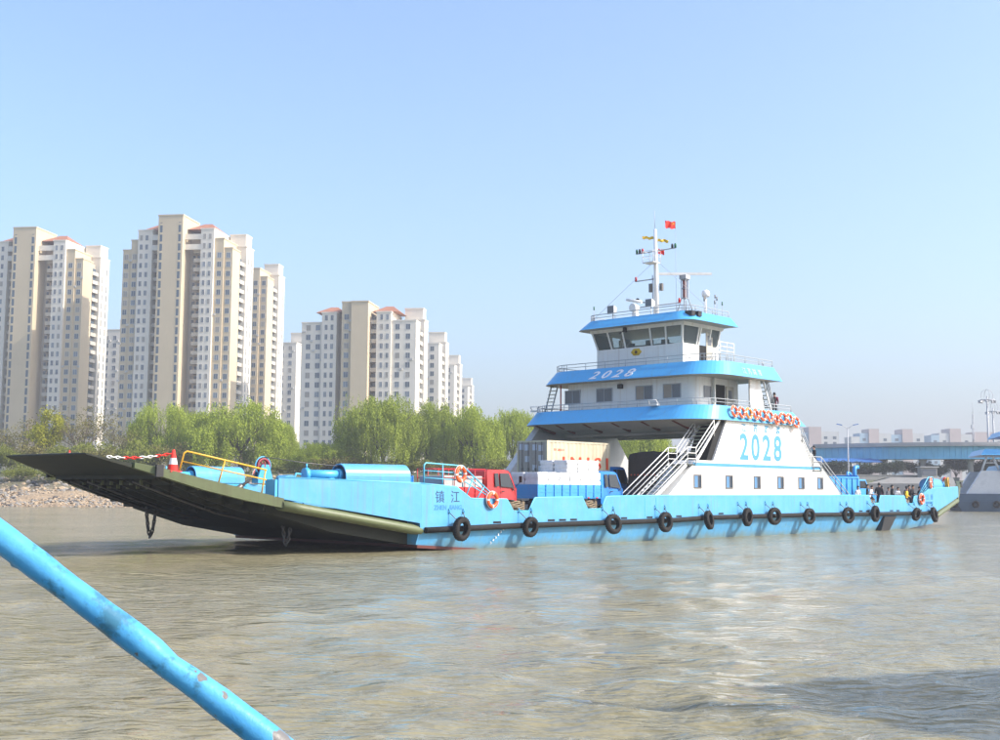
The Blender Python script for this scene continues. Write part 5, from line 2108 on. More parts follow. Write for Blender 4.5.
em = b.build('emblem', 'cloth_yellow', wh)
b = MB()
b.lathe([(0.001, 0.0), (0.12, 0.0), (0.12, -0.012), (0.001, -0.012)], (27.31, 8.0, 12.35), 0, 6)
b.build('emblem_star', 'brown_mark', wh)
b = MB()
b.box(26.65, 27.05, 4.75, 5.25, 14.08, 14.3)
# near-side stair rail up to the wheelhouse door
rail3('door_rail', [(28.7, 2.9, 11.7), (29.9, 2.9, 12.9), (31.6, 2.9, 12.9)], ferry, 'white_rail', 0.035, (0, 0.3, 0.6), True, 1.9)
b = MB()
b.box(26.75, 27.15, 3.0, 3.55, 14.36, 14.70)
b.box(27.3, 27.7, 2.85, 3.4, 14.36, 14.70)
b.build('side_lamp', 'black_paint', ferry)
# wiper motors under the eave
b = MB()
b.tube([(26.9, 8.6, 13.95), (26.6, 8.9, 13.6)], 0.03, 5)
b.tube([(26.9, 8.6, 13.95), (26.6, 8.3, 13.65)], 0.03, 5)
b.box(26.75, 26.95, 8.5, 8.7, 13.75, 14.05)
b.build('wiper_gear', 'black_paint', ferry)


# ---- mast and roof gear
MU, MV = 29.15, 7.6
b = MB()
b.tube([(MU, MV, 14.68), (MU, MV, 18.0), (MU - 0.06, MV, 21.15)], [0.21, 0.16, 0.10], 14)
mast = b.build('mast', 'ship_white', ferry)
b = MB()
b.tube([(MU - 0.1, MV, 21.1), (MU - 0.15, MV, 22.5)], 0.02, 5)
b.build('whip_antenna', 'grey_rail', mast)


def yard(z, v0, v1, lamps, slope=0.0):
    b = MB()
    b.tube([(MU, v0, z - slope), (MU, v1, z + slope)], 0.045, 7)
    y = b.build('yard', 'grey_rail', mast)
    for v, c in lamps:
        q = MB()
        zz = z + slope * (2 * (v - v0) / (v1 - v0) - 1)
        q.lathe([(0.001, zz), (0.08, zz), (0.09, zz + 0.22), (0.06, zz + 0.32), (0.001, zz + 0.34)], (MU, v, 0), 2, 10, 0)
        q.build('mast_lamp', c, y)


yard(19.62, 5.9, 9.3, ((9.25, 'lamp_green'), (9.0, 'black_paint'), (8.75, 'lamp_red'), (6.2, 'black_paint'), (5.95, 'lamp_green')))
yard(17.65, 7.7, 9.4, ((9.35, 'lamp_red'),))
yard(15.75, 5.6, 9.6, ((5.65, 'lamp_red'), (9.55, 'black_paint')))
b = MB()
b.box(MU - 0.95, MU - 0.1, MV - 0.45, MV + 0.45, 18.66, 18.72)
for x in (-0.95, -0.1):
    for y in (-0.45, 0.45):
        b.tube([(MU + x, MV + y, 18.7), (MU + x, MV + y, 19.5)], 0.025, 5)
for z in (19.1, 19.5):
    b.tube([(MU - 0.95, MV - 0.45, z), (MU - 0.95, MV + 0.45, z), (MU - 0.1, MV + 0.45, z)], 0.02, 5)
    b.tube([(MU - 0.95, MV - 0.45, z), (MU - 0.1, MV - 0.45, z)], 0.02, 5)
b.build('crow_platform', 'white_rail', mast)
b = MB()
b.tube([(MU - 0.12, MV + 0.22, 16.2), (MU - 0.12, MV + 0.22, 17.9)], 0.03, 5)
b.box(MU - 0.3, MU - 0.1, MV + 0.2, MV + 0.42, 16.7, 17.3)
b.box(MU + 0.1, MU + 0.3, MV - 0.42, MV - 0.2, 16.8, 17.3)
b.build('junction_box', 'steel', mast)
# long radar scanner on its lattice stand
b = MB()
RU, RVv = 31.2, 6.6
for x in (-0.35, 0.35):
    for y in (-0.35, 0.35):
        b.tube([(RU + x * 1.5, RVv + y * 1.5, 14.7), (RU + x * 0.5, RVv + y * 0.5, 16.4), (RU + x * 0.5, RVv + y * 0.5, 17.75)], 0.04, 5)
for z in (15.5, 16.4, 17.1, 17.7):
    s = 0.28 if z < 16 else 0.18
    b.tube([(RU - s, RVv - s, z), (RU + s, RVv - s, z), (RU + s, RVv + s, z), (RU - s, RVv + s, z), (RU - s, RVv - s, z)], 0.03, 5)
b.box(RU - 0.28, RU + 0.28, RVv - 0.28, RVv + 0.28, 17.75, 18.05)
rst = b.build('radar_stand', 'grey_rail', ferry)
b = MB()
b.box(RU - 0.16, RU + 0.16, RVv - 0.08, RVv + 0.08, 16.4, 17.7)
b.build('radar_column', 'under_red', rst)
b = MB()
b.loft([[(x, y - 0.07, z - 0.09), (x, y + 0.07, z - 0.09), (x, y + 0.07, z + 0.09), (x, y - 0.07, z + 0.09)] for x, y, z in ((29.3, 7.55, 18.0), (31.2, 6.6, 18.15), (33.1, 5.65, 18.3))])
b.build('radar_scanner', 'ship_grey', rst)
# satellite dome, horns, searchlights, whip aerials
b = MB()
b.tube([(31.4, 5.0, 14.7), (31.4, 5.0, 16.35)], 0.05, 7)
b.lathe([(0.001, 16.35), (0.25, 16.36), (0.29, 16.55), (0.25, 16.74), (0.12, 16.84), (0.001, 16.86)], (31.4, 5.0, 0), 2, 16)
b.build('satellite_dome', 'ship_white', ferry)
for i, (u, v) in enumerate(((30.0, 4.2), (30.5, 4.5), (31.0, 4.0), (31.5, 4.3), (30.8, 3.7), (27.2, 11.6), (31.3, 3.6))):
    b = MB()
    h = (1.1, 1.3, 1.0, 1.5, 1.2, 0.9, 0.9)[i]
    b.tube([(u, v, 14.68), (u, v, 14.7 + h)], 0.018, 5, 0)
    b.tube([(u, v, 14.7 + h), (u, v, 14.95 + h)], 0.05, 6, 1)
    b.build('whip_aerial', ['grey_rail', 'lamp_green' if i > 4 else 'steel'], ferry)


def box_light(u, v, z, s):
    b = MB()
    b.tube([(u + 0.25, v, 14.68), (u + 0.25, v, z)], 0.045, 6, 0)
    b.loft([[(u - 0.05, v - s, z - s), (u - 0.05, v + s, z - s), (u - 0.05, v + s, z + s), (u - 0.05, v - s, z + s)],
            [(u + 0.45, v - s * 0.6, z - s * 0.6), (u + 0.45, v + s * 0.6, z - s * 0.6), (u + 0.45, v + s * 0.6, z + s * 0.6), (u + 0.45, v - s * 0.6, z + s * 0.6)]], 0)
    b.box(u - 0.07, u - 0.052, v - s * 0.85, v + s * 0.85, z - s * 0.85, z + s * 0.85, 1)
    b.build('floodlight', ['white_rail', 'window_grey'], ferry)


box_light(27.1, 10.0, 15.45, 0.30)
box_light(27.6, 7.1, 15.7, 0.28)
b = MB()
b.tube([(27.8, 8.4, 14.68), (27.8, 8.4, 15.2)], 0.24, 12)
b.lathe([(0.001, 0.3), (0.26, 0.25), (0.30, -0.25), (0.26, -0.27), (0.001, -0.2)], (27.7, 8.4, 15.5), 0, 16)
b.tube([(28.0, 8.0, 15.9), (28.0, 9.3, 16.2)], 0.10, 8)
b.build('searchlight', 'ship_white', ferry)
b = MB()
b.lathe([(0.05, 0.25), (0.07, 0.0), (0.18, -0.3), (0.001, -0.28)], (28.6, 8.6, 16.1), 0, 12)
b.tube([(28.8, 8.6, 16.05), (29.15, 7.8, 15.9)], 0.04, 6)
b.build('horn', 'black_paint', ferry)
# stays
b = MB()
b.tube([(MU, MV, 19.0), (26.9, 11.5, 14.8)], 0.012, 4)
b.tube([(MU, MV, 19.0), (31.5, 4.0, 14.8)], 0.012, 4)
b.build('mast_stay', 'grey_rail', ferry)

# ship name on the bow, mirrored on the stern
for i, ch in enumerate('镇江'):
    text_part('ship_name', ch, 0.62, 'letter_navy', ferry, (0.92 + 1.02 * i, -0.01, 2.30), (1, 0, 0), (0, 0, 1), 0.005)
text_part('ship_name', 'ZHEN', 0.31, 'letter_mid', ferry, (0.86, -0.01, 1.92), (1, 0, 0), (0, 0, 1), 0.005, 0.010)
text_part('ship_name', 'JIANG', 0.31, 'letter_mid', ferry, (1.86, -0.01, 1.92), (1, 0, 0), (0, 0, 1), 0.005, 0.010)
for i, ch in enumerate('江镇'):
    text_part('ship_name', ch, 0.5, 'letter_mid', ferry, (55.0 + 0.8 * i, -0.01, 2.32), (1, 0, 0), (0, 0, 1), 0.005)
text_part('ship_name', 'ZHEN JIANG', 0.24, 'letter_mid', ferry, (54.9, -0.01, 1.98), (1, 0, 0), (0, 0, 1), 0.005)
# draught marks on the bow quarter
for i in range(6):
    t = text_part('draught_mark', str(8 - i), 0.17, 'letter_white', ferry, (5.65 - 0.16 * i, 0.05 + 0.02 * i, 0.86 - 0.13 * i), (1, 0, 0), (0, 0.12, 1), 0.02)
# black discharge flap on the hull side near the stern
b = MB()
b.hexa([(46.9, 0.1, -0.5), (48.0, 0.1, -0.5), (48.0, 0.5, -0.5), (46.9, 0.5, -0.5), (47.6, -0.02, 1.05), (49.6, -0.02, 1.05), (49.6, 0.5, 1.05), (47.6, 0.5, 1.05)])
b.build('discharge_flap', 'black_paint', ferry)
# mooring bollards and coiled rope in the bulwark openings
for uc in (7.0, 12.9, 46.15, 52.05):
    b = MB()
    for du in (-0.38, 0.38):
        b.tube([(uc + du, 0.42, DK - 0.02), (uc + du, 0.42, DK + 0.78)], 0.14, 12)
        b.tube([(uc + du, 0.42, DK + 0.76), (uc + du, 0.42, DK + 0.83)], 0.18, 12)
    b.box(uc - 0.65, uc + 0.65, 0.2, 0.7, DK, DK + 0.08)
    b.box(uc - 0.9, uc + 0.9, 0.75, 0.8, DK, DK + 0.55)  # black board added behind the bollards to darken the opening
    b.build('bollard', 'black_paint', ferry)
    b = MB()
    for k in range(7):
        z = DK + 0.20 + 0.085 * k
        p = []
        for j in range(25):
            a = 2 * math.pi * j / 24
            x = 0.58 * math.cos(a)
            y = 0.2 * math.sin(a) * (1 if abs(x) > 0.3 else 0.55 + 0.3 * math.cos(a * 2 + k))
            p.append((uc + x, 0.42 + y, z + 0.03 * math.sin(a * 3 + k)))
        b.tube(p, 0.045, 6, caps=False)
    b.build('mooring_rope', 'rope', ferry)

# ---------------------------------------------------------------- things hung on the ferry
def tyre_mesh():
    b = MB()
    prof = [(0.30, -0.10), (0.34, -0.145), (0.44, -0.16), (0.52, -0.135), (0.555, -0.09), (0.56, 0.0), (0.555, 0.09), (0.52, 0.135), (0.44, 0.16), (0.34, 0.145), (0.30, 0.10), (0.33, 0.07), (0.47, 0.06), (0.47, -0.06), (0.33, -0.07)]
    b.lathe(prof, (0, 0, 0), 1, 26, 0, True)
    for k in range(26):
        a = 2 * math.pi * k / 26
        p = []
        for dy in (-0.10, 0.10):
            for r_ in (0.55, 0.575):
                for da in (-0.06, 0.06):
                    p.append((r_ * math.cos(a + da + dy * 0.5), dy, r_ * math.sin(a + da + dy * 0.5)))
        b.hexa([p[0], p[1], p[5], p[4], p[2], p[3], p[7], p[6]])
    return b.mesh('tyre', 'rubber')


TY = tyre_mesh()
ORD = ['first', 'second', 'third', 'fourth', 'fifth', 'sixth', 'seventh', 'eighth', 'ninth', 'tenth', 'eleventh', 'twelfth']
TU = [2.30, 7.21, 14.0, 18.86, 23.34, 27.67, 30.95, 35.5, 41.07, 45.26, 52.21, 55.5]
TZ = [1.01, 1.01, 1.05, 1.08, 1.13, 1.26, 1.27, 1.22, 1.22, 1.28, 1.17, 1.10]
for i, (u, z) in enumerate(zip(TU, TZ)):
    s = RNG.uniform(0.88, 1.06)
    lb = 'black rubber tyre fender on the ferry side, %s from the bow' % ORD[i] if i < 11 else 'black rubber tyre fender closest to the stern'
    t = thing('tyre_fender', lb, 'tyre', fw(u, -0.24 - 0.17, z), F_ROT, 'tyre fenders along the ferry side')
    o = put('tyre', TY, t, (0, 0, 0), (RNG.uniform(0.03, 0.2), RNG.uniform(0, 6), RNG.uniform(-0.22, 0.22)), (s, s, s))
    for sg in (-1, 1):
        b = MB()
        b.tube([(sg * 0.29, 0.0, 0.38), (sg * 0.38, 0.22, 0.62), (sg * 0.46, 0.40, 0.78)], 0.022, 5)
        b.build('hanging_chain', 'steel', t)
        b = MB()
        b.tube([(sg * 0.48, 0.42, 0.72), (sg * 0.48, 0.33, 0.78), (sg * 0.48, 0.34, 0.9), (sg * 0.48, 0.42, 0.95)], 0.03, 5)
        b.build('hook', 'gear_blue', t)


def ring_mesh(m0):
    b = MB()
    for k in range(4):
        a = math.pi / 2 * k
        b.torus((0, 0, 0), 1, 0.29, 0.085, 8, 10, 0, a + 0.12, a + math.pi / 2 - 0.12)
        b.torus((0, 0, 0), 1, 0.29, 0.088, 4, 10, 1, a - 0.12, a + 0.12)
    b.torus((0, 0, 0), 1, 0.385, 0.012, 24, 5, 1)
    return b.mesh('life_ring', [m0, 'ring_white'])


RM, RM2 = ring_mesh('ring_orange'), ring_mesh('ring_amber')


def ring(label, u, v, z, me=None, rz=0.0, tilt=0.0, s=1.0, group='life rings on the ferry'):
    o = put('life_ring', me or RM, None, fw(u, v, z), (tilt, RNG.uniform(-0.4, 0.4), F_ROT + rz), (s, s, s))
    tag(o, label, 'life ring', group)
    return o


for i in range(10):
    u = 26.75 + i * 0.85
    ring('orange life ring on the upper deck side, %s from the left of ten' % ORD[i] if i != 2 else 'amber life ring on the upper deck side, third from left of ten', u, -0.14, 7.86 - 0.02 * i + (-0.12 if i in (6, 9) else 0.05), RM2 if i == 2 else RM, RNG.uniform(-0.15, 0.15), -0.18, 1.05)
ring('orange life ring hung high on the bow corner railing', 2.62, 0.02, 3.62, None, 0.1, 0, 1.12)
ring('orange life ring hung at the foot of the bow corner railing', 4.7, -0.13, 2.38, None, 0, 0, 1.12)
ring('orange life ring on the far bow railing behind the sheave', 1.5, BW - 0.3, 3.6, None, 0.1, 0, 1.1)
ring('orange life ring hung high on the stern corner railing', 56.0, 0.02, 3.62, None, 0.3, 0, 1.25)
ring('orange life ring hung at the foot of the stern railing', 53.9, -0.12, 2.35, None, 0, 0, 1.2)


def chain(label, pts, cat='chain', link=0.20, r=0.035, mats=('steel',), every=1):
    """hanging chain of alternate links along a polyline"""
    L = [Vector(p) for p in pts]
    dist = [0]
    for a, c in zip(L, L[1:]):
        dist.append(dist[-1] + (c - a).length)
    n = max(2, int(dist[-1] / (link * 0.78)))
    b = MB()
    for k in range(n):
        t = dist[-1] * (k + 0.5) / n
        j = max(i for i in range(len(L) - 1) if dist[i] <= t)
        p = L[j].lerp(L[j + 1], (t - dist[j]) / (dist[j + 1] - dist[j]))
        d = (L[j + 1] - L[j]).normalized()
        x = MB()
        x.torus((0, 0, 0), 1, link * 0.34, r, 10, 6, (k // every) % len(mats))
        x.xf(Matrix.Diagonal((0.75, 1, 1.5, 1)))
        q = d.to_track_quat('Z', 'Y').to_matrix().to_4x4() @ Matrix.Rotation((k % 2) * math.pi / 2, 4, 'Z')
        x.xf(Matrix.Translation(p) @ q)
        b.add(x.v, x.f, 0, True)
        b.m[-len(x.f):] = x.m
    o = b.build('chain', list(mats))
    tag(o, label, cat)
    return o


def sag(A, B, drop, n=14):
    return [fw(*(Vector(A).lerp(Vector(B), k / n) - Vector((0, 0, drop * 4 * (k / n) * (1 - k / n))))) for k in range(n + 1)]


chain('dark chain hanging in a loop from the raised ramp far edge', sag((-7.55, 11.4, 1.9), (-7.05, 11.4, 1.75), 1.25), r=0.05, link=0.26)
chain('dark chain hanging under the bow near the waterline', sag((-4.75, 4.2, 1.45), (-4.4, 4.0, 1.4), 1.1), r=0.045, link=0.24)
chain('red and white plastic chain strung from the bow cone', sag((-11.3, 3.05, 4.30), (-13.7, 3.95, 4.12), 0.10, 20), link=0.20, r=0.028, mats=('cloth_red', 'ring_white'), every=4)


def cone(label, u, v, z, s=1.0, low=0.0):
    t = thing('traffic_cone', label, 'traffic cone', fw(u, v, z), F_ROT, 'traffic cones on the ferry ramps')
    t.scale = (s, s, s)
    b = MB()
    b.box(-0.24, 0.24, -0.24, 0.24, 0, 0.05)
    b.build('base', 'red_paint', t)
    b = MB()
    P = [(0.20, 0.05), (0.165, 0.28), (0.115, 0.52), (0.05, 0.82), (0.001, 0.83)]
    for i in range(4):
        b.lathe(P[i:i + 2], (0, 0, 0), 2, 16, 1 if i == 1 else 0)
    b.build('body', ['cloth_red', 'ring_white'], t)


cone('red and white traffic cone on the bow ramp left of the yellow railing', -11.25, 3.0, 3.53, 1.12)
cone('small red cone top at the tip edge of the raised ramp', -14.1, 6.4, 4.13, 0.35)
cone('red and white cone on the stern bulwark corner', 63.2, 0.9 + 1.0, 3.3, 1.1)
cone('orange and white cone standing beyond the blue dump truck', 50.5, 5.0, 2.6, 1.35)
b = MB()
for k in range(3):
    b.torus((0, 0.1 * k, 0), 1, 0.42 - 0.05 * k, 0.05, 20, 6)
o = b.build('hose_coil', 'yellow_paint', None, fw(61.6, 0.95, 3.72), (0, 0, F_ROT + 0.3))
tag(o, 'yellow hose coil on the stern bulwark beside the cone', 'hose')


# flags
def flag(label, u, v, z, w, h, m, wave=0.10, rot=0.0, star=False):
    b = MB()
    n, k = 14, 6
    g = [[(w * i / n, wave * math.sin(i * 0.75 + j * 0.35) * (i / n), h * (j / k - 0.5) - 0.10 * w * (i / n) ** 2 + 0.04 * math.sin(i * 0.9)) for j in range(k + 1)] for i in range(n + 1)]
    vs = [p for r_ in g for p in r_] + [(p[0], p[1] + 0.006, p[2]) for r_ in g for p in r_]
    o = (n + 1) * (k + 1)
    fs = []
    for i in range(n):
        for j in range(k):
            a = i * (k + 1) + j
            fs.append((a, a + k + 1, a + k + 2, a + 1))
            fs.append((o + a, o + a + 1, o + a + k + 2, o + a + k + 1))
    b.add(vs, fs, 0, True)
    if star:
        for cx, cz, r_ in ((0.18, 0.11, 0.08), (0.32, 0.2, 0.03), (0.37, 0.14, 0.03), (0.37, 0.07, 0.03), (0.32, 0.01, 0.03)):
            P = []
            for q in range(10):
                a = math.pi / 2 + q * math.pi / 5
                rr = r_ if q % 2 == 0 else r_ * 0.4
                x, z_ = cx * w / 0.95 + rr * math.cos(a), cz + rr * math.sin(a)
                y = wave * math.sin(x / w * n * 0.75 + 1.3) * (x / w)
                P.append((x, y, z_))
            c = Vector((cx * w / 0.95, wave * math.sin(cx / 0.95 * n * 0.75 + 1.3) * cx / 0.95, cz))
            for s in (-1, 1):
                b.add([tuple(c + Vector((0, s * 0.02, 0)))] + [(p[0], p[1] + s * 0.02, p[2]) for p in P], [(0, 1 + q, 1 + (q + 1) % 10) for q in range(10)], 1)
    ob = b.build('flag', [m, 'cloth_yellow'], None, fw(u, v, z), (0, 0, rot))
    tag(ob, label, 'flag', 'flags on the ferry mast')


b = MB()
b.tube([(30.7, 7.0, 14.7), (30.7, 7.0, 21.9)], 0.012, 6)
b.build('flag_staff', 'grey_rail', ferry)
flag('red national flag with yellow stars streaming beside the mast top', 30.7, 7.0, 21.62, -0.78, 0.52, 'cloth_red', 0.10, 0.15, True)
flag('yellow pennant streaming left of the mast', MU - 0.05, MV + 0.15, 20.55, -0.8, 0.2, 'cloth_yellow', 0.08, -0.1)
flag('yellow pennant streaming right of the mast', MU, MV - 0.15, 20.35, 0.75, 0.2, 'cloth_yellow', 0.08, -0.1)
flag('small red signal flag below the yellow pennants', MU, MV - 0.2, 19.55, 0.42, 0.36, 'cloth_red', 0.06, 0.0)


# ---------------------------------------------------------------- vehicles
def wheel_mesh(r=0.40, w=0.24):
    b = MB()
    b.lathe([(r * 0.55, -w / 2), (r * 0.9, -w / 2), (r, -w * 0.35), (r, w * 0.35), (r * 0.9, w / 2), (r * 0.55, w / 2)], (0, 0, 0), 1, 22, 0)
    b.lathe([(0.001, -w * 0.25), (r * 0.2, -w * 0.3), (r * 0.45, -w * 0.15), (r * 0.56, -w * 0.45)], (0, 0, 0), 1, 22, 1)
    b.lathe([(0.001, w * 0.25), (r * 0.56, w * 0.45)], (0, 0, 0), 1, 22, 1)
    return b.mesh('wheel', ['rubber', 'grey_rail'])


WHL, WHL_BIG = wheel_mesh(), wheel_mesh(0.52, 0.30)


def add_wheels(t, axles, half, me, r):
    for x in axles:
        for s in (-1, 1):
            put('wheel', me, t, (x, s * half, r))


def cab(t, paint, x0, x1, w, zb, zt, name='cab'):
    """light cab-over cab, front at +x: leaning windscreen, rounded roof, side glass, doors, lamps, mirrors"""
    L = x1 - x0
    zw = zb + (zt - zb) * 0.50
    P = [(x0, zb), (x1 - 0.04, zb), (x1, zb + 0.25), (x1 - 0.02, zw - 0.04), (x1 - 0.10, zw), (x1 - 0.42, zt - 0.16), (x1 - 0.58, zt - 0.04), (x1 - 0.85, zt), (x0 + 0.12, zt), (x0, zt - 0.1)]

    def ww(z):
        return w / 2 - max(0, (z - zw)) * 0.12
    b = MB()
    b.loft([[(x, -ww(z) + 0.04, z) for x, z in P], [(x, -ww(z), z) for x, z in P], [(x, ww(z), z) for x, z in P], [(x, ww(z) - 0.04, z) for x, z in P]])
    c = b.build(name, paint, t, bevel=0.05, seg=3)
    for s in (-1, 1):
        def Y(z, e):
            return s * (ww(z) + e)
        # door glass with slanting front edge
        for Q in ([(x1 - 1.22, zw + 0.04), (x1 - 0.34, zw - 0.02), (x1 - 0.30, zw - 0.16), (x1 - 0.22, zw - 0.16), (x1 - 0.27, zw + 0.1), (x1 - 0.55, zt - 0.19), (x1 - 1.22, zt - 0.19)], [(x1 - 1.62, zw + 0.04), (x1 - 1.34, zw + 0.04), (x1 - 1.34, zt - 0.19), (x1 - 1.62, zt - 0.19)]):
            if Q[0][0] < x0 + 0.05:
                continue
            g = MB()
            g.loft([[(x, Y(z, -0.02), z) for x, z in Q], [(x, Y(z, 0.008), z) for x, z in Q]])
            g.build('side_window', 'truck_glass', c)
        d = MB()
        for xa in (x1 - 1.28, x1 - 0.16):
            d.box(xa, xa + 0.015, min(s * (w / 2 - 0.01), s * (w / 2 + 0.004)), max(s * (w / 2 - 0.01), s * (w / 2 + 0.004)), zb + 0.12, zw)
        d.box(x1 - 1.18, x1 - 0.98, min(s * w / 2, s * (w / 2 + 0.03)), max(s * w / 2, s * (w / 2 + 0.03)), zw - 0.24, zw - 0.19)
        d.build('door_trim', 'black_paint', c)
        m = MB()
        m.tube([(x1 - 0.12, s * w / 2, zw + 0.05), (x1 + 0.10, s * (w / 2 + 0.16), zw + 0.3), (x1 + 0.10, s * (w / 2 + 0.16), zw + 0.55)], 0.015, 5)
        m.box(x1 + 0.06, x1 + 0.12, s * (w / 2 + 0.16) - 0.09, s * (w / 2 + 0.16) + 0.09, zw + 0.25, zw + 0.58)
        m.build('mirror', 'black_paint', c)
        h = MB()
        yc = s * (w / 2 - 0.28)
        h.box(x1 - 0.02, x1 + 0.03, yc - 0.16, yc + 0.16, zb + 0.22, zb + 0.42)
        h.build('headlight', 'lamp_clear', c)
    g = MB()
    q = [(x1 - 0.085, zw + 0.05), (x1 - 0.40, zt - 0.2)]
    g.hexa([(q[0][0], -w / 2 + 0.16, q[0][1]), (q[0][0] + 0.02, -w / 2 + 0.16, q[0][1] + 0.02), (q[0][0] + 0.02, w / 2 - 0.16, q[0][1] + 0.02), (q[0][0], w / 2 - 0.16, q[0][1]),
            (q[1][0], -w / 2 + 0.22, q[1][1]), (q[1][0] + 0.03, -w / 2 + 0.22, q[1][1] + 0.02), (q[1][0] + 0.03, w / 2 - 0.22, q[1][1] + 0.02), (q[1][0], w / 2 - 0.22, q[1][1])])
    g.build('windscreen', 'truck_glass', c)
    m = MB()
    m.box(x1 - 0.02, x1 + 0.07, -w / 2 + 0.05, w / 2 - 0.05, zb - 0.1, zb + 0.14)
    m.build('bumper', 'grey_rail', c)
    return c


def stake_bed(t, paint, x0, x1, w, z0, h, frame_h=0.0, gate=True):
    b = MB()
    b.box(x0, x1, -w / 2, w / 2, z0 - 0.12, z0)
    b.build('bed_floor', paint, t)
    L = x1 - x0
    n = max(2, int(L / 0.62))
    for s in (-1, 1):
        ya, yb = sorted((s * (w / 2 - 0.05), s * w / 2))
        p = MB()
        p.box(x0, x1, ya, yb, z0 + 0.003, z0 + h)
        sp = p.build('side_panel', paint, t)
        for k in range(n + 1):
            x = x0 + L * k / n
            q = MB()
            yo = sorted((s * w / 2, s * (w / 2 + 0.05)))
            q.box(x - 0.05, x + 0.05, yo[0], yo[1], z0 - 0.06, z0 + h + 0.01)
            q.build('stake', paint, sp)
        for z in (z0 + h * 0.36, z0 + h * 0.68):
            q = MB()
            yo = sorted((s * w / 2, s * (w / 2 + 0.02)))
            q.box(x0, x1, yo[0], yo[1], z - 0.025, z + 0.025)
            q.build('rib', paint, sp)
        for k in range(int(L / 0.75)):
            q = MB()
            yo = sorted((s * (w / 2 + 0.001), s * (w / 2 + 0.025)))
            x = x0 + 0.4 + k * 0.75
            q.box(x, x + 0.16, yo[0], yo[1], z0 - 0.11, z0 - 0.05)
            q.build('reflector', 'reflector', sp)
    for x in (x0, x1 - 0.05):
        p = MB()
        p.box(x, x + 0.05, -w / 2 + 0.053, w / 2 - 0.053, z0 + 0.003, z0 + h)
        p.build('end_panel', paint, t)
    if frame_h:
        f = MB()
        for s in (-1, 1):
            y = s * (w / 2 - 0.025)
            for k in range(n + 1):
                x = x0 + 0.03 + (L - 0.06) * k / n
                f.tube([(x, y, z0 + h), (x, y, z0 + frame_h)], 0.022, 5)
            for z in (z0 + frame_h, z0 + (h + frame_h) / 2):
                f.tube([(x0, y, z), (x1, y, z)], 0.022, 5)
        f.tube([(x0, -w / 2, z0 + frame_h), (x0, w / 2, z0 + frame_h)], 0.022, 5)
        f.tube([(x1 - 0.03, -w / 2, z0 + frame_h), (x1 - 0.03, w / 2, z0 + frame_h)], 0.022, 5)
        f.build('bed_frame', paint, t)


def chassis(t, x0, x1, w=0.8, z=0.55):
    b = MB()
    for s in (-1, 1):
        b.box(x0, x1, s * w / 2 - 0.05, s * w / 2 + 0.05, z, z + 0.2)
    for k in range(5):
        x = x0 + 0.2 + (x1 - x0 - 0.4) * k / 4
        b.box(x, x + 0.1, -w / 2 + 0.05, w / 2 - 0.05, z + 0.03, z + 0.15)
    b.build('chassis', 'black_paint', t)


# red light truck at the bow
t = thing('red_truck', 'red light truck with open stake bed near the bow', 'truck', fw(7.75, 2.0, DK), F_ROT)
cab(t, 'red_paint', -2.15, 0.0, 1.95, 0.55, 2.36)
chassis(t, -6.0, -0.3)
stake_bed(t, 'red_paint', -5.3, -2.35, 1.95, 0.95, 0.5, 1.4)
add_wheels(t, (-0.85, -4.4), 0.82, WHL, 0.40)
b = MB()
b.box(-5.2, -2.5, -0.88, 0.88, 0.955, 2.0)
o = b.build('cargo_crate', 'under_grey', None, fw(7.75, 2.0, DK), (0, 0, F_ROT), bevel=0.03)
tag(o, 'grey flat cargo load lying in the red truck bed', 'cargo')

b = MB()
b.box(-0.9, 0.9, -0.7, 0.7, 0.0, 1.95)
for x in (-0.9, -0.3, 0.3, 0.82):
    b.box(x, x + 0.08, -0.73, 0.73, 0.05, 2.0)
o = b.build('cargo_box', 'truck_blue', None, fw(0.9, 3.2, DK), (0, 0, F_ROT), bevel=0.02)
tag(o, 'blue metal cargo box standing on deck behind the bow railing', 'box')

# blue sack truck
t = thing('blue_truck', 'blue light truck with slatted bed carrying white sacks', 'truck', fw(16.75, 2.05, DK), F_ROT)
cab(t, 'truck_blue', -2.0, 0.0, 2.05, 0.55, 2.42)
chassis(t, -7.4, -0.3)
stake_bed(t, 'truck_blue_light', -7.45, -2.05, 2.15, 1.0, 0.62)
add_wheels(t, (-0.85, -5.6), 0.86, WHL, 0.40)


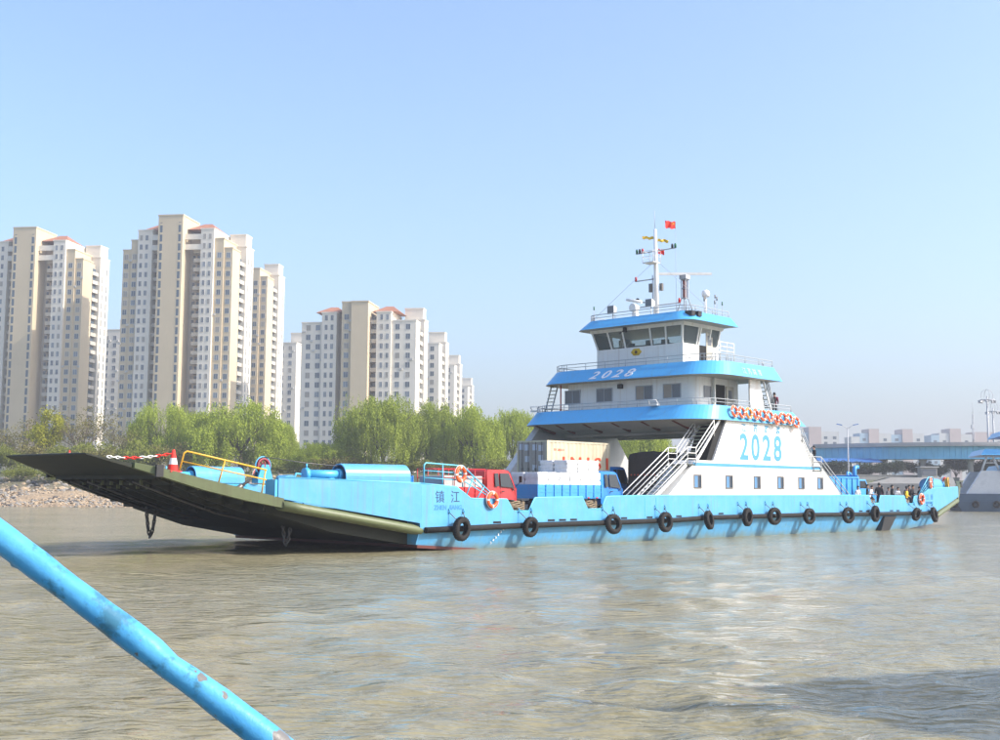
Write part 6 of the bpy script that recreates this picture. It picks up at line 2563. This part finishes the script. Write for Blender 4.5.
def sack_mesh(seed, lx, ly, lz):
    rs = random.Random(seed)
    bm = bmesh.new()
    bmesh.ops.create_cube(bm, size=1)
    bmesh.ops.subdivide_edges(bm, edges=bm.edges, cuts=11, use_grid_fill=True)
    for v in bm.verts:
        p = v.co
        r_ = max(abs(p.x), abs(p.y))
        sq = 1 - 0.05 * (max(0, abs(p.x) - 0.3) * max(0, abs(p.y) - 0.3) / 0.04) ** 1 * 1.0
        sz = 1 - 0.05 * (max(0, abs(p.z) - 0.3) / 0.2) ** 2
        gz = abs(((p.z + 0.5) * 3) % 1 - 0.5)
        gx = min(abs(((p.x + 0.5) * 2) % 1 - 0.5), abs(((p.y + 0.5) * 2) % 1 - 0.5))
        gro = 1 - (0.075 if gz > 0.36 and abs(p.z) < 0.45 else 0) - (0.035 if max(abs(((p.x + 0.5) * 2) % 1 - 0.5) * (abs(p.x) < 0.42), abs(((p.y + 0.5) * 2) % 1 - 0.5) * (abs(p.y) < 0.42)) > 0.42 else 0)
        nn = mnoise.noise((p.x * 3 + seed * 7, p.y * 3, p.z * 3)) * 0.06
        v.co = Vector((p.x * lx * sq * sz * gro * (1 + nn), p.y * ly * sq * sz * gro * (1 + nn), (p.z + 0.5) * lz * (1 + nn * 0.4)))
    me = bpy.data.meshes.new('wrapped_bundle')
    bm.to_mesh(me)
    bm.free()
    me.polygons.foreach_set('use_smooth', [True] * len(me.polygons))
    me.materials.append(MATS['sack'])
    return me


SK = [sack_mesh(i, 0.93, 1.0, 0.75) for i in range(3)]
k = 0
for j in range(2):
    for i in range(6):
        lb = 'white bundle, lower layer on the blue truck, ' + ('near' if j == 0 else 'far') + ' side, %s from the tail' % ORD[i]
        o = put('wrapped_bundle', SK[k % 3], None, fw(16.75 - 7.36 + 0.45 + 0.885 * i, 1.53 + 1.04 * j, DK + 1.56 - 0.50), (0, 0, F_ROT + (math.pi if k % 2 else 0)), (0.98, 1, 1.62))
        tag(o, lb, 'bundle', 'white bundles on the blue truck')
        k += 1
for j in range(2):
    for i in range(3):
        o = put('wrapped_bundle', SK[k % 3], None, fw(12.25 + 0.94 * i, 1.54 + 1.03 * j, DK + 2.22), (0, 0, F_ROT + RNG.uniform(-0.03, 0.03)), (1, 1, 1.0))
        tag(o, 'white bundle, upper layer on the blue truck, ' + ('near' if j == 0 else 'far') + ' side, %s from the tail' % ORD[i], 'bundle', 'white bundles on the blue truck')
        k += 1

# container truck
CU, CV, CL = 16.2, 6.35, 6.06
t = thing('container_truck', 'flatbed lorry under the cream shipping container', 'truck', fw(CU + 8.3, CV + 1.22, DK), F_ROT)
cab(t, 'truck_blue', -2.1, 0.0, 2.35, 0.7, 2.85)
chassis(t, -8.4, -0.3, 0.9, 0.9)
add_wheels(t, (-1.0, -5.6, -6.9), 0.98, WHL_BIG, 0.52)
b = MB()
b.box(-8.45, -2.2, -1.2, 1.2, 1.28, 1.42)
b.build('flatbed', 'black_paint', t)
ct = thing('shipping_container', 'cream corrugated shipping container with orange lettering under the bridge deck', 'container', fw(CU, CV, DK + 1.43), F_ROT)
CH = 2.9
b = MB()
n = 60
for s, y0 in ((0, 0.0), (1, 2.44)):
    top, bot = [], []
    for q in range(n + 1):
        x = 0.12 + (CL - 0.24) * q / n
        dep = (0.035 if (q // 2) % 2 else 0.0)
        y = y0 + dep if s == 0 else y0 - dep
        bot.append((x, y, 0.16))
        top.append((x, y, CH - 0.12))
    vs = bot + top
    b.add(vs, [(i, i + 1, n + 2 + i, n + 1 + i) for i in range(n)], 0)
b.box(0.1, CL - 0.1, 0.04, 2.40, 0.1, 0.16)
b.box(0.02, CL - 0.02, 0.03, 2.41, CH - 0.11, CH - 0.05)
b.box(CL - 0.08, CL - 0.04, 0.06, 2.38, 0.16, CH - 0.11)
b.build('panel', 'container', ct)
b = MB()
for y in (-0.012, 2.33):
    b.box(-0.02, CL, y, y + 0.12, 0.0, 0.158)
    b.box(-0.02, CL, y, y + 0.12, CH - 0.118, CH)
    for x in (-0.02, CL - 0.12):
        b.box(x, x + 0.14, y, y + 0.12, 0.16, CH - 0.12)
for x in (-0.02, CL - 0.12):
    b.box(x, x + 0.14, 0.11, 2.33, 0.0, 0.157)
    b.box(x, x + 0.14, 0.11, 2.33, CH - 0.117, CH - 0.001)
b.build('frame', 'container', ct)
for j in range(2):
    y0 = 0.125 + j * 1.10
    d = MB()
    d.box(-0.005, 0.03, y0, y0 + 1.08, 0.17, CH - 0.13)
    for z in (0.75, 1.42, 2.08):
        d.box(-0.02, -0.005, y0 + 0.05, y0 + 1.03, z, z + 0.1)
    dr = d.build('door', 'container_door', ct)
    for yy in (0.28, 0.78):
        r = MB()
        r.tube([(-0.05, y0 + yy, 0.12), (-0.05, y0 + yy, CH - 0.1)], 0.022, 7)
        r.box(-0.08, -0.03, y0 + yy - 0.06, y0 + yy + 0.06, 1.1, 1.22)
        r.build('locking_bar', 'steel', dr)
    for z, yy in ((2.25, 0.36), (1.65, 0.36), (1.0, 0.36), (2.3, 0.85), (1.1, 0.85)) if j == 0 else ((2.3, 0.4), (1.6, 0.36), (2.35, 0.85)):
        r = MB()
        r.box(-0.012, -0.006, y0 + yy - 0.14, y0 + yy + 0.22, z, z + 0.36)
        r.build('placard', 'paper', dr)
text_part('container_name', 'INISI', 1.0, 'letter_red', ct, (1.35, -0.006, 1.24), (1, 0, 0), (0, 0, 1), 0.004, 0.02, 0, 1.5, space=1.55)
text_part('container_code', 'BV 200213', 0.2, 'letter_red', ct, (0.6, -0.006, 2.28), (1, 0, 0), (0, 0, 1), 0.004, 0, 0, 1.1)

# black tarpaulin lorry
t = thing('tarp_truck', 'tall lorry under a black tarpaulin behind the front stairs', 'truck', fw(31.0, 4.15, DK), F_ROT)
cab(t, 'truck_blue', -2.1, 0.0, 2.35, 0.7, 2.85)
chassis(t, -8.0, -0.3, 0.9, 0.9)
add_wheels(t, (-1.0, -5.6, -6.9), 0.98, WHL_BIG, 0.52)
b = MB()
b.box(-8.0, -2.25, -1.25, 1.25, 1.15, 1.3)
b.build('bed_floor', 'black_paint', t)
b = MB()
secs = []
for i in range(13):
    x = -8.0 + 5.7 * i / 12
    ring_ = [(x, -1.27, 1.3), (x, -1.29, 2.4), (x, -1.27, 3.4)]
    for k in range(1, 8):
        a = math.pi * k / 8
        ring_.append((x, -1.25 * math.cos(a), 3.45 + 0.36 * math.sin(a) + 0.04 * math.sin(i * 1.9 + k)))
    ring_ += [(x, 1.27, 3.4), (x, 1.29, 2.4), (x, 1.27, 1.3)]
    secs.append(ring_)
b.loft(secs)
tp = b.build('tarpaulin', 'tarp_black', t)
for k in range(9):
    r = MB()
    r.box(-8.03, -8.004, -1.1 + 0.26 * k, -1.02 + 0.26 * k, 2.28, 2.36)
    r.build('reflector', 'reflector', tp)
b = MB()
b.box(-8.05, -8.003, -1.25, 1.25, 1.0, 1.28)
b.build('tail_gate', 'cloth_navy_p', t)
b = MB()
b.box(-0.9, 0.9, -0.7, 0.7, 0.0, 0.75)
b.box(-0.5, 0.5, -0.6, 0.6, 0.753, 1.35)
o = b.build('cargo_crate', 'cloth_navy_p', None, fw(20.6, 3.9, DK), (0, 0, F_ROT), bevel=0.06)
tag(o, 'dark navy covered load on deck in front of the tarpaulin lorry', 'cargo')

# blue dump truck at the stern
t = thing('dump_truck', 'blue tipper truck with ribbed body at the stern', 'truck', fw(50.2, 2.9, DK), F_ROT)
chassis(t, -7.6, 0.2, 0.8, 0.6)
add_wheels(t, (-0.7, -5.8), 0.85, WHL_BIG, 0.5)
b = MB()
b.loft([[(x, -1.1, 1.05), (x, -1.15, 2.35), (x, -1.07, 2.35), (x, -1.03, 1.12), (x, 1.03, 1.12), (x, 1.07, 2.35), (x, 1.15, 2.35), (x, 1.1, 1.05)] for x in (-7.8, -3.2)])
b.box(-3.22, -3.12, -1.1, 1.1, 1.06, 2.6)
tb = b.build('tipper_body', 'truck_blue_light', t)
for k in range(6):
    for s in (-1, 1):
        r = MB()
        y = sorted((s * 1.12, s * 1.22))
        x = -7.7 + 0.86 * k
        r.box(x, x + 0.12, y[0], y[1], 1.06, 2.33)
        r.build('rib', 'truck_blue_light', tb)
r = MB()
for s in (-1, 1):
    y = sorted((s * 1.1, s * 1.22))
    r.box(-7.8, -3.2, y[0], y[1], 2.36, 2.46)
r.build('top_rail', 'truck_blue_light', tb)
b = MB()
P = [(-2.9, 0.55), (0.15, 0.55), (0.2, 1.0), (0.0, 1.25), (-1.1, 1.55), (-1.55, 2.3), (-2.9, 2.3)]
b.loft([[(x, s, z) for x, z in P] for s in (-0.95, 0.95)])
c = b.build('cab', 'truck_blue_light', t, bevel=0.07, seg=3)
for s in (-1, 1):
    Q = [(-2.6, 1.6), (-1.3, 1.6), (-1.68, 2.18), (-2.6, 2.18)]
    g = MB()
    g.loft([[(x, s * 0.94, z) for x, z in Q], [(x, s * 0.965, z) for x, z in Q]])
    g.build('side_window', 'truck_glass', c)
    g = MB()
    g.lathe([(0.001, 0.06), (0.13, 0.06), (0.13, 0.0), (0.001, -0.02)], (0.13, s * 0.62, 0.92), 0, 14)
    g.build('headlight', 'lamp_clear', c)
g = MB()
g.hexa([(-1.09, -0.8, 1.58), (-1.05, -0.8, 1.60), (-1.05, 0.8, 1.60), (-1.09, 0.8, 1.58), (-1.50, -0.8, 2.2), (-1.46, -0.8, 2.22), (-1.46, 0.8, 2.22), (-1.50, 0.8, 2.2)])
g.build('windscreen', 'truck_glass', c)
b = MB()
b.tube([(-3.0, -0.75, 1.6), (-3.0, -0.75, 3.05), (-2.9, -0.75, 3.2), (-2.55, -0.75, 3.25), (-2.5, -0.75, 3.1)], 0.16, 10)
b.tube([(-2.2, 0.3, 2.3), (-2.1, 0.3, 2.85), (-1.6, 0.3, 2.75), (-1.5, 0.3, 2.5)], 0.10, 8)
b.build('exhaust_stack', 'truck_blue_light', t)


# ---------------------------------------------------------------- people
def person_mesh(seed, pose):
    """one continuous skinned body; materials by region: 0 top, 1 trousers, 2 skin, 3 shoes"""
    lean = {'stand': 0.0, 'lean': 0.16, 'turn': 0.04}[pose]
    J = dict(pelvis=(0, 0, 0.93), belly=(0.01, 0, 1.08), chest=(0.02 + lean * 0.6, 0, 1.28), neck=(0.02 + lean, 0, 1.45), head0=(0.035 + lean * 1.1, 0, 1.53), head1=(0.045 + lean * 1.15, 0, 1.66))
    R_ = dict(pelvis=(0.15, 0.105), belly=(0.145, 0.10), chest=(0.17, 0.115), neck=(0.055, 0.055), head0=(0.075, 0.085), head1=(0.078, 0.088))
    E_ = [('pelvis', 'belly'), ('belly', 'chest'), ('chest', 'neck'), ('neck', 'head0'), ('head0', 'head1')]
    rs = random.Random(seed)
    for s, q in ((1, 'l'), (-1, 'r')):
        st = rs.uniform(-0.05, 0.07)
        J['hip' + q] = (0, s * 0.09, 0.86)
        J['knee' + q] = (0.03 + st, s * 0.105, 0.49)
        J['ank' + q] = (st, s * 0.11, 0.09)
        J['toe' + q] = (0.15 + st, s * 0.125, 0.045)
        J['sho' + q] = (0.01 + lean * 0.8, s * 0.19, 1.38)
        fwd = 0.16 if pose == 'lean' else rs.uniform(0.0, 0.12)
        J['elb' + q] = (-0.02 + lean * 0.6 + fwd * 0.3, s * 0.255, 1.12)
        J['wri' + q] = (0.10 + lean * 0.5 + fwd * 1.6, s * (0.20 if pose != 'stand' else 0.255), 0.93 + fwd * 1.2)
        J['han' + q] = (0.15 + lean * 0.5 + fwd * 2.0, s * (0.18 if pose != 'stand' else 0.255), 0.86 + fwd * 1.2)
        for n_, r_ in (('hip', (0.10, 0.10)), ('knee', (0.066, 0.066)), ('ank', (0.05, 0.05)), ('toe', (0.045, 0.035)), ('sho', (0.075, 0.075)), ('elb', (0.052, 0.052)), ('wri', (0.036, 0.036)), ('han', (0.042, 0.028))):
            R_[n_ + q] = r_
        E_ += [('pelvis', 'hip' + q), ('hip' + q, 'knee' + q), ('knee' + q, 'ank' + q), ('ank' + q, 'toe' + q), ('chest', 'sho' + q), ('sho' + q, 'elb' + q), ('elb' + q, 'wri' + q), ('wri' + q, 'han' + q)]
    names = list(J)
    me = bpy.data.meshes.new('p')
    me.from_pydata([J[n_] for n_ in names], [(names.index(a), names.index(b_)) for a, b_ in E_], [])
    ob = bpy.data.objects.new('p', me)
    COL.objects.link(ob)
    sk = ob.modifiers.new('s', 'SKIN')
    for i, n_ in enumerate(names):
        me.skin_vertices[0].data[i].radius = R_[n_]
        me.skin_vertices[0].data[i].use_root = (n_ == 'pelvis')
    sb = ob.modifiers.new('ss', 'SUBSURF')
    sb.levels = 2
    sb.render_levels = 2
    bpy.context.view_layer.update()
    out = bpy.data.meshes.new_from_object(ob.evaluated_get(bpy.context.evaluated_depsgraph_get()))
    bpy.data.objects.remove(ob)
    for p in out.polygons:
        c = p.center
        hand = (abs(c.y) > 0.12 and any((Vector(c) - Vector(J['han' + q])).length < 0.10 for q in 'lr'))
        p.material_index = 2 if (c.z > 1.47 or hand) else 0 if c.z > 0.90 else 3 if c.z < 0.10 else 1
        p.use_smooth = True
    for _ in range(4):
        out.materials.append(None)
    # hair cap and face features
    h = MB()
    hx, hz_ = J['head1'][0] - 0.005, J['head1'][2]
    secs = []
    for i in range(7):
        a = math.pi * 0.5 * i / 6
        rr, zz = math.cos(a), math.sin(a)
        secs.append([(hx - 0.012 + 0.105 * rr * math.cos(t_) - (0.02 if math.cos(t_) > 0.3 and i == 0 else 0), 0.092 * rr * math.sin(t_), hz_ - (0.06 if math.cos(t_) < 0.2 and i == 0 else -0.005) + 0.105 * zz) for t_ in [2 * math.pi * k_ / 14 for k_ in range(14)]])
    h.loft(secs, smooth=True)
    hm_ = h.mesh('hair', 'hair')
    f = MB()
    fx = J['head0'][0] + 0.078
    f.hexa([(fx - 0.01, -0.014, 1.56), (fx + 0.022, -0.010, 1.565), (fx + 0.022, 0.010, 1.565), (fx - 0.01, 0.014, 1.56), (fx - 0.01, -0.008, 1.61), (fx + 0.006, -0.005, 1.61), (fx + 0.006, 0.005, 1.61), (fx - 0.01, 0.008, 1.61)], 0)
    for s in (-1, 1):
        f.box(fx - 0.012, fx + 0.002, s * 0.032 - 0.012, s * 0.032 + 0.012, 1.603, 1.613, 1)
        f.hexa([(fx - 0.10, s * 0.078, 1.56), (fx - 0.075, s * 0.078, 1.56), (fx - 0.075, s * 0.098, 1.57), (fx - 0.10, s * 0.098, 1.57), (fx - 0.105, s * 0.078, 1.62), (fx - 0.07, s * 0.078, 1.62), (fx - 0.07, s * 0.10, 1.615), (fx - 0.105, s * 0.10, 1.615)], 0)
    f.box(fx - 0.012, fx + 0.001, -0.022, 0.022, 1.528, 1.536, 2)
    return out, hm_, f.mesh('face_features', ['skin', 'hair', 'lamp_red'])


PM = {p: person_mesh(i + 1, p) for i, p in enumerate(('stand', 'lean', 'turn'))}


def person(label, u, v, z, rz, pose, top, legs, s=1.0, bag=None):
    t = thing('person', label, 'person', fw(u, v, z), F_ROT + rz, None)
    t.scale = (s, s, s)
    o = put('body', PM[pose][0], t)
    for i, m in enumerate((top, legs, 'skin', 'cloth_black_p')):
        o.material_slots[i].link = 'OBJECT'
        o.material_slots[i].material = MATS[m]
    put('hair', PM[pose][1], t)
    kind(put('face_features', PM[pose][2], t), 'stuff')
    if bag:
        b = MB()
        b.box(-0.30, -0.14, -0.15, 0.15, 1.0, 1.42)
        b.build('backpack', bag, t, bevel=0.05, seg=3)
    return t


K = 'cloth_%s_p'
DZ = DK + 0.003
person('person in maroon jacket with dark backpack on the upper deck by the rings', 33.9, 1.2, 7.85, 0.3, 'turn', K % 'maroon', K % 'black', 1.02, K % 'black')
person('person in black bending down beside the maroon jacket on upper deck', 32.6, 1.5, 7.62, -0.3, 'lean', K % 'black', K % 'navy', 0.93)
person('person in black standing on the aft stair landing', 38.3, 0.65, 4.36, 2.4, 'stand', K % 'black', K % 'black', 1.0)
for lb, u, v, rz, pose, top, legs, s in (
        ('person in white top at the left end of the stern crowd', 46.3, 1.5, -1.9, 'turn', K % 'navy', K % 'black', 0.98),
        ('tall person in black seen through the first stern opening', 47.3, 1.2, -1.2, 'stand', K % 'black', K % 'black', 1.05),
        ('person in brown jacket just right of the first stern opening', 47.0, 2.2, -2.6, 'lean', K % 'brown', K % 'navy', 1.05),
        ('person in black standing alone between the two stern openings', 49.7, 1.4, 0.6, 'stand', K % 'black', K % 'navy', 1.12),
        ('person in grey left of the yellow jacket', 52.0, 1.8, -1.6, 'turn', K % 'grey', K % 'black', 0.94),
        ('person in white shirt left of the yellow jacket', 52.9, 1.5, -2.0, 'lean', K % 'white', K % 'jeans', 0.95),
        ('person in bright yellow jacket at the second stern opening', 52.6, 0.55, -1.5, 'turn', K % 'yellow', K % 'black', 0.94),
        ('person in black behind the yellow jacket', 53.6, 2.2, -1.0, 'stand', K % 'black', K % 'black', 1.05),
        ('person in navy right of the yellow jacket', 54.6, 1.5, -1.7, 'turn', K % 'navy', K % 'black', 1.0),
        ('tall person in black near the stern railing', 55.6, 1.7, -1.4, 'stand', K % 'black', K % 'jeans', 1.05),
        ('person in black at the right end behind the yellow jacket', 55.0, 2.9, -1.2, 'stand', K % 'black', K % 'black', 1.04),
        ('person in maroon between white shirt and grey', 52.5, 2.6, -0.8, 'turn', K % 'maroon', K % 'black', 1.0),
        ('person in navy behind the tall person at first opening', 48.0, 2.6, -1.0, 'stand', K % 'navy', K % 'black', 1.04),
        ('person in black leaning at the bulwark right of the yellow jacket', 53.9, 0.8, -1.5, 'lean', K % 'black', K % 'navy', 1.04),
        ('person in grey leaning at the bulwark left of first opening', 46.6, 0.7, -1.5, 'lean', K % 'grey', K % 'black', 1.0),
        ('person in black close to the bulwark near the stern railing', 55.3, 0.7, -1.5, 'stand', K % 'black', K % 'black', 0.98),
        ('person in teal top nearest the stern railing', 56.9, 2.0, -1.4, 'turn', K % 'teal', K % 'black', 0.98)):
    s *= 1.04
    if u < 46.9:
        top = K % 'white'
    person(lb, u, v, DZ, rz, pose, top, legs, s)

# ---------------------------------------------------------------- the viewer's own boat: handrail and deck
def rail_paint():
    m = bpy.data.materials.new('chipped_blue')
    m.use_nodes = True
    N, L = m.node_tree.nodes, m.node_tree.links
    b = N['Principled BSDF']
    tc = N.new('ShaderNodeTexCoord')

    def nz(scale, detail, lo, hi, rough=0.6, off=(0, 0, 0), sc=(1, 1, 1)):
        mp = N.new('ShaderNodeMapping')
        mp.inputs['Location'].default_value = off
        mp.inputs['Scale'].default_value = sc
        L.new(tc.outputs['Object'], mp.inputs[0])
        n = N.new('ShaderNodeTexNoise')
        n.inputs['Scale'].default_value = scale
        n.inputs['Detail'].default_value = detail
        n.inputs['Roughness'].default_value = rough
        L.new(mp.outputs[0], n.inputs['Vector'])
        mr = N.new('ShaderNodeMapRange')
        mr.inputs['From Min'].default_value = lo
        mr.inputs['From Max'].default_value = hi
        L.new(n.outputs['Fac'], mr.inputs[0])
        return mr.outputs[0]

    def mix(f, a, c):
        x = N.new('ShaderNodeMix')
        x.data_type = 'RGBA'
        L.new(f, x.inputs['Factor'])
        if isinstance(a, tuple):
            x.inputs['A'].default_value = (*a, 1)
        else:
            L.new(a, x.inputs['A'])
        x.inputs['B'].default_value = (*c, 1)
        return x.outputs['Result']
    c = mix(nz(9, 6, 0.35, 0.7), (0.055, 0.28, 0.54), (0.095, 0.38, 0.63))
    c = mix(nz(14, 9, 0.53, 0.62, 0.75, (3, 1, 0)), c, (0.045, 0.17, 0.26))
    chip = nz(9, 7, 0.605, 0.612, 0.6, (7.3, 2, 5))
    # paint chips down to bare rusty steel at the places where the rail was knocked
    wob = N.new('ShaderNodeTexNoise')
    wob.inputs['Scale'].default_value = 70
    wob.inputs['Detail'].default_value = 4
    L.new(tc.outputs['Object'], wob.inputs['Vector'])
    wv = N.new('ShaderNodeVectorMath')
    wv.operation = 'MULTIPLY_ADD'
    wv.inputs[1].default_value = (0.022, 0.022, 0.022)
    L.new(wob.outputs['Color'], wv.inputs[0])
    L.new(tc.outputs['Object'], wv.inputs[2])
    for px_, py_, rad_ in ((203, 676, 0.0105), (225, 695, 0.0055), (281, 737, 0.016), (196, 668, 0.006), (30, 553, 0.004)):
        p_ = pix(px_, py_, 2.085) - Vector((27.0, 10.0, 0.0)) + Vector((0.011, 0.011, 0.011))
        dn = N.new('ShaderNodeVectorMath')
        dn.operation = 'DISTANCE'
        dn.inputs[1].default_value = p_
        L.new(wv.outputs[0], dn.inputs[0])
        lt = N.new('ShaderNodeMapRange')
        lt.inputs['From Min'].default_value = rad_ + 0.0008
        lt.inputs['From Max'].default_value = rad_
        L.new(dn.outputs['Value'], lt.inputs['Value'])
        mxx = N.new('ShaderNodeMath')
        mxx.operation = 'MAXIMUM'
        L.new(chip, mxx.inputs[0])
        L.new(lt.outputs[0], mxx.inputs[1])
        chip = mxx.outputs[0]
    c = mix(chip, c, (0.15, 0.14, 0.13))
    L.new(c, b.inputs['Base Color'])
    b.inputs['Roughness'].default_value = 0.38
    n2 = nz(16, 5, 0.2, 0.8)
    bp = N.new('ShaderNodeBump')
    bp.inputs['Strength'].default_value = 0.35
    bp.inputs['Distance'].default_value = 0.006
    sb = N.new('ShaderNodeMath')
    sb.operation = 'SUBTRACT'
    L.new(n2, sb.inputs[0])
    L.new(chip, sb.inputs[1])
    L.new(sb.outputs[0], bp.inputs['Height'])
    L.new(bp.outputs[0], b.inputs['Normal'])
    MATS['chipped_blue'] = m


rail_paint()
A, B = pix(0, 536.5, 2.1), pix(268, 739, 2.1)
D = (B - A)
top = A - D * 0.9
bot = A + D * ((A.z - 1.22) / (A.z - B.z))
t = thing('viewer_ferry', 'ferry the viewer stands on, its chipped blue handrail crossing lower left', 'ferry', (27.0, 10.0, 0))
o0 = Vector((27.0, 10.0, 0.0))
b = MB()
n = 90
pts, rad = [], []
for i in range(n + 1):
    k = i / n
    p = top.lerp(bot, k)
    pts.append(p - o0)
    rad.append(0.0248 + 0.0009 * math.sin(i * 0.9) + 0.0006 * math.sin(i * 2.3))
b.tube(pts, rad, 28)
# fillet-weld lump and a dent in the pipe
W = pix(18, 561, 2.1) - o0
b.lathe([(0.001, -0.012), (0.010, -0.010), (0.014, 0.0), (0.010, 0.010), (0.001, 0.012)], W, 0, 10)
hr = b.build('handrail', 'chipped_blue', t)
for v_ in hr.data.vertices:
    d_ = (v_.co - (pix(184, 655, 2.1) - o0)).length
    if d_ < 0.035:
        v_.co -= Vector((0.45, 0.2, 0.87)) * 0.010 * (1 - d_ / 0.035)
b = MB()
b.tube([top - o0, Vector((top.x, top.y, 1.19)) - o0], 0.03, 16)
b.build('handrail_post', 'chipped_blue', t)
# the rest of that ferry lies out of frame to the right; its bridge shades the water at lower right
OR = Matrix.Rotation(R(30), 4, 'Z')          # local x = its length, y = towards the viewer's left


def own(name, mats, fn):
    q = MB()
    fn(q)
    q.xf(OR)
    return q.build(name, mats, t)


own('hull', 'hull_blue', lambda q: q.hexa([(-28, -7.2, -0.8), (28, -7.2, -0.8), (28, 7.2, -0.8), (-28, 7.2, -0.8), (-33, -7.7, 1.1), (33, -7.7, 1.1), (33, 7.7, 1.1), (-33, 7.7, 1.1)]))
own('main_deck', 'deck_green', lambda q: q.box(-32.9, 32.9, -7.6, 7.6, 1.103, 1.2))
own('bulwark', 'hull_blue', lambda q: q.box(-18, 32, 7.5, 7.6, 1.203, 2.45))
own('bulwark', 'hull_blue', lambda q: q.box(-28, 32, -7.6, -7.5, 1.203, 2.45))
for sg in (-1, 1):
    own('side_wall', 'ship_white', lambda q: q.prism([(-10.5, 1.203), (-5.0, 7.2), (5.0, 7.2), (10.5, 1.203)], 1, sg * 6.6 - 0.75, sg * 6.6 + 0.75))
for nm, x0, x1, hy, z0 in (('passenger_deck', -6.2, 6.2, 7.6, 7.203), ('wheelhouse_deck', -4.3, 4.3, 7.5, 10.2), ('wheelhouse_roof', -3.0, 3.0, 5.0, 14.0)):
    own(nm, 'band_blue', lambda q: q.loft([[(x0, -hy, z0), (x1, -hy, z0), (x1, hy, z0), (x0, hy, z0)], [(x0 + 0.6, -hy + 0.4, z0 + 0.8), (x1 - 0.6, -hy + 0.4, z0 + 0.8), (x1 - 0.6, hy - 0.4, z0 + 0.8), (x0 + 0.6, hy - 0.4, z0 + 0.8)]]))
own('deckhouse', 'ship_white', lambda q: q.box(-3.4, 3.4, -5.6, 5.6, 8.003, 10.2))
own('wheelhouse', 'ship_white', lambda q: q.box(-2.2, 2.2, -3.7, 3.7, 11.0, 12.7))
for xx in (-2.2, 2.1):
    for yy in (-3.7, -1.2, 1.1, 3.6):
        own('window_post', 'ship_white', lambda q: q.box(xx, xx + 0.1, yy, yy + 0.1, 12.703, 14.0))
own('mast', 'ship_white', lambda q: q.tube([(0, 0, 14.8), (0, 0, 20.5)], [0.25, 0.12], 10))
